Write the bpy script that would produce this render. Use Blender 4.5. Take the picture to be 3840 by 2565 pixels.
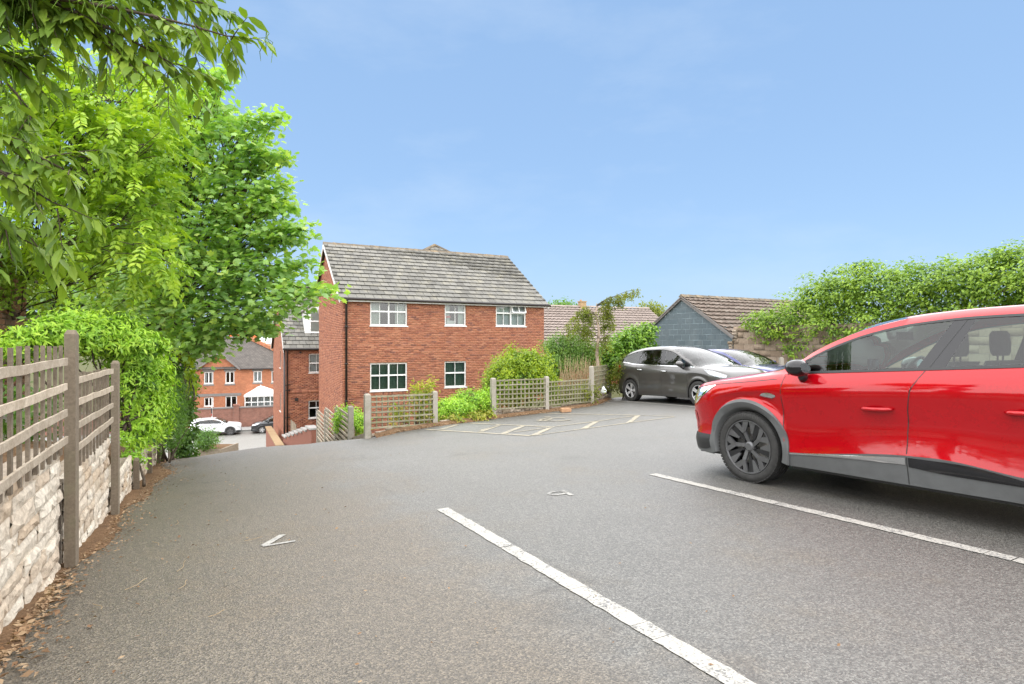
import bpy, bmesh, math, random
import numpy as np
from mathutils import Matrix, Vector
for o in list(bpy.data.objects):
    bpy.data.objects.remove(o)
SC = bpy.context.scene
COL = SC.collection
R = math.radians
random.seed(7)
rng = np.random.default_rng(11)

# ------------------------------------------------------------------ camera, sky, sun, exposure
CZ = 1.30                      # camera height datum
F = 2100.0                     # focal length in pixels of the 3840 px wide photograph
cam_data = bpy.data.cameras.new('camera')
cam_data.sensor_width = 36.0
cam_data.lens = 36.0 * F / 3840.0
cam_data.clip_start = 0.05
cam_data.clip_end = 6000
cam = bpy.data.objects.new('camera', cam_data)
cam.location = (0, 0, CZ)
cam.rotation_euler = (R(90), 0, 0)
COL.objects.link(cam)
SC.camera = cam

SUN_AZ = (-0.10, -0.99)        # horizontal direction towards the sun
SUN_EL = 78.0
world = bpy.data.worlds.new('World')
SC.world = world
world.use_nodes = True
wn = world.node_tree.nodes
wl = world.node_tree.links
bg = wn['Background']
sky = wn.new('ShaderNodeTexSky')
sky.sky_type = 'NISHITA'
sky.sun_disc = False
sky.sun_elevation = R(SUN_EL)
sky.sun_rotation = math.atan2(SUN_AZ[0], SUN_AZ[1])
sky.altitude = 0
sky.air_density = 1.0
sky.dust_density = 1.2
sky.ozone_density = 1.6
hz = wn.new('ShaderNodeMix'); hz.data_type = 'RGBA'      # thin even summer haze over the clear sky
hz.inputs[0].default_value = 0.62
hz.inputs[7].default_value = (1.65, 2.7, 4.25, 1)
wl.new(sky.outputs[0], hz.inputs[6])
tcw = wn.new('ShaderNodeTexCoord'); mpw = wn.new('ShaderNodeMapping'); mpw.inputs['Scale'].default_value = (1.2, 1.2, 3.2)
nzw = wn.new('ShaderNodeTexNoise'); nzw.inputs['Scale'].default_value = 1.7; nzw.inputs['Detail'].default_value = 8; nzw.inputs['Roughness'].default_value = 0.6
wl.new(tcw.outputs['Generated'], mpw.inputs[0]); wl.new(mpw.outputs[0], nzw.inputs[0])
rpw = wn.new('ShaderNodeValToRGB'); rpw.color_ramp.elements[0].position = 0.50; rpw.color_ramp.elements[1].position = 0.86
rpw.color_ramp.elements[0].color = (0, 0, 0, 1); rpw.color_ramp.elements[1].color = (0.3, 0.3, 0.3, 1)
wl.new(nzw.outputs[0], rpw.inputs[0])
clw = wn.new('ShaderNodeMix'); clw.data_type = 'RGBA'; clw.inputs[7].default_value = (4.0, 4.5, 5.0, 1)   # wisps of high cloud
wl.new(rpw.outputs[0], clw.inputs[0]); wl.new(hz.outputs[2], clw.inputs[6])
wl.new(clw.outputs[2], bg.inputs[0])
bg.inputs[1].default_value = 0.10

sd = bpy.data.lights.new('sun', 'SUN')
sd.energy = 4.6
sd.angle = R(170)
sd.color = (1.0, 0.94, 0.85)
sun = bpy.data.objects.new('sun', sd)
az = Vector((SUN_AZ[0], SUN_AZ[1], 0)).normalized()
sdir = az * math.cos(R(SUN_EL)) + Vector((0, 0, math.sin(R(SUN_EL))))
sun.rotation_euler = sdir.to_track_quat('Z', 'Y').to_euler()
sun.location = (0, 0, 60)
COL.objects.link(sun)

SC.view_settings.view_transform = 'Standard'
SC.view_settings.look = 'None'
SC.view_settings.gamma = 1.0
SC.view_settings.use_curve_mapping = False
SC.view_settings.exposure = 1.15
SC.render.engine = 'CYCLES'
cy = SC.cycles
cy.use_denoising = True
cy.max_bounces = 8
cy.diffuse_bounces = 4
cy.glossy_bounces = 4
cy.transmission_bounces = 6
cy.transparent_max_bounces = 16
cy.caustics_reflective = False
cy.caustics_refractive = False
cy.sample_clamp_indirect = 6

# ------------------------------------------------------------------ frames
TH = R(28.7)
SN, CS = math.sin(TH), math.cos(TH)
def P(u, v):                    # car-park frame: u along the bays (away, to the left), v to the right
    return (CS * v - SN * u, SN * v + CS * u)
def UV(x, y):
    return (-SN * x + CS * y, CS * x + SN * y)
def px(x, y, Z):                # a point at depth Z seen at photo pixel x, y
    return Vector(((x - 1920) / F * Z, Z, CZ + (1282.5 - y) / F * Z))
def sstep(a, b, t):
    t = min(1, max(0, (t - a) / (b - a)))
    return t * t * (3 - 2 * t)
def lerp(a, b, t):
    return a + (b - a) * t
def softplus(d, k):
    return d if d > 25 * k else k * math.log1p(math.exp(d / k))
def gz(u, v):                   # height of the tarmac
    plate = 1.226 + 0.042 * u
    wall = 0.925 + 0.105 * u
    w = sstep(1.9, -0.72, v)
    h = lerp(plate, wall, w)
    uc = max(9.75, 12.2 - 1.65 * max(-1.0, v))
    drop = 1 - sstep(2.5, 3.1, v)
    h += 0.17 * softplus(u - uc, 0.4) * drop
    return CZ - min(h, 8.4)
def P3(u, v, dz=0.0):
    x, y = P(u, v)
    return Vector((x, y, gz(u, v) + dz))

# ------------------------------------------------------------------ mesh helpers
class MB:
    def __init__(s):
        s.v = []; s.f = []; s.r = []; s.m = []; s.rr = 0.0
    def add(s, verts, faces, mi=0, rnd=None):
        n = len(s.v)
        s.v.extend([tuple(q) for q in verts])
        s.r.extend([s.rr if rnd is None else rnd] * len(verts))
        for f in faces:
            s.f.append(tuple(n + i for i in f)); s.m.append(mi)
    def box(s, x0, x1, y0, y1, z0, z1, mi=0, rnd=None, M=None):
        v = [(x0, y0, z0), (x1, y0, z0), (x1, y1, z0), (x0, y1, z0), (x0, y0, z1), (x1, y0, z1), (x1, y1, z1), (x0, y1, z1)]
        if M is not None:
            v = [M @ Vector(q) for q in v]
        s.add(v, [(0, 3, 2, 1), (4, 5, 6, 7), (0, 1, 5, 4), (1, 2, 6, 5), (2, 3, 7, 6), (3, 0, 4, 7)], mi, rnd)
    def beam(s, a, b, w, h, mi=0, rnd=None, up=(0, 0, 1)):      # bar from a to b
        a, b = Vector(a), Vector(b)
        d = (b - a).normalized(); up = Vector(up)
        sx = d.cross(up)
        if sx.length < 1e-4: sx = d.cross(Vector((1, 0, 0)))
        sx.normalize(); sy = sx.cross(d)
        q = []
        for p in (a, b):
            for i, j in ((-1, -1), (1, -1), (1, 1), (-1, 1)):
                q.append(p + sx * (w / 2 * i) + sy * (h / 2 * j))
        s.add(q, [(0, 1, 2, 3), (7, 6, 5, 4), (0, 4, 5, 1), (1, 5, 6, 2), (2, 6, 7, 3), (3, 7, 4, 0)], mi, rnd)
    def tube(s, pts, rad, n=8, mi=0, rnd=None, caps=True):
        pts = [Vector(p) for p in pts]
        if not hasattr(rad, '__len__'): rad = [rad] * len(pts)
        ref = None; rings = []
        for i, p in enumerate(pts):
            d = (pts[min(i + 1, len(pts) - 1)] - pts[max(i - 1, 0)])
            d = d.normalized() if d.length > 1e-9 else Vector((0, 0, 1))
            if ref is None:
                ref = d.cross(Vector((0, 0, 1)))
                if ref.length < 0.05: ref = d.cross(Vector((1, 0, 0)))
            ref = (ref - d * ref.dot(d)).normalized()
            b = d.cross(ref)
            rings.append([p + ref * (rad[i] * math.cos(2 * math.pi * k / n)) + b * (rad[i] * math.sin(2 * math.pi * k / n)) for k in range(n)])
        v = [q for rg in rings for q in rg]; f = []
        for i in range(len(pts) - 1):
            for k in range(n):
                a = i * n + k; c = i * n + (k + 1) % n
                f.append((a, c, c + n, a + n))
        if caps:
            f.append(tuple(range(n - 1, -1, -1))); f.append(tuple((len(pts) - 1) * n + k for k in range(n)))
        s.add(v, f, mi, rnd)
    def lathe(s, prof, n=32, axis='y', c=(0, 0, 0), mi=0, rnd=None):     # prof: (offset along axis, radius)
        v = []; f = []
        for (o, r) in prof:
            for k in range(n):
                t = 2 * math.pi * k / n
                a, b = r * math.cos(t), r * math.sin(t)
                q = {'y': (a, o, b), 'x': (o, a, b), 'z': (a, b, o)}[axis]
                v.append((q[0] + c[0], q[1] + c[1], q[2] + c[2]))
        for i in range(len(prof) - 1):
            for k in range(n):
                a = i * n + k; d = i * n + (k + 1) % n
                f.append((a, d, d + n, a + n))
        s.add(v, f, mi, rnd)
    def prism(s, poly, d, mi=0, rnd=None):                       # poly: 3-D outline, d: extrusion vector
        d = Vector(d); n = len(poly)
        v = [Vector(p) for p in poly] + [Vector(p) + d for p in poly]
        f = [tuple(range(n - 1, -1, -1)), tuple(range(n, 2 * n))]
        for i in range(n):
            j = (i + 1) % n
            f.append((i, j, j + n, i + n))
        s.add(v, f, mi, rnd)
    def grid(s, rows, mi=0, rnd=None):
        n = len(rows[0]); v = [q for r in rows for q in r]; f = []
        for i in range(len(rows) - 1):
            for k in range(n - 1):
                a = i * n + k
                f.append((a, a + 1, a + n + 1, a + n))
        s.add(v, f, mi, rnd)
    def mesh(s, name, mats, smooth=False):
        me = bpy.data.meshes.new(name)
        me.from_pydata(s.v, [], s.f)
        for m in (mats if isinstance(mats, (list, tuple)) else [mats]): me.materials.append(m)
        if any(s.m): me.polygons.foreach_set('material_index', s.m)
        if any(s.r):
            at = me.attributes.new('rnd', 'FLOAT', 'POINT'); at.data.foreach_set('value', s.r)
        if smooth: me.polygons.foreach_set('use_smooth', [True] * len(s.f))
        me.update()
        return me
    def build(s, name, mats, parent=None, smooth=False, world=False, autosmooth=None):
        return link(name, s.mesh(name, mats, smooth), parent, world, autosmooth)
WM = {}
def link(name, me, parent=None, world=False, autosmooth=None):
    o = bpy.data.objects.new(name, me)
    COL.objects.link(o)
    if parent is not None:
        o.parent = parent
        if world: o.matrix_parent_inverse = WM[parent.name].inverted()
    if autosmooth is not None:
        me.polygons.foreach_set('use_smooth', [True] * len(me.polygons))
        me.set_sharp_from_angle(angle=R(autosmooth))
    return o
def empty(name, M=None):
    o = bpy.data.objects.new(name, None)
    o.empty_display_size = 0.2
    COL.objects.link(o)
    M = M or Matrix.Identity(4)
    if not isinstance(M, Matrix): M = Matrix.Translation(M)
    o.matrix_world = M
    o.location = M.translation; o.rotation_euler = M.to_euler()
    WM[o.name] = M.copy()
    return o
def tag(o, label, cat, group=None, kind=None):
    o['label'] = label; o['category'] = cat
    if group: o['group'] = group
    if kind: o['kind'] = kind
    return o
def struct(o, kind='structure'):
    o['kind'] = kind
    return o
def thing(name, label, cat, M=None, group=None):
    return tag(empty(name, M), label, cat, group)
def copy_tree(o, parent=None):
    c = o.copy(); COL.objects.link(c)
    if parent is not None: c.parent = parent
    for ch in o.children:
        copy_tree(ch, c)
    return c
def np_mesh(name, V, Fc, mat, parent=None, rnd=None, smooth=False, world=True):
    V = np.asarray(V, dtype=np.float32).reshape(-1, 3); Fc = np.asarray(Fc, dtype=np.int32)
    me = bpy.data.meshes.new(name)
    k = Fc.shape[1]
    me.vertices.add(len(V)); me.vertices.foreach_set('co', V.ravel())
    me.loops.add(Fc.size); me.loops.foreach_set('vertex_index', Fc.ravel())
    me.polygons.add(len(Fc))
    me.polygons.foreach_set('loop_start', np.arange(0, Fc.size, k, dtype=np.int32))
    me.polygons.foreach_set('loop_total', np.full(len(Fc), k, dtype=np.int32))
    if smooth: me.polygons.foreach_set('use_smooth', np.ones(len(Fc), dtype=bool))
    me.materials.append(mat)
    if rnd is not None:
        at = me.attributes.new('rnd', 'FLOAT', 'POINT'); at.data.foreach_set('value', np.asarray(rnd, dtype=np.float32))
    me.update(calc_edges=True); me.validate()
    return link(name, me, parent, world and parent is not None)

def unit_box(bevel=0.0):
    v = [(-.5, -.5, -.5), (.5, -.5, -.5), (.5, .5, -.5), (-.5, .5, -.5), (-.5, -.5, .5), (.5, -.5, .5), (.5, .5, .5), (-.5, .5, .5)]
    return v, [(0, 3, 2, 1), (4, 5, 6, 7), (0, 1, 5, 4), (1, 2, 6, 5), (2, 3, 7, 6), (3, 0, 4, 7)]
def pieces(name, parent, tmpl, mats4, mat, limit=300, group_name=None, big=None, world=False):
    """Alike pieces: the first LIMIT (largest in the picture first) as parts, the rest as one part of kind stuff."""
    v, f = tmpl
    me = bpy.data.meshes.new(name); me.from_pydata(v, [], f); me.materials.append(mat); me.update()
    idx = list(range(len(mats4)))
    if len(idx) > limit and big is not None:
        idx.sort(key=lambda i: -big[i])
    for i in idx[:limit]:
        o = bpy.data.objects.new(name, me); COL.objects.link(o)
        o.parent = parent
        if world: o.matrix_parent_inverse = WM[parent.name].inverted()
        o.matrix_basis = mats4[i]
    rest = idx[limit:]
    if rest:
        va = np.c_[np.array(v), np.ones(len(v))]
        Vs = []; Fs = []; rs = []
        for j, i in enumerate(rest):
            Vs.append((va @ np.array(mats4[i]).T)[:, :3]); rs += [random.random()] * len(v)
        fa = np.array(f)
        Fs = np.concatenate([fa + j * len(v) for j in range(len(rest))])
        o = np_mesh(group_name or name + '_courses', np.concatenate(Vs), Fs, mat, parent, rs, world=world)
        o['kind'] = 'stuff'
def TRS(loc, size, rot=None):
    M = Matrix.Translation(loc)
    if rot is not None: M = M @ rot.to_4x4()
    return M @ Matrix.Diagonal((size[0], size[1], size[2], 1))
def view_size(p):
    return 1.0 / max(0.5, (Vector(p) - cam.location).length)

# ------------------------------------------------------------------ materials
def new_mat(name):
    m = bpy.data.materials.new(name); m.use_nodes = True
    nt = m.node_tree
    return m, nt, nt.nodes['Principled BSDF']
def nd(nt, typ, **kw):
    n = nt.nodes.new(typ)
    for k, v in kw.items():
        if k.startswith('i_'):
            key = k[2:]; key = int(key) if key.isdigit() else key.replace('_', ' ')
            n.inputs[key].default_value = v
        else: setattr(n, k, v)
    return n
def ramp(nt, fac, stops):
    n = nt.nodes.new('ShaderNodeValToRGB')
    el = n.color_ramp.elements
    while len(el) < len(stops): el.new(0.5)
    for e, (p, c) in zip(el, stops):
        e.position = p; e.color = (c[0], c[1], c[2], 1) if hasattr(c, '__len__') else (c, c, c, 1)
    nt.links.new(fac, n.inputs[0])
    return n.outputs[0]
def mixc(nt, fac, a, b, mode='MIX'):
    n = nt.nodes.new('ShaderNodeMix'); n.data_type = 'RGBA'; n.blend_type = mode
    for s, val in ((0, fac), (6, a), (7, b)):
        if hasattr(val, 'links'): nt.links.new(val, n.inputs[s])
        elif hasattr(val, '__len__'): n.inputs[s].default_value = (val[0], val[1], val[2], 1)
        else: n.inputs[s].default_value = val
    return n.outputs[2]
def math_n(nt, op, a, b=0.0):
    n = nt.nodes.new('ShaderNodeMath'); n.operation = op
    for s, val in ((0, a), (1, b)):
        if hasattr(val, 'links'): nt.links.new(val, n.inputs[s])
        else: n.inputs[s].default_value = val
    return n.outputs[0]
def noise(nt, scale, detail=3, rough=0.55, coord='Object', w=None, vec=None, stretch=None):
    n = nt.nodes.new('ShaderNodeTexNoise')
    n.inputs['Scale'].default_value = scale; n.inputs['Detail'].default_value = detail; n.inputs['Roughness'].default_value = rough
    if vec is None: vec = geo_vec(nt, coord)
    if stretch:
        mp = nt.nodes.new('ShaderNodeMapping'); mp.inputs['Scale'].default_value = stretch
        nt.links.new(vec, mp.inputs[0]); vec = mp.outputs[0]
    nt.links.new(vec, n.inputs[0])
    return n.outputs[0]
def geo_vec(nt, coord='World'):
    if coord == 'World':
        return nt.nodes.new('ShaderNodeNewGeometry').outputs['Position']
    return nt.nodes.new('ShaderNodeTexCoord').outputs[coord]
def rnd_val(nt):                # a value of its own for every piece, whether an object or an island of a joined part
    a = nt.nodes.new('ShaderNodeAttribute'); a.attribute_name = 'rnd'
    oi = nt.nodes.new('ShaderNodeObjectInfo')
    return math_n(nt, 'FRACT', math_n(nt, 'ADD', a.outputs['Fac'], oi.outputs['Random']))
def bump(nt, b, h, strength=0.3, dist=0.01):
    n = nt.nodes.new('ShaderNodeBump'); n.inputs['Strength'].default_value = strength; n.inputs['Distance'].default_value = dist
    nt.links.new(h, n.inputs['Height']); nt.links.new(n.outputs[0], b.inputs['Normal'])
def plain(name, col, rough=0.6, metal=0.0, var=0.12, scale=6, spec=0.5, bmp=0.0):
    m, nt, b = new_mat(name)
    n = noise(nt, scale, 4, coord='World')
    dark = tuple(c * (1 - var) for c in col); light = tuple(min(1, c * (1 + var)) for c in col)
    nt.links.new(ramp(nt, n, [(0.3, dark), (0.7, light)]), b.inputs['Base Color'])
    b.inputs['Roughness'].default_value = rough; b.inputs['Metallic'].default_value = metal
    b.inputs['Specular IOR Level'].default_value = spec
    if bmp: bump(nt, b, noise(nt, scale * 8, 4, coord='World'), bmp, 0.005)
    return m
MT = {}
def piece_mat(name, cols, rough=0.85, grain=30, gvar=0.25, bmp=0.35, bd=0.004, stain=None, spec=0.3, patch=2.0):
    """A material for pieces: COLS is a ramp over each piece's own value, with grain and patchy wear on it."""
    m, nt, b = new_mat(name)
    r = rnd_val(nt)
    k = len(cols)
    c = ramp(nt, r, [(i / max(1, k - 1), col) for i, col in enumerate(cols)])
    g = noise(nt, grain, 5, 0.65, coord='World')
    c = mixc(nt, 1.0, c, ramp(nt, g, [(0.25, 1 - gvar), (0.75, 1 + gvar * 0.6)]), 'MULTIPLY')
    if stain:
        s = noise(nt, patch, 4, 0.6, coord='World')
        c = mixc(nt, ramp(nt, s, [(0.5, 0), (0.72, stain[1])]), c, stain[0])
    nt.links.new(c, b.inputs['Base Color'])
    b.inputs['Roughness'].default_value = rough
    b.inputs['Specular IOR Level'].default_value = spec
    if bmp: bump(nt, b, g, bmp, bd)
    MT[name] = m
    return m

def asphalt_mat(name, lo, hi, worn=True):
    m, nt, b = new_mat(name)
    pos = geo_vec(nt, 'World')
    vo = nd(nt, 'ShaderNodeTexVoronoi', feature='F1'); vo.inputs['Scale'].default_value = 135
    nt.links.new(pos, vo.inputs[0])
    sep = nd(nt, 'ShaderNodeSeparateColor'); nt.links.new(vo.outputs['Color'], sep.inputs[0])
    spk = ramp(nt, sep.outputs[0], [(0.0, lo * 0.6), (0.35, lo * 1.05), (0.8, hi * 0.95), (1.0, hi * 1.4)])
    fine = noise(nt, 260, 3, 0.7, vec=pos)
    spk = mixc(nt, 1.0, spk, ramp(nt, fine, [(0.3, 0.74), (0.7, 1.24)]), 'MULTIPLY')
    big = noise(nt, 0.55, 5, 0.6, vec=pos)
    c = mixc(nt, 1.0, spk, ramp(nt, big, [(0.3, (0.97, 0.93, 0.83)), (0.7, (1.16, 1.12, 1.01))]), 'MULTIPLY')
    if worn:
        br = noise(nt, 0.9, 5, 0.7, vec=pos)
        c = mixc(nt, ramp(nt, br, [(0.52, 0), (0.68, 0.55)]), c, mixc(nt, 1.0, c, (1.06, 0.93, 0.74), 'MULTIPLY'))
        ms = noise(nt, 3.2, 6, 0.75, vec=pos)
        c = mixc(nt, ramp(nt, ms, [(0.62, 0), (0.74, 0.5)]), c, mixc(nt, 1.0, c, (0.62, 0.58, 0.45), 'MULTIPLY'))
        ov = nd(nt, 'ShaderNodeTexVoronoi', feature='F1'); ov.inputs['Scale'].default_value = 0.8; ov.inputs['Randomness'].default_value = 1.0
        wob = nd(nt, 'ShaderNodeVectorMath', operation='ADD'); nv = nd(nt, 'ShaderNodeTexNoise'); nv.inputs['Scale'].default_value = 3.0; nv.inputs['Detail'].default_value = 6
        sc_v = nd(nt, 'ShaderNodeVectorMath', operation='SCALE'); sc_v.inputs['Scale'].default_value = 0.35
        nt.links.new(pos, nv.inputs[0]); nt.links.new(nv.outputs['Color'], sc_v.inputs[0]); nt.links.new(pos, wob.inputs[0]); nt.links.new(sc_v.outputs[0], wob.inputs[1])
        nt.links.new(wob.outputs[0], ov.inputs[0])
        c = mixc(nt, ramp(nt, ov.outputs['Distance'], [(0.05, 0.5), (0.17, 0.0)]), c, mixc(nt, 1.0, c, (0.60, 0.58, 0.55), 'MULTIPLY'))
        cv = nd(nt, 'ShaderNodeTexVoronoi', feature='DISTANCE_TO_EDGE'); cv.inputs['Scale'].default_value = 0.22
        nt.links.new(wob.outputs[0], cv.inputs[0])
        ck = math_n(nt, 'MULTIPLY', ramp(nt, cv.outputs['Distance'], [(0.0015, 0.75), (0.0045, 0.0)]), ramp(nt, noise(nt, 0.5, 3, 0.5, vec=pos), [(0.5, 0), (0.6, 1)]))
        c = mixc(nt, ck, c, (0.035, 0.033, 0.03))
        # leaf dirt and moss spread from the wall, tree shade painted into the tint
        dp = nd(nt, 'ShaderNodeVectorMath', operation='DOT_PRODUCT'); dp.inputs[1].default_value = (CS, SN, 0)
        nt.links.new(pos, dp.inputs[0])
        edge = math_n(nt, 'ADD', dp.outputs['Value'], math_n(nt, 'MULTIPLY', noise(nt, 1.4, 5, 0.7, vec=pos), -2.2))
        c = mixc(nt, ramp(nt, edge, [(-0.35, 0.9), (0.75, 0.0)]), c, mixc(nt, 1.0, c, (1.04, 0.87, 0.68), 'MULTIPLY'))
    nt.links.new(c, b.inputs['Base Color'])
    b.inputs['Roughness'].default_value = 0.5
    b.inputs['Specular IOR Level'].default_value = 0.85
    bump(nt, b, vo.outputs['Distance'], 0.6, 0.006)
    return m
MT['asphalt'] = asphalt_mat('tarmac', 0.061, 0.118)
MT['road'] = asphalt_mat('road_tarmac', 0.15, 0.22, False)

def paint_mat(name, col, wear_lo, wear_hi, base=0.16):
    m, nt, b = new_mat(name)
    pos = geo_vec(nt, 'World')
    vo = nd(nt, 'ShaderNodeTexVoronoi', feature='F1'); vo.inputs['Scale'].default_value = 105
    nt.links.new(pos, vo.inputs[0])
    sep = nd(nt, 'ShaderNodeSeparateColor'); nt.links.new(vo.outputs['Color'], sep.inputs[0])
    n = noise(nt, 5, 6, 0.75, vec=pos)
    t = math_n(nt, 'ADD', math_n(nt, 'MULTIPLY', n, 0.75), math_n(nt, 'MULTIPLY', sep.outputs[1], 0.35))
    base_c = ramp(nt, sep.outputs[0], [(0, base * 0.6), (1, base * 1.5)])
    pc = mixc(nt, ramp(nt, noise(nt, 40, 4, vec=pos), [(0.3, 0.0), (0.75, 0.35)]), col, tuple(c * 0.75 for c in col))
    c = mixc(nt, ramp(nt, t, [(wear_lo, 0), (wear_hi, 1)]), pc, base_c)
    nt.links.new(c, b.inputs['Base Color'])
    b.inputs['Roughness'].default_value = 0.7
    bump(nt, b, vo.outputs['Distance'], 0.4, 0.004)
    return m
MT['white_line'] = paint_mat('white_line_paint', (0.38, 0.365, 0.33), 0.54, 0.78, 0.11)
MT['white_num'] = paint_mat('white_number_paint', (0.36, 0.35, 0.32), 0.46, 0.78, 0.11)
MT['yellow_line'] = paint_mat('yellow_line_paint', (0.38, 0.33, 0.225), 0.40, 0.76, 0.12)

def wood_mat(name, c0, c1, green=0.0):
    m, nt, b = new_mat(name)
    pos = geo_vec(nt, 'Object')
    r = rnd_val(nt)
    n = noise(nt, 14, 6, 0.7, vec=geo_vec(nt, 'World'), stretch=(1, 1, 1))
    n2 = noise(nt, 90, 4, 0.6, vec=geo_vec(nt, 'World'))
    c = ramp(nt, n, [(0.25, c0), (0.7, c1)])
    c = mixc(nt, 1.0, c, ramp(nt, r, [(0, 0.82), (1, 1.12)]), 'MULTIPLY')
    c = mixc(nt, 1.0, c, ramp(nt, n2, [(0.3, 0.8), (0.7, 1.12)]), 'MULTIPLY')
    if green:
        c = mixc(nt, ramp(nt, noise(nt, 4, 4, vec=geo_vec(nt, 'World')), [(0.45, 0), (0.7, green)]), c, (0.16, 0.19, 0.07))
    nt.links.new(c, b.inputs['Base Color'])
    b.inputs['Roughness'].default_value = 0.88; b.inputs['Specular IOR Level'].default_value = 0.2
    bump(nt, b, n2, 0.5, 0.004)
    return m
MT['wood_pale'] = wood_mat('weathered_grey_wood', (0.27, 0.215, 0.155), (0.50, 0.43, 0.34))
MT['wood_dark'] = wood_mat('weathered_brown_wood', (0.10, 0.078, 0.055), (0.22, 0.18, 0.135))
MT['wood_green'] = wood_mat('mossy_wood', (0.20, 0.18, 0.12), (0.36, 0.33, 0.24), 0.55)
MT['post'] = piece_mat('concrete_post', [(0.15, 0.118, 0.083), (0.21, 0.17, 0.125)], grain=60, gvar=0.35, stain=((0.17, 0.16, 0.10), 0.6), patch=5)
MT['post_pale'] = piece_mat('concrete_post_pale', [(0.32, 0.29, 0.24), (0.40, 0.365, 0.31)], grain=60, gvar=0.25, stain=((0.2, 0.2, 0.13), 0.5), patch=5)
MT['stone'] = piece_mat('rock_faced_stone', [(0.40, 0.31, 0.22), (0.53, 0.46, 0.37), (0.60, 0.545, 0.455), (0.55, 0.48, 0.39), (0.45, 0.35, 0.25)], grain=22, gvar=0.45, bmp=0.8, bd=0.015, stain=((0.36, 0.27, 0.18), 0.6), patch=3)
MT['stone_low'] = piece_mat('edging_stone', [(0.26, 0.20, 0.14), (0.42, 0.35, 0.28), (0.33, 0.27, 0.21)], grain=22, gvar=0.4, bmp=0.8, bd=0.02, stain=((0.16, 0.13, 0.08), 0.7), patch=5)
MT['brick'] = piece_mat('red_brick', [(0.255, 0.092, 0.058), (0.36, 0.138, 0.08), (0.42, 0.175, 0.097), (0.33, 0.118, 0.067), (0.46, 0.205, 0.12), (0.37, 0.145, 0.085), (0.21, 0.09, 0.068)], grain=28, gvar=0.28, bmp=0.3, bd=0.004, stain=((0.30, 0.13, 0.09), 0.4), patch=1.2)
MT['mortar'] = plain('mortar', (0.36, 0.215, 0.145), 0.95, scale=12)
MT['mortar_grey'] = plain('grey_mortar', (0.36, 0.33, 0.29), 0.95, scale=12)
MT['slate'] = piece_mat('grey_roof_tile', [(0.125, 0.12, 0.107), (0.16, 0.155, 0.14), (0.195, 0.188, 0.168), (0.145, 0.14, 0.125)], grain=24, gvar=0.3, bmp=0.4, bd=0.004, stain=((0.27, 0.25, 0.19), 0.6), patch=2.2)
MT['ridge'] = piece_mat('ridge_tile', [(0.12, 0.10, 0.075), (0.17, 0.14, 0.105)], grain=24, gvar=0.35, stain=((0.34, 0.24, 0.13), 0.7), patch=3.5)
MT['brown_tile'] = piece_mat('brown_pantile', [(0.115, 0.085, 0.068), (0.15, 0.115, 0.09), (0.18, 0.14, 0.115)], grain=26, gvar=0.35, bmp=0.4, stain=((0.30, 0.27, 0.23), 0.6), patch=6)
MT['pink_tile'] = piece_mat('pale_pantile', [(0.25, 0.205, 0.18), (0.31, 0.255, 0.225), (0.28, 0.23, 0.20)], grain=20, gvar=0.2, bmp=0.3)
MT['block_blue'] = piece_mat('painted_block', [(0.086, 0.115, 0.13), (0.105, 0.135, 0.15), (0.095, 0.128, 0.145)], grain=14, gvar=0.22, rough=0.75, bmp=0.5, bd=0.006, stain=((0.14, 0.165, 0.175), 0.5), patch=2.5)
MT['block_joint'] = plain('painted_joint', (0.22, 0.27, 0.29), 0.8, scale=3, var=0.6)
MT['block_tan'] = piece_mat('tan_block', [(0.235, 0.175, 0.125), (0.30, 0.23, 0.17), (0.33, 0.26, 0.20)], grain=24, gvar=0.25, bmp=0.6, bd=0.006, stain=((0.2, 0.15, 0.11), 0.5))
MT['old_brick'] = piece_mat('old_brick', [(0.22, 0.105, 0.065), (0.33, 0.16, 0.10), (0.28, 0.15, 0.10), (0.14, 0.10, 0.075)], grain=26, gvar=0.4, bmp=0.6, bd=0.006, stain=((0.10, 0.09, 0.06), 0.7))
MT['garden_brick'] = piece_mat('garden_wall_brick', [(0.24, 0.10, 0.07), (0.32, 0.14, 0.095), (0.20, 0.09, 0.07)], grain=24, gvar=0.3, bmp=0.4)
MT['coping'] = piece_mat('coping_brick', [(0.34, 0.23, 0.12), (0.42, 0.30, 0.17), (0.38, 0.26, 0.14)], grain=24, gvar=0.3)
MT['slab'] = piece_mat('grey_slab', [(0.30, 0.29, 0.27), (0.38, 0.37, 0.35)], grain=24, gvar=0.2)
MT['upvc'] = plain('white_window_plastic', (0.78, 0.78, 0.76), 0.35, var=0.03)
MT['white_pl'] = plain('white_board', (0.66, 0.65, 0.62), 0.5, var=0.08)
MT['dark_pl'] = plain('dark_pipe_plastic', (0.028, 0.022, 0.02), 0.4, var=0.2)
MT['curtain'] = plain('net_curtain', (0.42, 0.46, 0.42), 0.9, var=0.2, scale=20)
MT['curtain_w'] = plain('white_curtain', (0.6, 0.62, 0.66), 0.9, var=0.1, scale=20)
MT['blind_g'] = plain('green_blind', (0.10, 0.17, 0.13), 0.8, var=0.3, scale=14)
MT['room'] = plain('room_dark', (0.05, 0.048, 0.045), 0.9)
MT['rough_wall'] = plain('inner_wall', (0.3, 0.2, 0.15), 0.95)
MT['grey_trim'] = plain('grey_lintel_brick', (0.20, 0.185, 0.175), 0.85, scale=10)
MT['metal_black'] = plain('black_iron', (0.02, 0.02, 0.022), 0.45, var=0.2)
MT['dry'] = piece_mat('dry_reed', [(0.30, 0.22, 0.12), (0.42, 0.33, 0.19), (0.36, 0.25, 0.14)], grain=30, bmp=0)
MT['terracotta'] = plain('terracotta', (0.42, 0.24, 0.13), 0.85, scale=8)
MT['orange'] = plain('orange_sheet', (0.75, 0.17, 0.04), 0.7, var=0.2, scale=1)
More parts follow.
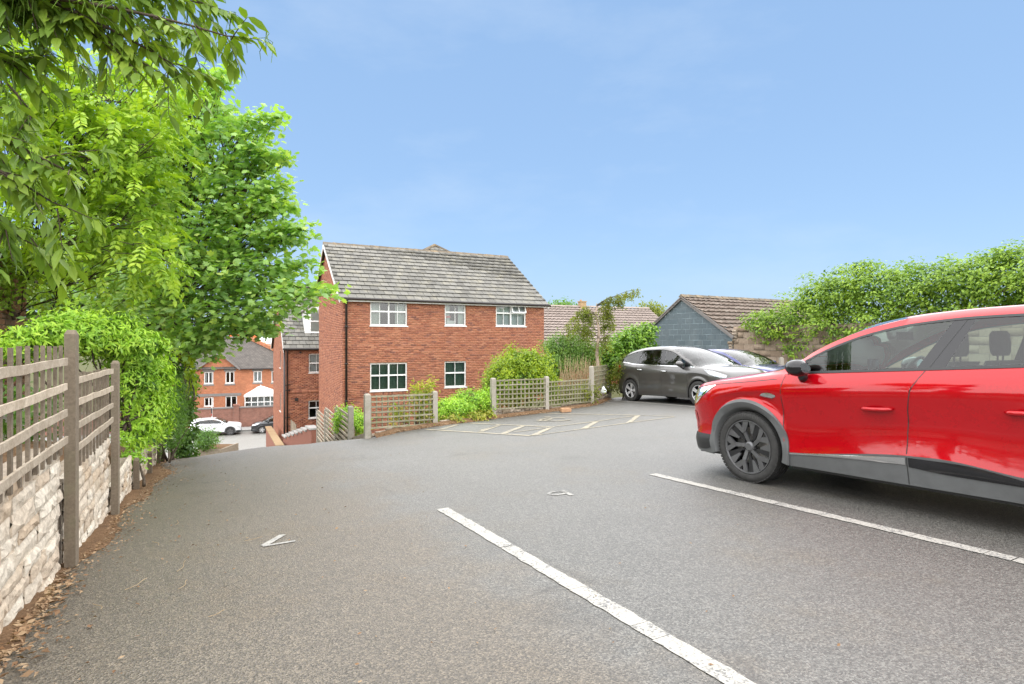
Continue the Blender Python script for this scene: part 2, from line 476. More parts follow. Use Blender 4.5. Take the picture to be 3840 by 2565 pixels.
MT['plastic_bag'] = plain('white_plastic_bag', (0.75, 0.78, 0.78), 0.5)

def soil_mat(name, c0, c1, c2):
    m, nt, b = new_mat(name)
    pos = geo_vec(nt, 'World')
    n = noise(nt, 9, 8, 0.75, vec=pos); n2 = noise(nt, 70, 5, 0.7, vec=pos)
    c = ramp(nt, n, [(0.3, c0), (0.55, c1), (0.75, c2)])
    c = mixc(nt, 1.0, c, ramp(nt, n2, [(0.3, 0.6), (0.7, 1.3)]), 'MULTIPLY')
    nt.links.new(c, b.inputs['Base Color']); b.inputs['Roughness'].default_value = 0.95
    b.inputs['Specular IOR Level'].default_value = 0.1
    bump(nt, b, n2, 0.8, 0.02)
    return m
MT['soil'] = soil_mat('leafy_soil', (0.10, 0.06, 0.035), (0.19, 0.115, 0.065), (0.27, 0.18, 0.10))
MT['ground'] = soil_mat('rough_ground', (0.06, 0.075, 0.025), (0.10, 0.10, 0.045), (0.16, 0.12, 0.07))
MT['pave'] = plain('pavement_grey', (0.27, 0.265, 0.255), 0.9, scale=3)

def leaf_mat(name, cols, trans=0.45, gloss=0.35, sat_back=1.25):
    m, nt, b = new_mat(name)
    r = rnd_val(nt)
    c = ramp(nt, r, [(i / (len(cols) - 1), col) for i, col in enumerate(cols)])
    cl = noise(nt, 1.3, 3, 0.6, coord='World')
    c = mixc(nt, 1.0, c, ramp(nt, cl, [(0.3, (0.72, 0.78, 0.85)), (0.7, (1.3, 1.18, 1.05))]), 'MULTIPLY')
    nt.links.new(c, b.inputs['Base Color'])
    b.inputs['Roughness'].default_value = gloss + 0.12; b.inputs['Specular IOR Level'].default_value = 0.28
    tr = nd(nt, 'ShaderNodeBsdfTranslucent')
    tc = mixc(nt, 1.0, c, (1.35 * sat_back, 1.45 * sat_back, 0.55), 'MULTIPLY')
    nt.links.new(tc, tr.inputs[0])
    mx = nd(nt, 'ShaderNodeMixShader'); mx.inputs[0].default_value = trans
    nt.links.new(b.outputs[0], mx.inputs[1]); nt.links.new(tr.outputs[0], mx.inputs[2])
    nt.links.new(mx.outputs[0], nt.nodes['Material Output'].inputs[0])
    MT[name] = m
    return m
leaf_mat('leaf_maple', [(0.196, 0.332, 0.112), (0.304, 0.487, 0.131), (0.237, 0.403, 0.145), (0.433, 0.552, 0.153)], 0.34)
leaf_mat('leaf_chestnut', [(0.082, 0.148, 0.029), (0.141, 0.237, 0.033), (0.199, 0.299, 0.037), (0.099, 0.174, 0.037)], 0.26)
leaf_mat('leaf_ash', [(0.185, 0.318, 0.040), (0.268, 0.429, 0.045), (0.351, 0.493, 0.049), (0.205, 0.350, 0.049)], 0.26)
leaf_mat('leaf_vine', [(0.225, 0.424, 0.050), (0.316, 0.542, 0.056), (0.382, 0.570, 0.066), (0.180, 0.337, 0.056)], 0.26)
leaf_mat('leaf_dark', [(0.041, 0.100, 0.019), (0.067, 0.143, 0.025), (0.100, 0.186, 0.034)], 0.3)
leaf_mat('leaf_hedge', [(0.091, 0.194, 0.038), (0.136, 0.267, 0.045), (0.109, 0.223, 0.053)], 0.26)
leaf_mat('leaf_ivy', [(0.145, 0.256, 0.038), (0.200, 0.322, 0.040), (0.253, 0.376, 0.044), (0.110, 0.201, 0.040)], 0.26, 0.3)
leaf_mat('leaf_yellow', [(0.154, 0.250, 0.014), (0.238, 0.338, 0.016), (0.308, 0.400, 0.018), (0.098, 0.200, 0.018)], 0.26)
leaf_mat('leaf_laurel', [(0.094, 0.197, 0.029), (0.141, 0.279, 0.034), (0.221, 0.360, 0.038)], 0.26, 0.25)
leaf_mat('leaf_grey', [(0.112, 0.200, 0.045), (0.154, 0.263, 0.060), (0.182, 0.300, 0.080)], 0.35)
leaf_mat('leaf_birch', [(0.140, 0.175, 0.030), (0.196, 0.225, 0.040), (0.126, 0.163, 0.035)], 0.4)
leaf_mat('leaf_var', [(0.134, 0.220, 0.024), (0.291, 0.320, 0.048), (0.403, 0.370, 0.112), (0.157, 0.240, 0.024)], 0.4)
leaf_mat('leaf_dead', [(0.15, 0.085, 0.045), (0.27, 0.17, 0.095), (0.40, 0.29, 0.18), (0.20, 0.11, 0.055)], 0.15, 0.7, 0.8)
MT['bark'] = piece_mat('bark', [(0.075, 0.055, 0.038), (0.11, 0.085, 0.06)], grain=18, gvar=0.5, bmp=1.0, bd=0.03)
MT['bark_pale'] = piece_mat('birch_bark', [(0.36, 0.27, 0.20), (0.44, 0.34, 0.26)], grain=9, gvar=0.4, bmp=0.5, bd=0.01, stain=((0.08, 0.06, 0.045), 0.8), patch=5)

def glass_mat(name, tint, refl=1.0, base=0.06):
    m, nt, b = new_mat(name)
    nt.nodes.remove(b)
    t = nd(nt, 'ShaderNodeBsdfTransparent'); t.inputs[0].default_value = (*tint, 1)
    g = nd(nt, 'ShaderNodeBsdfGlossy'); g.inputs['Roughness'].default_value = 0.015; g.inputs[0].default_value = (refl, refl, refl, 1)
    fr = nd(nt, 'ShaderNodeFresnel'); fr.inputs[0].default_value = 1.52
    fac = math_n(nt, 'ADD', math_n(nt, 'MULTIPLY', fr.outputs[0], 0.93), base)
    mx = nd(nt, 'ShaderNodeMixShader'); nt.links.new(fac, mx.inputs[0])
    nt.links.new(t.outputs[0], mx.inputs[1]); nt.links.new(g.outputs[0], mx.inputs[2])
    nt.links.new(mx.outputs[0], nt.nodes['Material Output'].inputs[0])
    MT[name] = m
    return m
glass_mat('window_glass', (0.80, 0.86, 0.84), base=0.03)
glass_mat('car_glass', (0.66, 0.78, 0.73), base=0.01)
glass_mat('car_glass_tint', (0.55, 0.66, 0.61), base=0.01)
glass_mat('lamp_glass', (0.85, 0.87, 0.9), base=0.10)

def car_paint(name, col, metal=0.0, rough=0.32, flake=0.0, coat=1.0):
    m, nt, b = new_mat(name)
    n = noise(nt, 2.5, 5, 0.65, coord='Object')
    c = ramp(nt, n, [(0.35, tuple(q * 0.96 for q in col)), (0.7, tuple(min(1, q * 1.04) for q in col))])
    nt.links.new(c, b.inputs['Base Color'])
    b.inputs['Metallic'].default_value = metal
    dust = noise(nt, 7, 6, 0.7, coord='Object')
    nt.links.new(ramp(nt, dust, [(0.3, rough * 0.9), (0.75, rough * 1.25)]), b.inputs['Roughness'])
    b.inputs['Coat Weight'].default_value = coat; b.inputs['Coat IOR'].default_value = 1.5
    nt.links.new(ramp(nt, dust, [(0.35, 0.02), (0.8, 0.10)]), b.inputs['Coat Roughness'])
    MT[name] = m
    return m
car_paint('paint_red', (0.40, 0.002, 0.007), 0.25, 0.27)
MT['paint_red'].node_tree.nodes['Principled BSDF'].inputs['Specular IOR Level'].default_value = 0.0
car_paint('paint_grey', (0.085, 0.082, 0.08), 0.55, 0.38)
car_paint('paint_blue', (0.018, 0.024, 0.14), 0.4, 0.35)
car_paint('paint_white', (0.74, 0.75, 0.77), 0.0, 0.35)
car_paint('paint_black', (0.022, 0.024, 0.028), 0.4, 0.35)
MT['plastic_grey'] = plain('grey_cladding_plastic', (0.105, 0.108, 0.11), 0.62, var=0.1, scale=9, bmp=0.1)
MT['plastic_black'] = plain('black_plastic', (0.018, 0.018, 0.019), 0.5, var=0.15, scale=9)
MT['gloss_black'] = plain('gloss_black', (0.012, 0.012, 0.014), 0.08, var=0.1)
MT['rubber_mark'] = plain('tyre_lettering', (0.085, 0.083, 0.08), 0.8)
MT['rubber'] = plain('tyre_rubber', (0.032, 0.031, 0.030), 0.78, var=0.25, scale=25, bmp=0.2)
MT['alloy_dark'] = plain('dark_alloy', (0.135, 0.135, 0.14), 0.42, 0.6, var=0.12, scale=14)
MT['alloy_black'] = plain('black_alloy', (0.022, 0.022, 0.024), 0.4, 0.3, var=0.1)
MT['alloy_silver'] = plain('silver_alloy', (0.60, 0.60, 0.61), 0.35, 0.35, var=0.06)
MT['chrome'] = plain('satin_chrome', (0.62, 0.63, 0.65), 0.16, 1.0, var=0.03)
MT['steel'] = plain('brake_steel', (0.36, 0.35, 0.34), 0.4, 1.0, var=0.1)
MT['seat'] = plain('dark_seat_cloth', (0.035, 0.036, 0.038), 0.85, var=0.2, scale=40)
MT['trim_in'] = plain('interior_plastic', (0.03, 0.031, 0.032), 0.65, var=0.1)
MT['red_lamp'] = plain('red_lamp', (0.42, 0.02, 0.015), 0.12, var=0.1)
MT['lamp_inner'] = plain('lamp_reflector', (0.62, 0.64, 0.66), 0.2, 0.7, var=0.1)
MT['plate_y'] = plain('number_plate_white', (0.75, 0.75, 0.73), 0.4, var=0.03)
# ------------------------------------------------------------------ the ground, the car park and the street
ST = R(22.0)
SE = (math.cos(ST), math.sin(ST)); SNn = (-math.sin(ST), math.cos(ST))
def street(s, n, z=0.0):
    return Vector((SE[0] * s + SNn[0] * n, SE[1] * s + SNn[1] * n, z))
ZST = CZ - 8.4                      # street level
FENCE = [(9.8, 2.48), (10.57, 4.02), (11.16, 5.63), (11.73, 7.39), (12.6, 9.42), (14.6, 11.7), (15.4, 17.4), (15.4, 30)]
def fence_u(v):
    for (u0, v0), (u1, v1) in zip(FENCE, FENCE[1:]):
        if v <= v1: return u0 + (u1 - u0) * max(0, v - v0) / (v1 - v0)
    return FENCE[-1][0]
def gpx(x, y):                      # photo pixel to a point of the car-park plane (u, v)
    Z = 1.226 * F / (y - 1282.5 - F * 0.0368 + 0.0202 * (x - 1920))
    X = (x - 1920) / F * Z
    return UV(X, Z)

def terrain_h(x, y):
    n = SNn[0] * x + SNn[1] * y; s = SE[0] * x + SE[1] * y
    hl = float(np.interp(n, [-60, 0, 11, 18, 30, 44, 48, 4000], [0.9, 1.3, 2.2, 3.5, 5.7, 8.3, 8.55, 8.55]))
    hr = float(np.interp(n, [-60, 0, 20, 45, 62, 90, 4000], [0.9, 1.25, 2.2, 3.0, 4.0, 8.55, 8.55]))
    h = lerp(hl, hr, sstep(3, 14, s))
    u, v = UV(x, y)
    if -0.95 < v < 20 and u < fence_u(max(v, 2.48)) + 0.1: h = max(h, CZ - gz(u, v) + 0.12)
    if -0.95 < v < 3.0 + 0.055 * max(0, u - 9.8) and u < 46: h = max(h, CZ - gz(u, v) + 0.15)
    if v <= -0.95 and u < 40: h = max(h, CZ - gz(u, -0.8) + 0.3)
    return h
def axis_pts(dense_lo, dense_hi, step, far):
    a = list(np.arange(dense_lo, dense_hi + 1e-6, step)); k = step; p = dense_hi; q = dense_lo; lo = []
    while p < far:
        k *= 1.5; p += k; a.append(p); q -= k; lo.append(q)
    return lo[::-1] + a
mb = MB()
xs = axis_pts(-30, 32, 0.8, 3000); ys = axis_pts(-6, 62, 0.8, 3000)
mb.grid([[(x, y, CZ - terrain_h(x, y)) for x in xs] for y in ys])
struct(mb.build('ground', MT['ground'], smooth=True))

mb = MB()
us = list(np.arange(-9, 46.01, 0.25)); va = list(np.linspace(-0.95, 2.5, 16))
mb.grid([[tuple(P3(u, v)) for v in va] for u in us])
vb = list(np.arange(2.5, 19.6, 0.5))
rows = [[tuple(P3(min(u, fence_u(v)), v)) for v in vb] for u in us if u < 15.9]
mb.grid(rows)
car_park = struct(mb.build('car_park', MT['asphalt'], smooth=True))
bm = bmesh.new(); bm.from_mesh(car_park.data)
bmesh.ops.remove_doubles(bm, verts=bm.verts, dist=0.0005)
bmesh.ops.recalc_face_normals(bm, faces=bm.faces)
if sum(f.normal.z for f in bm.faces) < 0: bmesh.ops.reverse_faces(bm, faces=bm.faces)
bm.to_mesh(car_park.data); bm.free()
WM['car_park'] = Matrix.Identity(4)

def strip(mb, a, b, w, dz=0.005, n=None, jit=0.0):       # painted strip from a to b in (u, v)
    a = Vector(a).to_2d() if len(a) > 2 else Vector(a); b = Vector(b)
    d = (b - a); L = d.length; d.normalize(); s = Vector((-d.y, d.x))
    n = n or max(2, int(L / (0.05 if jit > .003 else .25))); rows = []
    for i in range(n + 1):
        c = a + d * (L * i / n)
        j0, j1 = random.uniform(-jit, jit), random.uniform(-jit, jit)
        p0 = c + s * (w / 2 + j0); p1 = c - s * (w / 2 + j1)
        rows.append([tuple(P3(p0.x, p0.y, dz)), tuple(P3(p1.x, p1.y, dz))])
    mb.grid(rows)
def painted(name, segs, mat, label=None, dz=0.005, jit=0.0055):
    mb = MB()
    for a, b, w in segs: strip(mb, a, b, w, dz, jit=jit)
    o = mb.build(name, mat, car_park)
    me = o.data
    bm = bmesh.new(); bm.from_mesh(me); bmesh.ops.recalc_face_normals(bm, faces=bm.faces)
    for f in bm.faces:
        if f.normal.z < 0: f.normal_flip()
    bm.to_mesh(me); bm.free()
    if label: o['label'] = label
    return o
def cracked(v, u0, u1):             # a bay line broken by the fine cracks across it
    segs = []; u = u0
    while u > u1:
        L = random.choice((.14, .22, .35, .5, .75, .9)) * random.uniform(.8, 1.2)
        segs.append(((u, v), (max(u1, u - L), v), 0.105)); u -= L + random.choice([0.003, 0.004, 0.008])
    return segs
painted('bay_line', cracked(1.76, 4.44, -3), MT['white_line'], 'white bay line running to the bottom edge')
painted('bay_line', cracked(4.20, 4.54, -3), MT['white_line'], 'white bay line beside the red car')
painted('bay_line', [((15.0, 11.02), (9.9, 11.02), 0.09)], MT['white_line'], 'white bay line under the grey car')
painted('bay_number', [((4.085, 0.335), (4.11, 0.545), 0.034), ((4.10, 0.345), (4.335, 0.49), 0.050)], MT['white_num'], 'white painted number 7 turned away', jit=0.002)
six = []
c6 = gpx(2090, 1850)
def ring(cu, cv, ru, rv, a0, a1, w, n=14):
    q = [(cu + ru * math.sin(R(a0 + (a1 - a0) * i / n)), cv + rv * math.cos(R(a0 + (a1 - a0) * i / n))) for i in range(n + 1)]
    return [(q[i], q[i + 1], w) for i in range(n)]
six += ring(c6[0], c6[1], 0.062, 0.085, 0, 360, 0.034)
six += [((c6[0] + 0.05, c6[1] + 0.088), (c6[0] - 0.15, c6[1] + 0.060), 0.046)]
painted('bay_number', six, MT['white_num'], 'worn white painted number 6 turned away', jit=0.001)

def zy(x, y): return gpx(1550 + x * 0.4472, 1400 + y * 0.4472)
yl = [(zy(105, 472), zy(985, 525), .10), (zy(480, 420), zy(1165, 450), .10), (zy(370, 432), zy(235, 472), .10), (zy(735, 430), zy(560, 492), .10),
      (zy(930, 440), zy(755, 507), .10), (zy(1165, 450), zy(1000, 524), .10), (zy(1545, 400), zy(1425, 468), .10), (zy(1890, 352), zy(1805, 416), .10),
      (zy(1045, 336), zy(1890, 352), .10), (zy(1890, 352), zy(2190, 363), .06), (zy(1165, 450), zy(1545, 402), .06), (zy(1545, 402), zy(1890, 352), .05),
      (zy(1005, 523), zy(1425, 467), .05), (zy(1425, 467), zy(1805, 416), .05), (zy(1805, 416), zy(2190, 366), .05),
      (zy(850, 495), zy(1165, 452), .05), (zy(560, 480), zy(735, 432), .05)]
painted('hatched_marking', yl, MT['yellow_line'], 'faded yellow hatched disabled bay marking', dz=0.006)
c = zy(1200, 388)
sym = ring(c[0], c[1], 0.30, 0.36, 30, 300, 0.08, 12) + [((c[0] + .05, c[1] - .1), (c[0] + .42, c[1] + .05), .10), ((c[0] + .05, c[1] - .1), (c[0] - .05, c[1] - .5), .09),
      ((c[0] + .24, c[1] - .02), (c[0] + .2, c[1] - .36), .08), ((c[0] + .5, c[1] + .1), (c[0] + .6, c[1] + .14), .13)]
painted('wheelchair_symbol', sym, MT['yellow_line'], 'faded yellow wheelchair symbol', dz=0.010)

# dirt washed up along the wall and along the back fence
def dirt(name, pts_in, pts_out, dz=0.012):
    mb = MB(); rows = []
    for a, b in zip(pts_in, pts_out):
        rows.append([tuple(P3(*(Vector(a).lerp(Vector(b), t)), dz * (1 - t) * 2.0 + (0.008 if t < 1 else 0.003))) for t in (0, 0.3, 0.6, 0.85, 1)])
    mb.grid(rows)
    o = mb.build(name, MT['soil'], car_park, smooth=True); o['kind'] = 'stuff'
    bm = bmesh.new(); bm.from_mesh(o.data)
    for f in bm.faces:
        if f.normal.z < 0: f.normal_flip()
    bm.to_mesh(o.data); bm.free()
    return o
ul = np.arange(-1, 20, 0.12)
def dirt_w(u): return 0.02 + 0.09 * math.sin(u * 2.1) * math.sin(u * 0.7 + 1) + 0.16 * sstep(5.5, 8, u) * (1 - 0.7 * sstep(9.5, 12, u)) + random.uniform(-.025, .035)
dirt('dirt_strip', [(u, -0.80) for u in ul], [(u, -0.70 + dirt_w(u)) for u in ul])
vl = np.arange(2.6, 11.4, 0.15)
dirt('dirt_strip', [(fence_u(v) - 0.02, v) for v in vl], [(fence_u(v) - 0.14 - random.uniform(0, .10), v) for v in vl], 0.03)

# dead leaves, twigs
def leaf_card(rs, size):            # a curled dead leaf
    a = rs.uniform(0, 2 * math.pi); L = size * rs.uniform(.6, 1.3); W = L * rs.uniform(.35, .6)
    pts = np.array([(-L / 2, 0, 0), (0, -W / 2, rs.uniform(.1, .5) * W), (L / 2, 0, rs.uniform(-.1, .3) * L), (0, W / 2, rs.uniform(.1, .5) * W)])
    t = rs.uniform(-.5, .5)
    c, s = math.cos(a), math.sin(a)
    Rz = np.array([[c, -s, 0], [s, c, 0], [0, 0, 1]]); Rx = np.array([[1, 0, 0], [0, math.cos(t), -math.sin(t)], [0, math.sin(t), math.cos(t)]])
    return pts @ Rx.T @ Rz.T
Vs, Fs, rs = [], [], []
k = 0
def drop_leaf(u, v, dz, size):
    global k
    p = P3(u, v, dz)
    Vs.append(leaf_card(rng, size) + np.array(p)); Fs.append([(k, k + 1, k + 2), (k, k + 2, k + 3)]); rs.extend([rng.random()] * 4); k += 4
for i in range(4200):
    u = rng.uniform(0.5, 14); w = dirt_w(u) + 0.06
    v = -0.74 + abs(rng.normal(0, 1)) * (w + .06) * 0.6
    drop_leaf(u, v, 0.014, 0.024 if u > 4 else 0.034)
for i in range(380):
    drop_leaf(rng.uniform(1, 11), -0.7 + rng.exponential(0.7), 0.008, 0.022)
for i in range(900):
    v = rng.uniform(2.6, 11.2); drop_leaf(fence_u(v) - 0.12 - abs(rng.normal(0, .16)), v, 0.03, 0.04)
for i in range(60):
    drop_leaf(rng.uniform(0, 9), rng.uniform(0, 9), 0.008, 0.018)
o = np_mesh('fallen_leaves', np.concatenate(Vs), np.concatenate(Fs), MT['leaf_dead'], None, rs)
o['kind'] = 'stuff'; o['label'] = 'brown fallen leaves along the stone wall and fence'
mb = MB()
for u, v, a, L in ((3.45, -0.1, 0.3, .16), (3.6, -.32, 0.5, .2), (3.85, -.12, .2, .24), (3.3, -.45, -.3, .12), (4.3, .3, 1.2, .14), (5.3, -.2, .1, .2), (4.6, -.3, -.2, .17), (2.9, .05, .9, .1)):
    q = [P3(u + L * (t - .5) * math.cos(a), v + L * (t - .5) * math.sin(a) + .012 * math.sin(t * 5), 0.012) for t in np.linspace(0, 1, 6)]
    mb.tube(q, 0.0013, 5)
o = mb.build('twigs', MT['dry']); o['kind'] = 'stuff'; o['label'] = 'thin dry twigs on the tarmac by the wall'

# the street
def street_sheet(name, s0, s1, n0, n1, z, mat, parent=None, th=None):
    mb = MB(); rows = []
    for s in np.linspace(s0, s1, 40): rows.append([tuple(street(s, n, z)) for n in np.linspace(n0, n1, 6)])
    mb.grid(rows[::-1])
    if th:
        mb.prism([street(s0, n0, z - th), street(s1, n0, z - th), street(s1, n0, z), street(s0, n0, z)], street(0, 0.12, 0) - street(0, 0, 0))
    return mb.build(name, mat, parent)
struct(street_sheet('road', -90, 60, 46.5, 58.0, ZST + 0.02, MT['road']))
struct(street_sheet('kerb', -90, 60, 58.0, 58.15, ZST + 0.14, MT['slab'], None, 0.14))
struct(street_sheet('pavement', -90, 60, 58.15, 60.3, ZST + 0.145, MT['pave']))
rd = bpy.data.objects['road']; WM['road'] = Matrix.Identity(4)
mb = MB()
for s in np.arange(-36, 0, 6.0):
    mb.grid([[tuple(street(s, 53.4, ZST + .026)), tuple(street(s + 4.0, 53.4, ZST + .026))], [tuple(street(s, 53.52, ZST + .026)), tuple(street(s + 4.0, 53.52, ZST + .026))]])
mb.build('centre_line', MT['white_line'], rd)

# bank behind the left wall
TOPS = [(0.60, 2.45, 0.55), (2.45, 4.28, 0.60), (4.28, 6.17, 0.84), (6.17, 7.93, 1.32), (7.93, 9.76, 1.56), (9.76, 11.6, 1.80), (11.6, 13.4, 2.05)]
def wall_top(u):                    # level of the wall top, bay by bay, below the camera
    for a, b, h in TOPS:
        if u < b: return CZ - h
    return gz(u, -0.8) + 0.25
mb = MB(); rows = []
for u in np.arange(-4, 34, 0.3):
    w = wall_top(u); r = []
    for v in (-0.90, -1.1, -1.5, -2.2, -3.2, -4.5, -7, -12, -25):
        x, y = P(u, v)
        z = w - 0.05 if v > -1 else min(w + 0.10 * (-v - 1), w + 0.5) + random.uniform(-.04, .04)
        r.append((x, y, z))
    rows.append(r)
mb.grid(rows)
struct(mb.build('garden_bank', MT['soil'], smooth=True))
# ------------------------------------------------------------------ rock-faced wall, trellis fences
URot = Matrix(((SN, CS, 0), (-CS, SN, 0), (0, 0, 1)))     # local x = -u, y = v, z up
def stone_tmpl(seed, nx=6, nz=3):
    r = random.Random(seed); v = []; f = []
    for j in range(nz + 1):
        for i in range(nx + 1):
            e = (i in (0, nx)) or (j in (0, nz))
            x = -.5 + i / nx; z = -.5 + j / nz
            y = (0.12 if e else 0.26 + r.uniform(0, 0.22)) + r.uniform(-.06, .08)
            if not (i in (0, nx)): x += r.uniform(-.06, .06)
            if not (j in (0, nz)): z += r.uniform(-.08, .08)
            else: z += r.uniform(-.012, .012)
            v.append((x, y, z))
    n = nx + 1
    for j in range(nz):
        for i in range(nx):
            a = j * n + i
            if r.random() < .5: f += [(a, a + n, a + 1), (a + 1, a + n, a + n + 1)]
            else: f += [(a, a + n, a + n + 1), (a, a + n + 1, a + 1)]
    b = [(-.5, -.5, -.5), (.5, -.5, -.5), (.5, -.5, .5), (-.5, -.5, .5)]
    k = len(v); v += b
    per = list(range(0, n)) ; top = list(range(nz * n, nz * n + n))
    for i in range(nx):
        f.append((per[i], per[i + 1], k if i < nx / 2 else k + 1))
        f.append((top[i + 1], top[i], k + 3 if i < nx / 2 else k + 2))
    for j in range(nz):
        f.append(((j + 1) * n, j * n, k if j < nz / 2 else k + 3)); f.append((j * n + nx, (j + 1) * n + nx, k + 1 if j < nz / 2 else k + 2))
    mid = nx // 2
    f += [(per[mid], k + 1, k), (top[mid], k + 3, k + 2)]
    f = [tuple(reversed(t)) for t in f]
    return v, f
TMPL = [stone_tmpl(s) for s in range(8)]
wall = thing('stone_wall', 'low cream rock-faced stone retaining wall along the drive', 'wall', Vector((*P(6, -.8), 0)))
per = [[] for _ in TMPL]; bigs = [[] for _ in TMPL]
mb = MB()
for bi, (ua, ub, h) in enumerate(TOPS):
    top = CZ - h; base = min(gz(ua, -.7), gz(ub, -.7)) - 0.05
    z = top; row = 0
    while z > base:
        rh = random.choice((0.075, 0.095, 0.1))
        u = ua + 0.06
        while u < ub - 0.06:
            L = min(random.uniform(.12, .42), ub - 0.06 - u)
            if ub - .06 - (u + L) < .08: L = ub - .06 - u
            uc = u + L / 2
            if z > gz(uc, -.7) - 0.03 and uc > 1.5:
                x, y = P(uc, -0.770 + random.uniform(-.006, .010))
                k = random.randrange(len(TMPL))
                per[k].append(TRS((x, y, z - rh / 2), (L * 1.0, random.uniform(.03, .055), rh * 0.995), URot))
                bigs[k].append(view_size((x, y, z)) * L * rh)
            u += L + random.choice((0.0, 0.002, 0.004))
        z -= rh
    a = P(ua + .02, -0.772); b_ = P(ub - .02, -0.772); c_ = P(ub - .02, -0.92); d_ = P(ua + .02, -0.92)
    mb.prism([(*a, base - .3), (*b_, base - .3), (*c_, base - .3), (*d_, base - .3)], (0, 0, top - base + .27))
for k, t in enumerate(TMPL):
    pieces('stone', wall, t, per[k], MT['stone'], 60, 'stone_courses', bigs[k], world=True)
mb.build('backing', MT['stone_low'], wall, world=True)

def post_mesh(mb, u, v, z0, z1, w=0.11, d=0.12):
    x, y = P(u, v)
    M = Matrix.Translation((x, y, 0)) @ URot.to_4x4()
    mb.box(-w / 2, w / 2, -d / 2, d / 2, z0, z1 - 0.025, M=M)
    q = [M @ Vector(t) for t in ((-w / 2, -d / 2, z1 - .025), (w / 2, -d / 2, z1 - .025), (w / 2, d / 2, z1 - .025), (-w / 2, d / 2, z1 - .025), (-w * .3, -d * .3, z1), (w * .3, -d * .3, z1), (w * .3, d * .3, z1), (-w * .3, d * .3, z1))]
    mb.add(q, [(4, 5, 6, 7), (0, 1, 5, 4), (1, 2, 6, 5), (2, 3, 7, 6), (3, 0, 4, 7)])
fen = thing('trellis_fence', 'weathered grey trellis fence on top of the cream stone wall', 'fence', Vector((*P(4.2, -.74), 0)))
for u, top in ((2.45, 0.073), (4.28, 0.073), (6.17, -0.169), (7.93, -1.37), (9.76, -1.60), (11.6, -1.83), (0.6, 0.1)):
    mb = MB(); post_mesh(mb, u, -0.715, gz(u, -.7) - .3, CZ + top, 0.105, 0.055)
    mb.build('post', MT['post'], fen, world=True)
def wavy_bar(a, b, w, h, n=6, jit=0.004):     # a sawn lath that is a little bent and split
    mb = MB(); a, b = Vector(a), Vector(b); d = (b - a).normalized()
    up = Vector((0, 0, 1)) if abs(d.z) < .9 else Vector((CS, SN, 0))
    sx = d.cross(up).normalized(); sy = sx.cross(d)
    rows = []
    for i in range(n + 1):
        c = a.lerp(b, i / n) + sy * random.uniform(-jit, jit) + sx * random.uniform(-jit, jit) * .5
        ww = w * random.uniform(.94, 1.04); hh = h * random.uniform(.9, 1.06)
        rows.append([c + sx * (ww / 2 * p) + sy * (hh / 2 * q) for p, q in ((-1, -1), (1, -1), (1, 1), (-1, 1), (-1, -1))])
    mb.grid(rows)
    mb.add(rows[0][:4], [(0, 1, 2, 3)]); mb.add(rows[-1][:4], [(3, 2, 1, 0)])
    return mb
def trellis(fen, ua, ub, va, vb, rails, slat_top, slat_bot, spacing, rail_off, rm, sm, rh=0.042, sw=0.04, rt=0.02, slats=True):
    """rails: list of (height at a, height at b) below the camera; slats behind them."""
    d = Vector((ub - ua, vb - va)); L = d.length; d.normalize()
    off = Vector((-d.y, d.x)) * rail_off
    def pt(t, h, o=0.0):
        c = Vector((ua, va)) + d * t + off * o
        x, y = P(c.x, c.y); return Vector((x, y, CZ - h))
    for ha, hb in rails:
        wavy_bar(pt(.05, ha, 1), pt(L - .05, hb, 1), rt, rh, 7).build('rail', rm, fen, world=True)
    if slats:
        t = spacing * .6
        while t < L - .05:
            f = t / L
            top = lerp(slat_top[0], slat_top[1], f) + random.uniform(-.006, .006); bot = lerp(slat_bot[0], slat_bot[1], f)
            mb = MB(); a, b = pt(t, bot), pt(t + random.uniform(-.006, .006), top)
            x = Vector((*P(d.x, d.y), 0)).normalized()
            nrm = x.cross(Vector((0, 0, 1)))
            q = []
            for p in (a, b):
                for i, j in ((-1, -1), (1, -1), (1, 1), (-1, 1)): q.append(p + x * (sw / 2 * i) + nrm * (rt / 2 * j))
            mb.add(q, [(0, 1, 2, 3), (7, 6, 5, 4), (0, 4, 5, 1), (1, 5, 6, 2), (2, 6, 7, 3), (3, 7, 4, 0)])
            mb.build('slat', sm, fen, world=True)
            t += spacing * random.uniform(.95, 1.05)
W1, W2 = MT['wood_pale'], MT['wood_dark']
trellis(fen, 2.51, 4.22, -.74, -.74, [(.13, .115), (.28, .265), (.43, .415), (.585, .575)], (.02, .02), (.66, .66), .138, +.019, W1, W2, sw=.030, rt=.014)
trellis(fen, 0.66, 2.39, -.74, -.74, [(.13, .12), (.28, .27), (.43, .42), (.56, .56)], (.02, .02), (.62, .62), .138, +.019, W1, W2, sw=.030, rt=.014)
trellis(fen, 4.34, 6.11, -.74, -.74, [(.245, .255), (.385, .41), (.535, .56), (.675, .69)], (.20, .23), (.83, .83), .138, +.019, W1, W2, sw=.030, rt=.014)

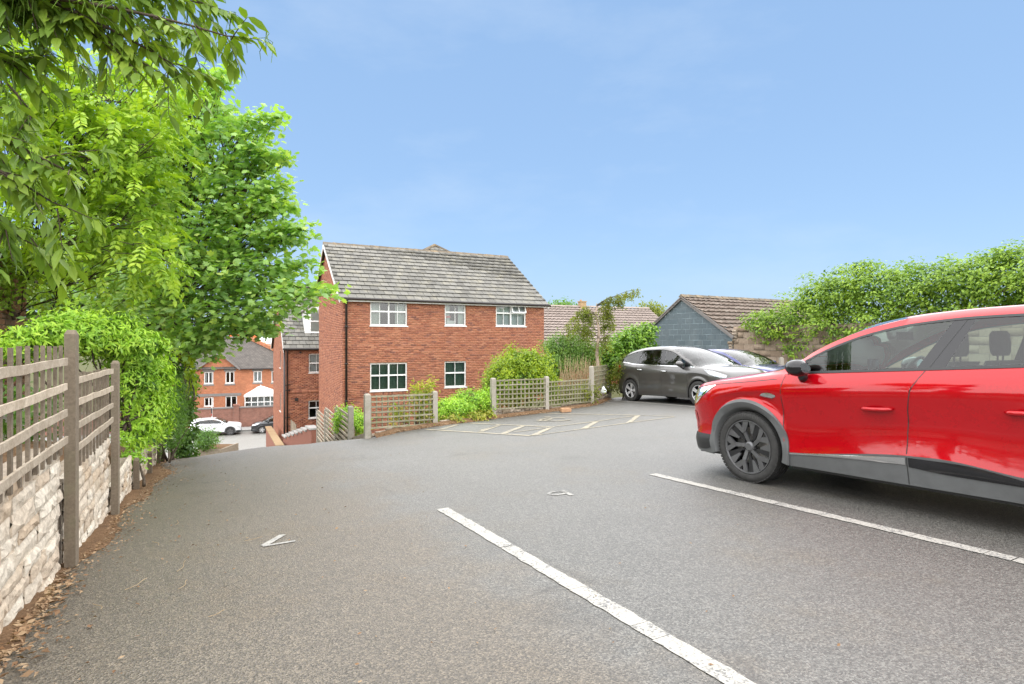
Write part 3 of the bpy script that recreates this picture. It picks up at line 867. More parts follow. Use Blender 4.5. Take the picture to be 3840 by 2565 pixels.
# the fence at the back of the car park
def hpx(y, Z): return (y - 1282.5) * Z / F
back = thing('back_fence', 'mossy trellis fence with concrete posts around the far end of the car park', 'fence', Vector((*P(11, 5), 0)))
BP = [(9.8, 2.48, 9.79, 1476), (10.57, 4.02, 11.2, 1466), (11.16, 5.63, 12.5, 1417), (11.73, 7.39, 13.84, 1411), (12.6, 9.42, 15.5, 1373), (14.55, 11.6, 18.0, 1360)]
for i, (u, v, Z, yt) in enumerate(BP):
    mb = MB(); post_mesh(mb, u, v, gz(u, v) - .4, CZ - hpx(yt, Z), 0.10, 0.10)
    mb.build('post', MT['post_pale'], back, world=True)
def panel(i, j, ya, yb, n, spacing, slats=True, sw=.032):
    a, b = BP[i], BP[j]
    ta, tb = hpx(ya[0], a[2]), hpx(yb[0], b[2]); ba, bb = hpx(ya[1], a[2]), hpx(yb[1], b[2])
    rails = [(lerp(ta, ba, k / (n - 1)), lerp(tb, bb, k / (n - 1))) for k in range(n)]
    trellis(back, a[0], b[0], a[1], b[1], rails, (ta - .02, tb - .02), (ba + .02, bb + .02), spacing, .020, MT['wood_green'], MT['wood_green'], rh=.030, sw=sw, rt=.016, slats=slats)
panel(0, 1, (1489, 1606), (1477, 1590), 7, .135, sw=.022)
panel(2, 3, (1428, 1533), (1420, 1523), 7, .14)
panel(3, 4, (1433, 1520), (1423, 1506), 6, .14)
panel(4, 5, (1378, 1462), (1370, 1448), 6, .14)
# low rough stone edging under that fence
edge = thing('stone_edging', 'low rough brown stone edging under the mossy trellis fence', 'edging', Vector((*P(11.4, 6.5), 0)))
per = [[] for _ in TMPL]
def edge_run(a, b, h0, h1, off=-.06):
    d = Vector((b[0] - a[0], b[1] - a[1])); L = d.length; d.normalize()
    ang = math.atan2(P(d.x, d.y)[1], P(d.x, d.y)[0])
    rot = Matrix.Rotation(ang + math.pi, 3, 'Z')
    t = .05
    while t < L:
        w = random.uniform(.14, .3); f = t / L; h = lerp(h0, h1, f)
        c = Vector(a[:2]) + d * (t + w / 2)
        zb = gz(c.x, c.y) - .03; zz = zb
        while zz < zb + h:
            rh = random.uniform(.07, .11)
            cc = c + Vector((-d.y, d.x)) * (-off + random.uniform(-.02, .02)) * -1
            x, y = P(cc.x + random.uniform(-.02, .02), cc.y)
            per[random.randrange(len(TMPL))].append(TRS((x, y, zz + rh / 2), (w, random.uniform(.07, .11), rh), rot))
            zz += rh
        t += w
edge_run(BP[0], BP[1], .05, .08); edge_run(BP[1], BP[2], .05, .08); edge_run(BP[2], BP[3], .13, .12); edge_run(BP[3], BP[4], .1, .1); edge_run(BP[4], BP[5], .32, .36)
for k, t in enumerate(TMPL): pieces('stone', edge, t, per[k], MT['stone_low'], 60, 'stone_heap', world=True)
# the fence that goes down beside the drive
side = thing('drive_fence', 'open rail fence with concrete posts going downhill beside the drive', 'fence', Vector((*P(13, 2.7), 0)))
SP = [(9.8, 2.48, None), (11.6, 2.60, 1522), (13.45, 2.70, 1527), (15.3, 2.80, 1532), (17.1, 2.90, 1540)]
for i, (u, v, yt) in enumerate(SP):
    if yt is None: continue
    Z = P(u, v)[1]; mb = MB()
    post_mesh(mb, u, v, gz(u, 2.4) - .6, CZ - hpx(yt, Z), 0.10, 0.10)
    mb.build('post', MT['post_pale'], side, world=True)
for (a, b) in zip(SP[1:], SP[2:]):
    Za, Zb = P(a[0], a[1])[1], P(b[0], b[1])[1]
    t = max(hpx(a[2], Za), hpx(b[2], Zb)) - 0.02
    rails = [(t + .11 * k, t + .11 * k) for k in range(8)]
    trellis(side, a[0], b[0], a[1], b[1], rails, (t, t), (t + .8, t + .8), .9, -.03, MT['wood_pale'], MT['wood_green'], rh=.045, rt=.02)
a, b = SP[0], SP[1]
mb = MB()                                    # rough concrete boards below the rails
for (a, b) in zip(SP[:], SP[1:]):
    x0, y0 = P(a[0], a[1] + .02); x1, y1 = P(b[0], b[1] + .02)
    za, zb = gz(a[0], 2.4), gz(b[0], 2.4)
    h = 0.12 if a[2] is None else 0.30
    mb.prism([(x0, y0, za - .5), (x1, y1, zb - .5), (x1, y1, zb + h - .04), (x0, y0, za + h)], Vector((*P(0, .06), 0)))
mb.build('gravel_board', MT['stone_low'], side, world=True)
# wooden palings and iron gate post further down on the left
pal = thing('picket_fence', 'grey close-boarded picket fence going down past the ivy', 'fence', Vector((*P(16, -.8), 0)))
u = 12.6; i = 0
while u < 21.5:
    z0 = gz(u, -.6); h = 0.42 + 0.50 * sstep(14, 20, u)
    x, y = P(u, -0.62 + .012 * (i % 2)); M = Matrix.Translation((x, y, z0)) @ URot.to_4x4()
    mb = MB(); mb.box(-.045, .045, -.009, .009, -.1, h + random.uniform(-.02, .02), M=M)
    mb.build('board', MT['wood_pale'] if i % 3 else MT['wood_dark'], pal, world=True)
    u += .105; i += 1
gp = thing('iron_gatepost', 'black iron gatepost with round cap at the end of the picket fence', 'post', P3(21.7, -.5))
mb = MB(); mb.tube([(0, 0, -.2), (0, 0, 1.25)], 0.045, 10); mb.build('shaft', MT['metal_black'], gp)
mb = MB(); mb.lathe([(1.25, .06), (1.29, .085), (1.35, .085), (1.40, .05), (1.43, .0)], 12, 'z'); mb.build('cap', MT['metal_black'], gp, smooth=True)

# the small loose things: half brick, plastic bag
bk = thing('loose_brick', 'single loose brick lying on the tarmac by the back fence', 'brick', P3(*gpx(2120, 1546)) + Vector((0, 0, .012)))
mb = MB(); M = Matrix.Rotation(R(20), 4, 'Z')
q = []
for z, s in ((0, 1), (.045, 1.02), (.09, .93)):
    q.append([M @ Vector((a * .13 * s, b * .07 * s, z)) for a, b in ((-1, -1), (-.2, -1.12), (1, -.9), (1.04, .1), (.95, 1), (-.9, 1.04), (-1, -1))])
mb.grid(q); mb.add(q[-1][:-1], [tuple(range(6))])
mb.build('brick_body', MT['terracotta'], bk, autosmooth=40)
bag = thing('plastic_bag', 'crumpled white plastic bag on the stone edging beside the grey car', 'bag', Vector(px(2263, 1474, 15.9)))
mb = MB(); rows = []
for j in range(7):
    t = j / 6; r = (.085 * math.sin(math.pi * min(.95, t * .7 + .3)))
    rows.append([(r * math.cos(a) * random.uniform(.7, 1.2), r * math.sin(a) * random.uniform(.7, 1.2), t * .2) for a in np.linspace(0, 2 * math.pi, 10)[:-1]])
for r_ in rows: r_.append(r_[0])
mb.grid(rows); mb.build('bag_skin', MT['plastic_bag'], bag)
cp = thing('concrete_stub', 'short concrete fence post in front of the tan block wall', 'post', px(2930, 1440, 17.2))
mb = MB(); mb.box(-.055, .055, -.055, .055, -.3, .80); mb.box(-.035, .035, -.035, .035, .80, .83); mb.build('shaft', MT['post_pale'], cp)
# ------------------------------------------------------------------ buildings
def brick_tex(name, c1, c2, mort, sc=1.0):
    m, nt, b = new_mat(name)
    tc = nt.nodes.new('ShaderNodeTexCoord'); sep = nd(nt, 'ShaderNodeSeparateXYZ'); nt.links.new(tc.outputs['Object'], sep.inputs[0])
    cmb = nd(nt, 'ShaderNodeCombineXYZ')
    nt.links.new(math_n(nt, 'ADD', sep.outputs[0], sep.outputs[1]), cmb.inputs[0]); nt.links.new(sep.outputs[2], cmb.inputs[1])
    br = nd(nt, 'ShaderNodeTexBrick')
    br.inputs['Scale'].default_value = 1.0
    br.inputs['Brick Width'].default_value = 0.225 * sc; br.inputs['Row Height'].default_value = 0.075 * sc; br.inputs['Mortar Size'].default_value = 0.008
    br.inputs['Color1'].default_value = (*c1, 1); br.inputs['Color2'].default_value = (*c2, 1); br.inputs['Mortar'].default_value = (*mort, 1)
    nt.links.new(cmb.outputs[0], br.inputs[0])
    n = noise(nt, 1.2, 6, 0.7, coord='World'); n2 = noise(nt, 14, 4, coord='World')
    c = mixc(nt, 1.0, br.outputs[0], ramp(nt, n, [(0.3, (0.8, 0.8, 0.8)), (0.7, (1.15, 1.12, 1.1))]), 'MULTIPLY')
    c = mixc(nt, 1.0, c, ramp(nt, n2, [(0.3, 0.8), (0.7, 1.15)]), 'MULTIPLY')
    nt.links.new(c, b.inputs['Base Color']); b.inputs['Roughness'].default_value = 0.9; b.inputs['Specular IOR Level'].default_value = 0.2
    bump(nt, b, br.outputs['Fac'], -0.4, 0.006)
    MT[name] = m
brick_tex('far_brick', (0.46, 0.165, 0.08), (0.36, 0.115, 0.055), (0.42, 0.27, 0.18))
brick_tex('far_wall_brick', (0.28, 0.12, 0.085), (0.21, 0.085, 0.06), (0.32, 0.24, 0.2))
def far_tile(name, c0, c1):
    m, nt, b = new_mat(name)
    tc = nt.nodes.new('ShaderNodeTexCoord'); sep = nd(nt, 'ShaderNodeSeparateXYZ'); nt.links.new(tc.outputs['Object'], sep.inputs[0])
    cmb = nd(nt, 'ShaderNodeCombineXYZ'); nt.links.new(sep.outputs[0], cmb.inputs[0]); nt.links.new(sep.outputs[2], cmb.inputs[1])
    br = nd(nt, 'ShaderNodeTexBrick')
    for k, v in (('Scale', 1.0), ('Brick Width', 0.25), ('Row Height', 0.14), ('Mortar Size', 0.012)): br.inputs[k].default_value = v
    br.inputs['Color1'].default_value = (*c0, 1); br.inputs['Color2'].default_value = (*c1, 1); br.inputs['Mortar'].default_value = (*(q * .45 for q in c0), 1)
    nt.links.new(cmb.outputs[0], br.inputs[0])
    c = mixc(nt, 1.0, br.outputs[0], ramp(nt, noise(nt, 2, 5, 0.7, coord='World'), [(0.3, 0.75), (0.7, 1.25)]), 'MULTIPLY')
    nt.links.new(c, b.inputs['Base Color']); b.inputs['Roughness'].default_value = 0.85
    bump(nt, b, br.outputs['Fac'], -0.5, 0.02)
    MT[name] = m
far_tile('far_roof', (0.085, 0.075, 0.066), (0.115, 0.10, 0.088))
MT['underlay'] = plain('roof_underlay', (0.05, 0.047, 0.043), 0.9)

def frame(X, Y, ang, z=CZ):
    return Matrix.Translation((X, Y, z)) @ Matrix.Rotation(R(ang), 4, 'Z')
def on_face(M, xpx, y=0.0):          # local x at which the photo column xpx meets the plane local-y = y
    o = M @ Vector((0, y, 0)); d = (M.to_3x3() @ Vector((1, 0, 0)))
    r = (xpx - 1920) / F
    t = (r * o.y - o.x) / (d.x - r * d.y)
    return t, (o + d * t).y
def bricks(parent, T, L, z0, z1, holes=(), top=None, mat='brick', limit=300, bl=0.225, bh=0.075, joint=0.010, depth=0.06, soldier=(), proud=0.007, M0=None, name='brick', courses='brick_courses'):
    """Bricks of one wall face. T: wall plane to parent space (x along, y inwards, z up)."""
    mats = []; big = []; z = z0; row = 0
    rotT = T.to_3x3()
    M0 = M0 or Matrix.Identity(4)
    def put(a, b, za, zb):
        if b - a < 0.03: return
        c = T @ Vector(((a + b) / 2, depth / 2 - proud + random.uniform(-.002, .002), (za + zb) / 2))
        mats.append(TRS(c, (b - a, depth, zb - za), rotT)); big.append(view_size(M0 @ c) * (b - a) * (0.7 + .6 * random.random()))
    while z < z1 - 0.01:
        sol = [s for s in soldier if s[0] - 1e-4 <= z < s[1] - 1e-4]
        h = (sol[0][1] - sol[0][0]) if sol else bh
        w = bh if sol else bl
        x = 0.0 if (row % 2 == 0 or sol) else -bl / 2
        while x < L:
            a, b = max(0, x) + joint / (3 if sol else 2), min(L, x + w) - joint / (3 if sol else 2)
            za, zb = z + joint / 2, min(z + h, z1) - joint / 2
            if top is not None:
                t0 = top((a + b) / 2)
                if za > t0 - 0.02: x += w; continue
                zb = min(zb, t0)
            segs = [(a, b)]
            for (hx0, hx1, hz0, hz1) in holes:
                if za < hz1 - .01 and zb > hz0 + .01:
                    ns = []
                    for (p, q) in segs:
                        if q <= hx0 or p >= hx1: ns.append((p, q))
                        else:
                            if p < hx0: ns.append((p, hx0))
                            if q > hx1: ns.append((hx1, q))
                    segs = ns
            for p, q in segs: put(p, q, za, zb)
            x += w
        z += h; row += 1
    pieces(name, parent, unit_box(), mats, MT[mat], limit, courses, big)
def holed_wall(mb, T, L, z0, z1, holes=(), th=0.12, y0=0.0, top=None, mi=0):
    xs = sorted({0, L, *[h[0] for h in holes], *[h[1] for h in holes]}); zs = sorted({z0, z1, *[h[2] for h in holes], *[h[3] for h in holes]})
    for a, b in zip(xs, xs[1:]):
        for c, d in zip(zs, zs[1:]):
            if any(h[0] <= (a + b) / 2 <= h[1] and h[2] <= (c + d) / 2 <= h[3] for h in holes): continue
            q = [(a, y0, c), (b, y0, c), (b, y0 + th, c), (a, y0 + th, c), (a, y0, d), (b, y0, d), (b, y0 + th, d), (a, y0 + th, d)]
            mb.add([T @ Vector(p) for p in q], [(0, 3, 2, 1), (4, 5, 6, 7), (0, 1, 5, 4), (1, 2, 6, 5), (2, 3, 7, 6), (3, 0, 4, 7)], mi)
def window(parent, T, x0, x1, z0, z1, lights=2, transom=0.36, bars=True, open_top=None, curtain=None, set_in=0.045, fr=0.055, label=None, name='window', glass='window_glass', frm='upvc', sill=True, cur_full=False):
    mb = MB(); y0, y1 = set_in, set_in + 0.06
    def bar(a, b, c, d, ya=y0, yb=y1): mb.box(a, b, ya, yb, c, d, M=T)
    bar(x0, x0 + fr, z0, z1); bar(x1 - fr, x1, z0, z1); bar(x0 + fr, x1 - fr, z1 - fr, z1); bar(x0 + fr, x1 - fr, z0, z0 + fr)
    zt = z1 - (z1 - z0) * transom if transom else None
    if zt: bar(x0 + fr, x1 - fr, zt - fr * .6, zt + fr * .6, y0 - .002, y1)
    W = (x1 - x0 - 2 * fr) / lights
    for i in range(1, lights):
        xm = x0 + fr + W * i
        bar(xm - fr * .55, xm + fr * .55, z0 + fr, z1 - fr, y0 - .004, y1 - .002)
    cells = []
    for i in range(lights):
        a, b = x0 + fr + W * i + (fr * .55 if i else 0), x0 + fr + W * (i + 1) - (fr * .55 if i < lights - 1 else 0)
        if zt: cells += [(a, b, zt + fr * .6, z1 - fr, True, i), (a, b, z0 + fr, zt - fr * .6, False, i)]
        else: cells.append((a, b, z0 + fr, z1 - fr, False, i))
    if bars:
        for (a, b, c, d, up, i) in cells:
            m = (a + b) / 2; bar(m - .011, m + .011, c, d, y0 + .012, y0 + .05)
    w = mb.build(name, MT[frm], parent)
    if label: w['label'] = label
    if sill:
        mb = MB(); mb.box(x0 - .03, x1 + .03, -0.05, set_in + .05, z0 - .045, z0 - .003, M=T); mb.build('sill', MT[frm], w)
    for (a, b, c, d, up, i) in cells:
        mb = MB(); y = y0 + .03
        if up and open_top == i:
            s = .16
            mb.add([T @ Vector(q) for q in ((a, y0 - s, c), (b, y0 - s, c), (b, y0, d), (a, y0, d))], [(0, 1, 2, 3)])
            m2 = MB()
            for e0, e1 in (((a, y0 - s, c), (b, y0 - s, c)), ((a, y0 - s, c), (a, y0, d)), ((b, y0 - s, c), (b, y0, d)), ((a, y0, d), (b, y0, d)), (((a + b) / 2, y0 - s, c), ((a + b) / 2, y0, d))):
                m2.beam(T @ Vector(e0), T @ Vector(e1), .045, .045)
            m2.build('open_sash', MT[frm], w)
        else:
            mb.add([T @ Vector(q) for q in ((a, y, c), (b, y, c), (b, y, d), (a, y, d))], [(0, 1, 2, 3)])
        mb.build('pane', MT[glass], w)
    if curtain:
        mb = MB(); yy = y1 + .10
        spans = [(x0, x1)] if cur_full else [(x0, x0 + (x1 - x0) * .30), (x1 - (x1 - x0) * .30, x1)]
        for a, b in spans:
            n = max(10, int((b - a) / .03)); rows = []
            for zz in (z0, z1):
                rows.append([tuple(T @ Vector((a + (b - a) * i / n, yy + .02 * math.sin(i * 1.9) + .008 * random.random(), zz))) for i in range(n + 1)])
            mb.grid(rows)
        mb.build('curtain', MT[curtain], w, smooth=True)
    return w
def tile_tmpl():                      # flat tile, undercut along its lower edge
    v = [(-.5, -.40, -.5), (.5, -.40, -.5), (.5, .5, -.5), (-.5, .5, -.5), (-.5, -.5, .5), (.5, -.5, .5), (.5, .5, .5), (-.5, .5, .5)]
    return v, unit_box()[1]
def roof_tiles(parent, T, L, S, cols, rows, mat, limit=300, M0=None, tmpl=None, name='roof_tile', th=0.034, overlap=0.09, stagger=True, jit=1.0, clip=None):
    """T: slope plane (x along eaves, y up the slope, z outwards)."""
    w = L / cols; g = S / rows; mats = []; big = []
    M0 = M0 or Matrix.Identity(4)
    rot0 = T.to_3x3()
    for r in range(rows):
        n = cols + (1 if stagger and r % 2 else 0)
        for c in range(n):
            a = (c - (.5 if stagger and r % 2 else 0)) * w; b = a + w
            a, b = max(0, a), min(L, b)
            if b - a < .05: continue
            yc = r * g + (g + overlap) / 2 - .02
            if clip and not clip((a + b) / 2, r * g + g / 2): continue
            tilt = Matrix.Rotation(-math.atan2(th * 1.15, g) + random.uniform(-.008, .008) * jit, 3, 'X') @ Matrix.Rotation(random.uniform(-.006, .006) * jit, 3, 'Z')
            p = T @ Vector(((a + b) / 2, yc, th * 1.1 + random.uniform(0, .003) * jit))
            mats.append(TRS(p, (b - a - .016, g + overlap, th), rot0 @ tilt)); big.append(view_size(M0 @ p) * (b - a))
    pieces(name, parent, tmpl or tile_tmpl(), mats, MT[mat], limit, name + '_courses', big)
def slope_T(o, xdir, updir):
    x = Vector(xdir).normalized(); y = Vector(updir).normalized(); z = x.cross(y).normalized(); y = z.cross(x)
    return Matrix(((x.x, y.x, z.x, o[0]), (x.y, y.y, z.y, o[1]), (x.z, y.z, z.z, o[2]), (0, 0, 0, 1)))
def ridge_row(parent, a, b, w=0.26, n=20, mat='ridge', pitch=33):
    a, b = Vector(a), Vector(b); d = (b - a) / n
    x = d.normalized(); up = Vector((0, 0, 1)); s = x.cross(up).normalized()
    for i in range(n):
        mb = MB(); p, q = a + d * i, a + d * (i + 1.03); lift = random.uniform(0, .012)
        hw = w / 2; dz = hw * math.tan(R(pitch))
        rows = []
        for e, g in ((p, .012), (q, 0.0)):
            rows.append([e + s * (-hw - g) + up * (-dz + lift), e + s * (-hw * .35) + up * (.012 + g + lift - dz * .22), e + up * (.035 + g + lift), e + s * (hw * .35) + up * (.012 + g + lift - dz * .22), e + s * (hw + g) + up * (-dz + lift)])
        mb.grid(rows)
        mb.add(rows[0], [(0, 1, 2, 3, 4)]); mb.add(rows[1], [(4, 3, 2, 1, 0)])
        mb.build('ridge_tile', MT[mat], parent)

# ---- the block of flats
BM = frame(-6.8, 22.5, 26.5)
flat = thing('apartment_block', 'red brick block of flats with grey tiled roof behind the mossy trellis fence', 'building', BM)
LF, DP, AP = 9.3, 6.9, 4.3
ZB, ZE, ZR, ZE2 = -4.0, 1.79, 4.56, 2.80
def win_at(M, xa, xb, ya, yb, yloc=0.0):
    a, Za = on_face(M, xa, yloc); b, Zb = on_face(M, xb, yloc); Z = (Za + Zb) / 2
    return (a, b, (1282.5 - yb) * Z / F, (1282.5 - ya) * Z / F)
I4 = Matrix.Identity(4)
W = [win_at(BM, 1388, 1527, 1127, 1221), win_at(BM, 1668, 1747, 1132, 1221), win_at(BM, 1860, 1972, 1137, 1223),
     win_at(BM, 1388, 1527, 1361, 1464), win_at(BM, 1667, 1748, 1355, 1451)]
W += [(W[2][0], W[2][1], W[4][2], W[4][3])]
SOL = ((-0.685, -0.475),)
GT = Matrix.Rotation(R(90), 4, 'Z')                    # gable wall: local x runs along depth
GT = Matrix(((0, 1, 0, 0), (-1, 0, 0, DP), (0, 0, 1, 0), (0, 0, 0, 1)))   # x' along -depth: from rear to front, y' inwards (+x)
def gable_top(t):                                      # t from rear to front
    y = DP - t
    return lerp(ZE, ZR, y / AP) if y < AP else lerp(ZR, ZE2, (y - AP) / (DP - AP))
mb = MB()
holed_wall(mb, I4, LF, ZB, ZE, W)
holed_wall(mb, Matrix(((1, 0, 0, 0), (0, 1, 0, DP - .12), (0, 0, 1, 0), (0, 0, 0, 1))), LF, ZB, ZE2)
for x0 in (0.0, LF - .12):
    mb.prism([(x0, 0, ZB), (x0, DP, ZB), (x0, DP, ZE2 - .02), (x0, AP, ZR - .02), (x0, 0, ZE - .02)], (.12, 0, 0))
fw = mb.build('wall', MT['mortar'], flat)
mb = MB()
mb.box(.13, LF - .13, .9, DP - .13, ZE - .15, ZE - .05); mb.box(.13, LF - .13, .13, DP - .13, -0.75, -0.65); mb.box(.13, LF - .13, 2.6, 2.7, ZB, ZE)
mb.build('floor_slab', MT['room'], flat)
bricks(flat, I4, LF, ZB + .0, ZE - .02, W, M0=BM, limit=300)
bricks(flat, GT, DP, ZB, ZR, (), top=gable_top, M0=BM, limit=0)
mb = MB()                                              # heads on edge under the sills
for (a, b, c, d) in W:
    n = int((b - a + .2) / .075)
    for i in range(n): mb.box(a - .1 + i * .075 + .005, a - .1 + (i + 1) * .075 - .005, -.012, .03, c - .165, c - .055, rnd=random.random())
o = mb.build('sill_bricks', MT['brick'], flat); o['kind'] = 'stuff'
cur = ['curtain', 'curtain', 'curtain_w', 'blind_g', 'blind_g', 'curtain_w']
for i, (a, b, c, d) in enumerate(W):
    window(flat, I4, a, b, c, d, 1 if i in (1, 4) else 2, 0.44 if i < 3 else .45, True, 1 if i == 2 else None, cur[i], cur_full=i in (2, 3, 4, 5))
mb = MB(); a, b, c, d = W[1]
mb.box(a + .15, a + .55, .16, .19, c + .05, c + .22); mb.box(a + .1, a + .32, .17, .2, c + .34, c + .44, mi=1)
mb.build('window_notice', [MT['white_pl'], MT['red_lamp']], flat)
# roof
sl = math.hypot(AP, ZR - ZE); ov = 0.22
ex = Vector((1, 0, 0)); upf = Vector((0, AP, ZR - ZE)).normalized(); upr = Vector((0, -(DP - AP), ZR - ZE2)).normalized()
of = Vector((-.16, 0, ZE + .06)) - upf * ov
TF = slope_T(of, ex, upf)
orr = Vector((LF + .16, DP, ZE2 + .06)) - upr * ov
TR = slope_T(orr, -ex, upr)
mb = MB()
for Tm, S in ((TF, sl + ov), (TR, math.hypot(DP - AP, ZR - ZE2) + ov)):
    mb.box(0, LF + .32, 0, S, -.09, -.012, M=Tm)
rf = mb.build('roof', MT['underlay'], flat)
roof_tiles(flat, TF, LF + .32, sl + ov - .05, 28, 14, 'slate', 300, BM)
roof_tiles(flat, TR, LF + .32, math.hypot(DP - AP, ZR - ZE2) + ov - .05, 28, 9, 'slate', 0, BM)
ridge_row(flat, (-.17, AP, ZR + .10), (LF + .17, AP, ZR + .10), n=22)
mb = MB()                                              # barge boards
for x in (-.17, LF + .13):
    mb.prism([of.copy() + Vector((x + .16, 0, -.16)), of.copy() + Vector((x + .16, 0, .0)), (x, AP, ZR + .05), (x, AP, ZR - .12)], (.035, 0, 0))
    e2 = Vector((x, DP, ZE2 + .06)) - upr * ov
    mb.prism([e2 + Vector((0, 0, -.16)), e2, (x, AP, ZR + .05), (x, AP, ZR - .12)], (.035, 0, 0))
mb.build('barge_board', MT['white_pl'], flat)
mb = MB(); mb.box(-.13, LF + .13, -.19, -.165, ZE - .16, ZE - .02); mb.box(-.13, LF + .13, -.165, -.012, ZE - .16, ZE - .145); mb.build('fascia', MT['white_pl'], flat)
mb = MB(); mb.tube([(-.18, -.25, ZE - .05), (LF + .2, -.25, ZE - .065)], .055, 8); mb.build('gutter', MT['dark_pl'], flat, smooth=True)
mb = MB(); mb.tube([(.13, -.25, ZE - .08), (.13, -.2, ZE - .16), (.13, -.065, ZE - .3), (.13, -.065, ZB + .1)], .045, 8)
for z in (.6, -.9, -2.4): mb.box(.07, .19, -.11, -.01, z, z + .05)
mb.build('downpipe', MT['dark_pl'], flat, smooth=True)
# cross roof behind the ridge
t, Zc = on_face(BM, 1630, 9.5); pk = (1282.5 - 921) * Zc / F
mb = MB()
hw = 3.2; zz = pk - hw * .62
A, B_, C, D, E, G = (t, 9.5, pk), (t, 15, pk), (t - hw, 15, zz), (t + hw, 15, zz), (t - hw, 7.0, zz), (t + hw, 7.0, zz)
mb.add([A, B_, C, D, E, G], [(0, 1, 2, 4), (1, 0, 5, 3), (0, 4, 5)])
mb.build('cross_roof', MT['slate'], flat)
TT = slope_T(Vector(E), Vector(G) - Vector(E), Vector(A) - (Vector(E) + Vector(G)) / 2)
SH = (Vector(A) - (Vector(E) + Vector(G)) / 2).length
roof_tiles(flat, TT, 2 * hw, SH, 20, 9, 'slate', 0, BM, clip=lambda a, b: abs(a - hw) < hw * (1 - b / SH) - .1)
mb = MB()
mb.tube([E, Vector(A) + Vector((0, 0, .03))], .09, 6); mb.tube([G, Vector(A) + Vector((0, 0, .03))], .09, 6); mb.tube([Vector(A) + Vector((0, 0, .03)), Vector(B_) + Vector((0, 0, .03))], .09, 6)
mb.build('hip_tiles', MT['ridge'], flat)
mb = MB(); mb.box(t - hw + .3, t + hw - .3, DP + .01, 14, ZB, zz + .05); mb.build('rear_wall', MT['rough_wall'], flat)

# ---- the lower wing beyond it
wing = thing('brick_wing', 'tall narrow red brick wing with white dormer, lower down behind the block of flats', 'building', BM @ Matrix.Translation((-1.31, 10.15, 0)))
WMx = BM @ Matrix.Translation((-1.31, 10.15, 0))
LW, DW, ZB2, ZEw, ZRw = 6.0, 10.9, -7.2, -0.33, 3.62
ww = [win_at(WMx, 1158, 1215, 1326, 1397), win_at(WMx, 1157, 1215, 1502, 1567)]
mb = MB(); holed_wall(mb, I4, LW, ZB2, ZEw, ww)
sw_ = []
GW = Matrix(((0, 1, 0, 0), (-1, 0, 0, DW), (0, 0, 1, 0), (0, 0, 0, 1)))
def side_t(xpx):                                       # distance from the front corner along the side wall
    o = WMx.translation; d = WMx.to_3x3() @ Vector((0, 1, 0)); r = (xpx - 1920) / F
    t_ = (r * o.y - o.x) / (d.x - r * d.y); return t_, (o + d * t_).y
for ya, yb in ((1316, 1379), (1475, 1541)):
    t_, Z_ = side_t(1052); sw_.append((DW - t_ - .45, DW - t_ + .45, (1282.5 - yb) * Z_ / F, (1282.5 - ya) * Z_ / F))
holed_wall(mb, GW, DW, ZB2, ZEw, sw_)
mb.prism([(0, 0, ZEw), (0, DW, ZEw), (0, DW / 2, ZRw - .02)], (.12, 0, 0)); mb.prism([(LW - .12, 0, ZB2), (LW - .12, DW, ZB2), (LW - .12, DW, ZEw), (LW - .12, DW / 2, ZRw - .02), (LW - .12, 0, ZEw)], (.12, 0, 0))
mb.box(0.12, LW - .12, DW - .12, DW, ZB2, ZEw)
mb.build('wall', MT['mortar'], wing)
bricks(wing, I4, 2.6, ZB2 + 1, ZEw - .02, ww, soldier=((-2.95, -2.74),), M0=WMx, limit=160)
bricks(wing, GW, DW, ZB2 + 1, ZRw, sw_, top=lambda t: lerp(ZEw, ZRw, 1 - abs(t - DW / 2) / (DW / 2)), M0=WMx, limit=0)
for i, (a, b, c, d) in enumerate(ww): window(wing, I4, a, b, c, d, 1, .5 if i == 0 else .42, True, None, 'curtain_w' if i == 0 else None, cur_full=True)
for (a, b, c, d) in sw_: window(wing, GW, a, b, c, d, 1, .4, False, None, None)
slw = math.hypot(DW / 2, ZRw - ZEw); upw = Vector((0, DW / 2, ZRw - ZEw)).normalized()
TW = slope_T(Vector((-.16, 0, ZEw + .06)) - upw * .22, ex, upw)
upw2 = Vector((0, -DW / 2, ZRw - ZEw)).normalized()
TW2 = slope_T(Vector((LW + .1, DW, ZEw + .06)) - upw2 * .22, -ex, upw2)
mb = MB()
for Tm in (TW, TW2): mb.box(0, LW + .26, 0, slw + .22, -.09, -.012, M=Tm)
mb.build('roof', MT['underlay'], wing)
roof_tiles(wing, TW, LW + .26, slw + .18, 18, 18, 'slate', 200, WMx)
ridge_row(wing, (-.17, DW / 2, ZRw + .10), (LW, DW / 2, ZRw + .10), n=14)
mb = MB()
for e, u_ in ((Vector((-.17, 0, ZEw + .06)) - upw * .22, upw), (Vector((-.17, DW, ZEw + .06)) - upw2 * .22, upw2)):
    mb.prism([e + Vector((0, 0, -.2)), e, (-.17, DW / 2, ZRw + .05), (-.17, DW / 2, ZRw - .15)], (.035, 0, 0))
mb.build('barge_board', MT['white_pl'], wing)
mb = MB(); mb.tube([(-.18, -.25, ZEw - .05), (LW, -.25, ZEw - .06)], .06, 8); mb.build('gutter', MT['dark_pl'], wing, smooth=True)
mb = MB(); mb.tube([(-.09, -.06, ZEw - .1), (-.09, -.06, ZB2)], .055, 8); mb.tube([(.05, -.22, ZEw - .1), (.05, -.06, ZEw - .3), (.05, -.06, ZB2)], .035, 8)
for z in (-2.4, -2.7, -4.2): mb.tube([(-.09, -.06, z), (.2, -.06, z + .04)], .03, 6)
mb.build('downpipe', MT['dark_pl'], wing, smooth=True)
mb = MB(); a = on_face(WMx, 1112)[0]; mb.box(a - .09, a + .09, -.03, .02, -3.3, -3.12); mb.build('vent', MT['dark_pl'], wing)
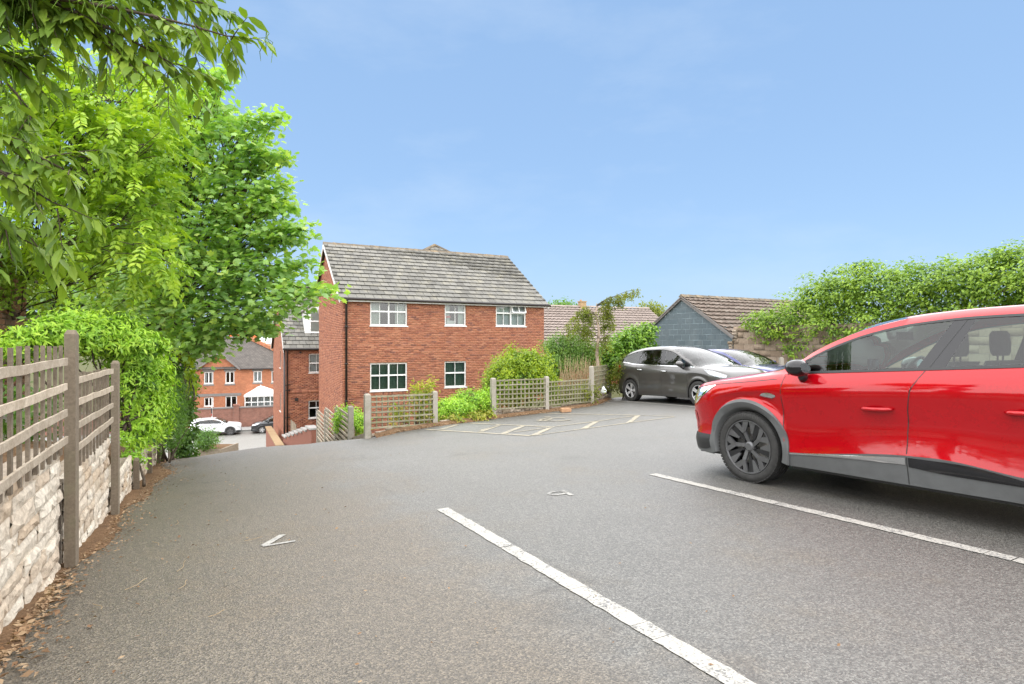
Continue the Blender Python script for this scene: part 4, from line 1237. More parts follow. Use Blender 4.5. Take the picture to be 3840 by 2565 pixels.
mb = MB(); mb.lathe([(0, .06), (.08, .06), (.1, .0)], 10, 'y', (on_face(WMx, 1126)[0], -.12, -.58)); mb.build('lamp', MT['dark_pl'], wing)
# dormer
d0, Zd = on_face(WMx, 1141, 1.2); zb_, zt_ = (1282.5 - 1250) * Zd / F, (1282.5 - 1128) * Zd / F
dm = MB(); dw = 1.5; ze_ = zt_ - .55
dm.prism([(d0, 1.0, zb_ - .2), (d0 + dw, 1.0, zb_ - .2), (d0 + dw, 1.0, ze_), (d0 + dw / 2, 1.0, zt_), (d0, 1.0, ze_)], (0, 3.4, 0))
dmo = dm.build('dormer', MT['upvc'], wing)
dm = MB()
for sgn in (-1, 1):
    p0 = Vector((d0 + dw / 2, .85, zt_ + .06)); p1 = Vector((d0 + dw / 2 + sgn * (dw / 2 + .15), .85, ze_ - .05))
    dm.prism([p0, p1, p1 + Vector((0, 0, -.05)), p0 + Vector((0, 0, -.05))], (0, 3.6, 0))
dm.build('dormer_roof', MT['slate'], dmo)
window(wing, Matrix.Translation((0, .95, 0)), d0 + .28, d0 + dw - .28, zb_ + .05, ze_ + .02, 1, .5, False, None, 'curtain_w', set_in=.0, cur_full=True)
mb = MB(); c = (d0 + .95, .8, zt_ - .65); mb.lathe([(0, .02), (.05, .2), (.06, .26)], 20, 'y', c); mb.build('satellite_dish', MT['slab'], wing, smooth=True)
for z in (0,):
    mb = MB(); mb.box(.13, LW - .13, 1.6, 1.7, ZB2, ZEw); mb.build('inner_wall', MT['room'], wing)

# ---- low walls beside the drive
def low_wall(name, label, a, b, topa, topb, base, th, mat, cap=None, steps=0):
    a, b = Vector(a), Vector(b); d = (b - a); L = d.length; ang = math.degrees(math.atan2(d.y, d.x))
    M = Matrix.Translation((a.x, a.y, 0)) @ Matrix.Rotation(R(ang), 4, 'Z')
    w = thing(name, label, 'wall', M)
    mb = MB(); mb.prism([(0, 0, base), (L, 0, base), (L, 0, topb), (0, 0, topa)], (0, th, 0)); mb.build('wall_face', MT[mat], w)
    bl = max(1, int(L / .23))
    for i in range(bl if cap == 'coping' else 0):
        p, q = i / bl, (i + 1) / bl
        mb = MB(); za, zb = lerp(topa, topb, p), lerp(topa, topb, q)
        mb.prism([(L * p + .006, -.05, za + .003), (L * q - .006, -.05, zb + .003), (L * q - .006, -.05, zb + .075), (L * p + .006, -.05, za + .075)], (0, th + .1, 0)); mb.build('coping_brick', MT['coping'], w)
    for i in range(steps):
        p, q = i / steps, (i + 1) / steps; z = lerp(topa, topb, p) + .02
        mb = MB(); mb.box(L * p, L * q + .05, -.06, th + .06, z, z + .07); mb.build('coping_slab', MT['slab'], w)
        mb = MB(); mb.box(L * p + .02, L * q, .01, th - .01, lerp(topa, topb, q) - .3, z - .002); mb.build('step_course', MT[mat], w)
    return w
a = px(1062, 1668, 26); b = px(1014, 1597, 36)
low_wall('coped_wall', 'sloping brick wall with tan brick coping leading down beside the drive', (a.x, a.y), (b.x, b.y), a.z - .08, b.z - .08, b.z - 2.5, .26, 'garden_brick', 'coping')
a = px(1192, 1603, 22.5); b = px(1082, 1640, 27.5)
low_wall('stepped_wall', 'stepped brick wall with grey coping slabs below the block of flats', (a.x, a.y), (b.x, b.y), a.z - .1, b.z - .1, b.z - 2, .25, 'garden_brick', None, 7)
gt = thing('timber_gate', 'small grey board gate at the foot of the narrow brick wing', 'gate', px(1090, 1640, 29.5))
for i in range(4):
    mb = MB(); mb.box(i * .075, i * .075 + .065, 0, .025, -.3, .92 - i * .07); mb.build('board', MT['wood_pale'], gt)

# ---- the garage with the painted gable, the tan block wall, the old brick wall
VG = 17.5; UA, UB, UC = 0.8335 * VG, 0.978 * VG, 0.978 * VG + (0.978 - 0.8335) * VG
zr, ze = 1.885, 0.283
GM = Matrix.Translation((*P(UA, VG), CZ)) @ Matrix(((-SN, CS, 0, 0), (CS, SN, 0, 0), (0, 0, -1, 0), (0, 0, 0, 1)))
GM = Matrix.Translation((*P(UC, VG), CZ)) @ Matrix(((SN, CS, 0, 0), (-CS, SN, 0, 0), (0, 0, 1, 0), (0, 0, 0, 1)))     # local x: towards the camera (-u), y: +v, z up
gar = thing('garage', 'garage with dark blue-grey painted block gable and brown pantile roof', 'building', GM)
Wd = UC - UA; bz = -2.4; LG = 8.0
def gtop(x): return lerp(ze, zr, 1 - abs(x - Wd / 2) / (Wd / 2)) - .06
mb = MB()
for y0 in (0.0, LG - .15): mb.prism([(0, y0, bz), (Wd, y0, bz), (Wd, y0, ze - .06), (Wd / 2, y0, zr - .06), (0, y0, ze - .06)], (0, .12, 0))
mb.box(0, .15, .12, LG, bz, ze - .06); mb.box(Wd - .15, Wd, .12, LG, bz, ze - .06)
mb.build('wall', MT['block_joint'], gar)
bricks(gar, I4, Wd, bz, zr, (), top=gtop, mat='block_blue', limit=300, bl=.45, bh=.225, joint=.016, depth=.08, proud=.006, M0=GM, name='block', courses='block_courses')
def pantile(n=6):
    v = []; f = []
    for y in (-.5, .5):
        for i in range(n + 1):
            t = i / n; v.append((-.5 + t, y, .5 * math.sin(t * 2 * math.pi) + (0.9 if y < 0 else -0.1)))
    for i in range(n): f.append((i, i + 1, i + n + 2, i + n + 1))
    k = len(v)
    for i in range(n + 1): v.append((v[i][0], -.5, v[i][2] - .8))
    for i in range(n): f.append((k + i, k + i + 1, i + 1, i))
    return v, f
PT = pantile()
def pt_mats(f): return f
up1 = Vector((-Wd / 2, 0, zr - ze)).normalized(); up2 = Vector((Wd / 2, 0, zr - ze)).normalized()
sg = math.hypot(Wd / 2, zr - ze)
T1 = slope_T(Vector((Wd, -.10, ze)) - up1 * .15, (0, 1, 0), up1)
T2 = slope_T(Vector((0, LG, ze)) - up2 * .15, (0, -1, 0), up2)
mb = MB()
for Tm in (T1, T2): mb.box(0, LG + .1, 0, sg + .15, -.08, -.01, M=Tm)
mb.build('roof', MT['brown_tile'], gar)
def quads_only(t):
    return t
roof_tiles(gar, T1, LG + .1, sg + .12, 27, 10, 'brown_tile', 290, GM, tmpl=PT, th=.03, stagger=False)
ridge_row(gar, (Wd / 2, -.1, zr + .07), (Wd / 2, LG, zr + .07), n=20, pitch=30, mat='ridge')
mb = MB()
for s, Tm in ((1, T1), (-1, T2)):
    mb.box(0.0 if s > 0 else LG + .03, .07 if s > 0 else LG + .1, 0, sg + .15, -.10, .02, M=Tm)
mb.build('verge', MT['grey_trim'], gar)
TMx = Matrix.Translation((*P(UA - .05, VG), CZ)) @ Matrix(((SN, CS, 0, 0), (-CS, SN, 0, 0), (0, 0, 1, 0), (0, 0, 0, 1)))
tw = thing('block_wall', 'tan concrete block wall half hidden under the ivy', 'wall', TMx)
Lt = 12.0
mb = MB(); mb.box(.02, Lt, .02, .2, -2.2, .55); mb.build('wall_core', MT['mortar_grey'], tw)
bricks(tw, I4, Lt, -2.06, .58, (), mat='block_tan', limit=260, bl=.45, bh=.22, joint=.012, depth=.08, proud=.008, M0=TMx, name='block', courses='block_courses')
per = [TRS((random.uniform(-.16, .1), -.02 + random.uniform(-.03, .02), -1.9 + i * .11), (random.uniform(.14, .26), .12, .1), Matrix.Rotation(R(180), 3, 'Z')) for i in range(22)]
pieces('stone', tw, TMPL[1], per, MT['stone_low'], 60)
OM = Matrix.Translation((*P(10.7, -2.33), CZ)) @ Matrix(((SN, CS, 0, 0), (-CS, SN, 0, 0), (0, 0, 1, 0), (0, 0, 0, 1)))
ow = thing('old_wall', 'old red brick wall with flat coping behind the climbing shrub', 'wall', OM)
mb = MB(); mb.prism([(0, -.2, -2), (3.4, -.2, -2), (3.4, -.2, 1.5), (0, -.2, .86)], (0, .19, 0)); mb.build('wall_core', MT['mortar_grey'], ow)
OF = Matrix(((1, 0, 0, 0), (0, -1, 0, 0), (0, 0, 1, 0), (0, 0, 0, 1)))
bricks(ow, OF, 3.4, -.9, 1.5, (), top=lambda t: .86 + t * .188, mat='old_brick', limit=300, M0=OM, proud=.012)
bricks(ow, Matrix(((0, 1, 0, 0), (1, 0, 0, -.2), (0, 0, 1, 0), (0, 0, 0, 1))), .2, -.9, .86, (), mat='old_brick', limit=40, M0=OM, proud=.012)
mb = MB(); mb.prism([(-.05, -.26, .87), (3.4, -.26, 1.51), (3.4, -.26, 1.57), (-.05, -.26, .93)], (0, .32, 0)); mb.build('coping', MT['post'], ow)

# ---- bungalow roof beyond
HM = Matrix.Translation((2.06 - 4 * math.cos(R(21.1)), 36.1 - 4 * math.sin(R(21.1)), CZ)) @ Matrix.Rotation(R(21.1), 4, 'Z')
bun = thing('bungalow', 'bungalow with pale pinkish pantile roof and small chimney behind the birch', 'building', HM)
LB, hr, he, dp = 12.0, 2.27, -0.35, 4.6
mb = MB(); mb.box(.2, LB - .2, -dp + .4, dp - .4, -3.4, he); mb.prism([(.2, -dp + .4, he), (.2, dp - .4, he), (.2, 0, hr - .15)], (.1, 0, 0)); mb.prism([(LB - .3, -dp + .4, he), (LB - .3, dp - .4, he), (LB - .3, 0, hr - .15)], (.1, 0, 0))
mb.build('wall', MT['far_brick'], bun)
ub_ = Vector((0, dp, hr - he)).normalized(); ur_ = Vector((0, -dp, hr - he)).normalized(); sb = math.hypot(dp, hr - he)
TB = slope_T((0, -dp, he), (1, 0, 0), ub_); TB2 = slope_T((LB, dp, he), (-1, 0, 0), ur_)
mb = MB()
for Tm in (TB, TB2): mb.box(0, LB, 0, sb, -.1, -.01, M=Tm)
mb.build('roof', MT['pink_tile'], bun)
roof_tiles(bun, TB, LB, sb - .03, 40, 15, 'pink_tile', 300, HM, tmpl=PT, th=.035, stagger=False, jit=.4)
ridge_row(bun, (0, 0, hr + .1), (LB, 0, hr + .1), n=26, pitch=26, mat='pink_tile')
c0, Zk = on_face(HM, 2183); mb = MB(); mb.box(c0 - .2, c0 + .2, -.2, .2, hr - .4, hr + .38); mb.box(c0 - .24, c0 + .24, -.24, .24, hr + .38, hr + .43)
ck = mb.build('chimney', MT['coping'], bun)
mb = MB(); mb.tube([(c0 - .1, 0, hr + .43), (c0 - .1, 0, hr + .53)], .07, 8); mb.build('chimney_pot', MT['terracotta'], ck)

# ---- house across the street
FMx = Matrix.Translation(street(-40, 65, CZ)) @ Matrix.Rotation(ST, 4, 'Z')
hs = thing('far_house', 'orange brick house with front gable and white windows across the street', 'house', FMx)
xl, xr = on_face(FMx, 640)[0], on_face(FMx, 1100)[0]
zg0, zev = -8.3, (1282.5 - 1380) * 57.8 / F
gl, gr_ = on_face(FMx, 742)[0], on_face(FMx, 893)[0]
ap, apz = on_face(FMx, 824)[0], (1282.5 - 1325) * 57.6 / F
fwn = [win_at(FMx, 765, 800, 1395, 1439), win_at(FMx, 845, 879, 1393, 1437), win_at(FMx, 950, 982, 1392, 1432), win_at(FMx, 765, 801, 1490, 1524), win_at(FMx, 845, 889, 1485, 1529), win_at(FMx, 1018, 1050, 1392, 1432)]
sh = [(a - xl, b - xl, c, d) for a, b, c, d in fwn]
FT = Matrix.Translation((xl, 0, 0))
mb = MB(); holed_wall(mb, FT, xr - xl, zg0, zev, sh, .25)
mb.prism([(gl, 0.0, zev), (gr_, 0.0, zev), (ap, 0.0, apz)], (0, .25, 0))
mb.box(xl, xl + .25, .25, 9, zg0, zev); mb.box(xr - .25, xr, .25, 9, zg0, zev); mb.box(xl, xr, 8.75, 9, zg0, zev)
mb.build('wall', MT['far_brick'], hs)
rz = .62; rx = on_face(FMx, 919, 4.5)[0]
mb = MB()
mb.add([(xl - .3, -.3, zev - .1), (xr + 1.5, -.3, zev - .1), (rx, 4.5, rz), (xl - .3, 4.5, rz), (xl - .3, 9.3, zev - .1), (xr + 1.5, 9.3, zev - .1)], [(0, 1, 2, 3), (3, 2, 5, 4), (1, 5, 2), (0, 3, 4)])
r1 = mb.build('roof', MT['far_roof'], hs)
mb = MB()
for s, e in ((-1, gl - .25), (1, gr_ + .25)):
    mb.prism([(ap, -.25, apz + .14), (e, -.25, zev - .05), (e, -.25, zev - .15), (ap, -.25, apz + .04)], (0, 5, 0))
mb.build('gable_roof', MT['far_roof'], r1)
mb = MB()
for s, e in ((-1, gl - .25), (1, gr_ + .25)): mb.beam((ap, -.3, apz + .03), (e, -.3, zev - .2), .05, .18)
mb.build('gable_board', MT['grey_trim'], hs)
mb = MB(); mb.beam((rx, 4.4, rz + .1), (xr + 1.5, -.3, zev + .15), .35, .35); mb.build('hip_parapet', MT['far_brick'], hs)
mb = MB(); mb.tube([(gr_ + .2, -.36, zev - .12), (xr + 1, -.36, zev - .12)], .07, 6); mb.tube([(xl, -.36, zev - .12), (gl - .2, -.36, zev - .12)], .07, 6); mb.build('gutter', MT['dark_pl'], hs)
for (a, b, c, d) in fwn[:3] + fwn[5:]:
    mb = MB(); mb.box(a - .12, b + .12, -.03, .1, d + .005, d + .28); mb.build('lintel', MT['grey_trim'], hs)
    mb = MB(); mb.box(a - .08, b + .08, -.04, .1, c - .22, c - .05); mb.build('sill_course', MT['grey_trim'], hs)
mb = MB(); mb.box(xl, on_face(FMx, 905)[0], -.03, .05, (1282.5 - 1487) * 57.8 / F + .02, (1282.5 - 1476) * 57.8 / F)
mb.build('band_course', MT['grey_trim'], hs)
for i, (a, b, c, d) in enumerate(fwn):
    window(hs, I4, a, b, c, d, 2, None, False, None, 'curtain_w' if i in (0, 2) else None, set_in=.08, fr=.09, name='french_door' if i == 4 else 'window', cur_full=i == 2)
mb = MB(); mb.box(xl + .3, xr - .3, 2.5, 2.6, zg0, zev); mb.build('inner_wall', MT['room'], hs)
# conservatory
ca, cb = on_face(FMx, 917, -2.6)[0], on_face(FMx, 1062, -2.6)[0]; Zc = on_face(FMx, 970, -2.6)[1]
zf, zt2, zpk = -8.2, (1282.5 - 1488) * Zc / F, (1282.5 - 1452) * Zc / F
con = thing('conservatory', 'white conservatory with pitched roof against the orange brick house', 'conservatory', FMx)
mb = MB(); cm = (ca + cb) / 2 - .4
mb.box(ca, cb, -2.6, -2.5, zf, zf + 1.1)
n = 6
for i in range(n + 1): x = lerp(ca, cb - .09, i / n); mb.box(x, x + .09, -2.62, -2.5, zf + 1.1, zt2)
mb.box(ca - .05, cb + .05, -2.66, -2.5, zt2, zt2 + .14); mb.box(ca, cb, -2.61, -2.5, lerp(zf + 1.1, zt2, .62), lerp(zf + 1.1, zt2, .68)); mb.box(ca, ca + .1, -2.5, -.05, zf, zt2 + .1)
cf = mb.build('frame', MT['upvc'], con)
for i in range(n):
    mb = MB(); x0, x1 = lerp(ca, cb - .09, i / n) + .09, lerp(ca, cb - .09, (i + 1) / n)
    mb.add([(x0, -2.56, zf + 1.1), (x1, -2.56, zf + 1.1), (x1, -2.56, zt2), (x0, -2.56, zt2)], [(0, 1, 2, 3)]); mb.build('pane', MT['window_glass'], cf)
mb = MB(); nseg = 8
for i in range(nseg):
    p, q = lerp(ca - .1, cb + .1, i / nseg), lerp(ca - .1, cb + .1, (i + 1) / nseg)
    mb.add([(p + .02, -2.7, zt2 + .12), (q - .02, -2.7, zt2 + .12), (lerp(cm, q, .15), -1.2, zpk - .02), (lerp(cm, p, .15), -1.2, zpk - .02)], [(0, 1, 2, 3)])
mb.add([(ca - .1, -2.7, zt2 + .12), (cm, -1.2, zpk), (cm, 0, zpk), (ca - .1, 0, zt2 + .12)], [(0, 1, 2, 3)])
mb.add([(cb + .1, -2.7, zt2 + .12), (cb + .1, 0, zt2 + .12), (cm, 0, zpk), (cm, -1.2, zpk)], [(0, 1, 2, 3)])
mb.tube([(cm, -1.25, zpk), (cm, 0, zpk)], .08, 6)
mb.build('roof_panels', MT['white_pl'], con)
mb = MB(); mb.box(ca + .2, cb - .2, -1.3, -1.25, zf, zt2); mb.build('blind', MT['curtain_w'], con)
# garden wall
GMx = Matrix.Translation(street(-46, 60.45, 0)) @ Matrix.Rotation(ST, 4, 'Z')
gwl = thing('garden_wall', 'long brown brick garden wall with dark coping across the street', 'wall', GMx)
zt3 = CZ - 6.43; L3 = on_face(GMx, 1150)[0]
mb = MB(); mb.box(0, L3, 0, .3, ZST, zt3); mb.build('wall_face', MT['far_wall_brick'], gwl)
mb = MB(); mb.box(0, L3, -.06, .36, zt3, zt3 + .12); mb.build('coping', MT['grey_trim'], gwl)
for xp in (886, 700, 1075):
    a = on_face(GMx, xp)[0]; mb = MB(); mb.box(a - .24, a + .24, -.14, .42, ZST, zt3 + .25); mb.build('pier', MT['far_wall_brick'], gwl)
    mb = MB(); mb.box(a - .3, a + .3, -.2, .48, zt3 + .25, zt3 + .36); mb.build('pier_cap', MT['far_wall_brick'], gwl)
# bits behind
ob = thing('orange_building', 'bright orange hoarding rising behind the orange brick house', 'hoarding', Matrix.Translation(px(905, 1262, 84)))
mb = MB(); mb.box(-1.8, .4, 0, 2, -5, .3); mb.box(.5, 1.6, -.2, 2, -5, 1.2); mb.build('sheeting', MT['orange'], ob)
mb = MB()
for x in (-1.8, -.7, .4, 1.6): mb.tube([(x, -.3, -5), (x, -.3, 1.6)], .05, 6)
mb.build('scaffold_pole', MT['steel'], ob)
wb = thing('white_shed', 'long low white building behind the far house', 'building', Matrix.Translation(px(985, 1300, 92)))
mb = MB(); mb.box(-6, 6, 0, 8, -6, .5); mb.build('wall', MT['white_pl'], wb)
mb = MB(); mb.prism([(-6.3, -.3, .5), (-6.3, 8.3, .5), (-6.3, 4, 1.6)], (12.6, 0, 0)); mb.build('roof', MT['upvc'], wb)
# street pole
sp = thing('street_pole', 'thin pale street pole behind the white car', 'pole', street(*[0, 0]) + Vector((*px(795, 1500, 52.9).xy, ZST + .14)))
mb = MB(); mb.tube([(0, 0, 0), (0, 0, 3.0)], .045, 8); mb.build('shaft', MT['white_pl'], sp)
mb = MB(); mb.box(-.05, .05, -.06, -.05, 1.5, 2.0); mb.box(-.04, .04, -.07, -.06, 1.3, 1.48, mi=1); mb.build('sign_plate', [MT['metal_black'], MT['red_lamp']], sp)
# ------------------------------------------------------------------ cars
def curve(pts):
    xs = [p[0] for p in pts]; ys = [p[1] for p in pts]; n = len(xs)
    h = [xs[i + 1] - xs[i] for i in range(n - 1)]; dl = [(ys[i + 1] - ys[i]) / h[i] for i in range(n - 1)]
    m = [0.0] * n; m[0], m[-1] = dl[0], dl[-1]
    for i in range(1, n - 1):
        if dl[i - 1] * dl[i] > 0:
            w1, w2 = 2 * h[i] + h[i - 1], h[i] + 2 * h[i - 1]
            m[i] = (w1 + w2) / (w1 / dl[i - 1] + w2 / dl[i])
    def f(x):
        if x <= xs[0]: return ys[0]
        if x >= xs[-1]: return ys[-1]
        i = 0
        while x > xs[i + 1]: i += 1
        t = (x - xs[i]) / h[i]
        return (ys[i] * (1 + 2 * t) * (1 - t) ** 2 + m[i] * h[i] * t * (1 - t) ** 2 + ys[i + 1] * t * t * (3 - 2 * t) + m[i + 1] * h[i] * t * t * (t - 1))
    return f
NR = 13
class Car:
    """Body surface from station curves. Local frame: x from nose to tail, y across, z up."""
    def __init__(s, p):
        s.p = p
        for k in ('W', 'zbot', 'zclad', 'zcr', 'zb', 'zw', 'wr', 'zc'): setattr(s, k, curve(p[k]))
        s.flare = p.get('flare', 0.02)
    def arch(s, x):
        z = -1
        for xw in s.p['wheels']:
            d = abs(x - xw); Ra = s.p['arch_r']
            if d < Ra: z = max(z, s.p['wheel_r'] + math.sqrt(Ra * Ra - d * d))
        return z
    def near_arch(s, x):
        return max(math.exp(-((x - xw) / (s.p['arch_r'] * 1.15)) ** 4) for xw in s.p['wheels'])
    def rows(s, x):
        p = s.p; W = s.W(x); zb = s.zb(x); zw = max(s.zw(x), zb + .004); zc = s.zc(x); wr = min(s.wr(x), W * .93)
        z0 = max(s.zbot(x), s.arch(x)); z1 = max(s.zclad(x), z0 + .03)
        zcr = max(s.zcr(x), z1 + .10)
        zcr = min(zcr, zb - .03)
        z1 = min(z1, zcr - .04); z0 = min(z0, z1 - .015)
        fl = s.flare * s.near_arch(x)
        dz = zcr - z1
        ins = p.get('waist', 0.022)
        q = [(W * .955 + fl, z0), (W * .982 + fl, z1), (W * .982 - ins * .8 + fl * .8, z1 + dz * .22), (W * .985 - ins + fl * .5, z1 + dz * .5), (W * .995, z1 + dz * .82), (W, zcr), (W * .968, lerp(zcr, zb, .5)), (W * .915, zb)]
        if zw - zb < .012:                       # bonnet and tail
            yb = W * .915
            q += [(yb * .985, zb + .004), (yb * .93, lerp(zb, zc, .35) + .002), (yb * .72, lerp(zb, zc, .8)), (yb * .4, lerp(zb, zc, .97)), (0, zc)]
        else:
            k = min(1, (zw - zb) / .12)
            yt = lerp(W * .900, wr, sstep(0, .42, zw - zb))
            rail = min(zc, zw + .055 * k + .004)
            q += [(yt, zw), (yt - .05 * k - .01, rail), (yt * .74, lerp(rail, zc, .62)), (yt * .4, lerp(rail, zc, .93)), (0, zc)]
        return q
    def y_at(s, x, z):
        q = s.rows(x)
        for (a, za), (b, zb_) in zip(q, q[1:]):
            if za <= z <= zb_ and zb_ > za: return lerp(a, b, (z - za) / (zb_ - za))
        return q[0][0] if z < q[0][1] else q[-1][0]
    def pt(s, x, z, off=0.0, side=-1):
        y = s.y_at(x, z); e = .01
        dy = (s.y_at(x, z + e) - s.y_at(x, z - e)) / (2 * e); dx = (s.y_at(x + e, z) - s.y_at(x - e, z)) / (2 * e)
        n = Vector((-dx, 1, -dy)).normalized()
        v = Vector((x, y, z)) + n * off
        return Vector((v.x, v.y * side, v.z))
def warp_x(x, r, seams):                  # columns follow the slanted shut lines
    if not seams: return x
    keys = sorted(seams, key=lambda k: k[0])
    xs = [keys[0][0] - .35] + [k[0] for k in keys] + [keys[-1][0] + .35]
    of = [0] + [np.interp(r, range(len(k[1])), k[1]) for k in keys] + [0]
    return x + float(np.interp(x, xs, of))
def ribbon(car, pts, w, off, side, n_per=6):   # pts in (x, z): a strip on the body side
    P_ = []
    for (a, b) in zip(pts, pts[1:]):
        for i in range(n_per): P_.append((lerp(a[0], b[0], i / n_per), lerp(a[1], b[1], i / n_per)))
    P_.append(pts[-1]); mb = MB(); rows = []
    for i, q in enumerate(P_):
        a, b = P_[max(0, i - 1)], P_[min(len(P_) - 1, i + 1)]
        d = Vector((b[0] - a[0], b[1] - a[1])).normalized(); s = Vector((-d.y, d.x)) * (w / 2 if not hasattr(w, '__len__') else lerp(w[0], w[1], i / (len(P_) - 1)) / 2)
        rows.append([car.pt(q[0] + s.x, q[1] + s.y, off, side), car.pt(q[0] - s.x, q[1] - s.y, off, side)])
    mb.grid(rows)
    return mb
def patch(car, top, bot, off, side, nx=14, nz=4, bulge=0.0):   # area between two (x, z) curves
    ft, fb = curve(top), curve(bot); x0, x1 = max(top[0][0], bot[0][0]), min(top[-1][0], bot[-1][0])
    mb = MB(); rows = []
    for i in range(nx + 1):
        x = lerp(x0, x1, i / nx)
        rows.append([car.pt(x, lerp(fb(x), max(ft(x), fb(x) + .001), j / nz), off + bulge * math.sin(math.pi * j / nz) * math.sin(math.pi * min(1, i / nx)), side) for j in range(nz + 1)])
    mb.grid(rows)
    return mb
def wheel_meshes(p):
    r = p['wheel_r']; w = p.get('tyre_w', .215); rr = r * p.get('rim_f', .665)
    t = MB()
    prof = [(w * .40, rr * .985), (w * .47, rr * 1.03), (w * .5, rr * 1.12), (w * .495, lerp(rr, r, .6)), (w * .46, r * .965), (w * .42, r * .985), (w * .38, r * .998)]
    for g in (.26, .09, -.09, -.26): prof += [(w * (g + .03), r), (w * (g + .028), r - .008), (w * (g - .028), r - .008), (w * (g - .03), r)]
    prof += [(-w * .38, r * .998), (-w * .46, r * .965), (-w * .5, rr * 1.12), (-w * .40, rr * .985)]
    t.lathe([(-o, q) for o, q in prof], 56)
    for k in range(64):                              # shoulder blocks
        a = 2 * math.pi * k / 64; c, s_ = math.cos(a), math.sin(a)
        M = Matrix(((c, 0, -s_, 0), (0, 1, 0, 0), (s_, 0, c, 0), (0, 0, 0, 1)))
        t.box(r * .985 - .004, r * 1.001, -w * .475, -w * .37, -r * .036, r * .036, M=M)
        t.box(r * .985 - .004, r * 1.001, w * .37, w * .475, -r * .036, r * .036, M=M)
    b = MB()                                         # barrel and brake disc
    b.lathe([(w * .42, rr * .98), (w * .3, rr * .93), (-w * .30, rr * .90), (-w * .38, rr * .95), (-w * .43, rr * .99)], 48)
    b.lathe([(w * .1, 0.02), (w * .1, rr * .9)], 32)
    d = MB(); d.lathe([(-w * .02, rr * .25), (-w * .02, rr * .72), (w * .03, rr * .72)], 40); d.lathe([(-w * .16, .02), (-w * .16, rr * .25), (-w * .02, rr * .26)], 24)
    m = MB()
    yo = -w * .44
    m.lathe([(-w * .40, rr * .93), (yo - .004, rr * .955), (yo - .004, rr * .99), (-w * .38, rr)], 56)
    def spoke(r0, a0, w0, r1, a1, w1, y0, y1, th=.02, mi=0):
        p0 = Vector((r0 * math.cos(a0), 0, r0 * math.sin(a0))); p1 = Vector((r1 * math.cos(a1), 0, r1 * math.sin(a1)))
        dd = (p1 - p0).normalized(); s_ = Vector((-dd.z, 0, dd.x))
        q = [p0 - s_ * w0 / 2, p0 + s_ * w0 / 2, p1 + s_ * w1 / 2, p1 - s_ * w1 / 2]
        ys = (y0, y0, y1, y1)
        m.add([v + Vector((0, y, 0)) for v, y in zip(q, ys)] + [v * 1.0 + Vector((0, y + th, 0)) for v, y in zip(q, ys)],
              [(0, 1, 2, 3), (7, 6, 5, 4), (0, 4, 5, 1), (1, 5, 6, 2), (2, 6, 7, 3), (3, 7, 4, 0)], mi)
    hub_y = yo + .028
    for k in range(5):
        a = 2 * math.pi * k / 5 + R(p.get('wheel_rot', 90))
        if p.get('rim') == 'blade':
            spoke(rr * .16, a - .15, .035, rr * .62, a + .10, .040, hub_y, yo + .006)
            spoke(rr * .60, a + .10, .045, rr * .95, a - .13, .060, yo + .006, yo + .002)
            spoke(rr * .55, a + .08, .038, rr * .95, a + .34, .050, yo + .004, yo)
            spoke(rr * .72, a + .02, .020, rr * .94, a + .06, .030, yo + .014, yo + .006, mi=1)
            spoke(rr * .30, a + .45, .020, rr * .95, a + .62, .085, yo + .030, yo + .012, mi=1)
            spoke(rr * .50, a - .48, .020, rr * .95, a - .42, .075, yo + .022, yo + .005, mi=0)
        else:
            for s_ in (-1, 1): spoke(rr * .15, a + s_ * .30, .03, rr * .96, a + s_ * .13, .034, hub_y - .004, yo + .002)
    m.lathe([(yo + .016, 0.0), (yo + .016, rr * .13), (yo + .03, rr * .20), (yo + .05, rr * .22)], 24)
    for k in range(5):
        a = 2 * math.pi * (k + .5) / 5 + R(p.get('wheel_rot', 90)); c = (rr * .26 * math.cos(a), 0, rr * .26 * math.sin(a))
        m.lathe([(yo + .05, .0), (yo + .022, .0), (yo + .022, .011), (yo + .05, .013)], 8, 'y', c, mi=1)
    return t, b, d, m
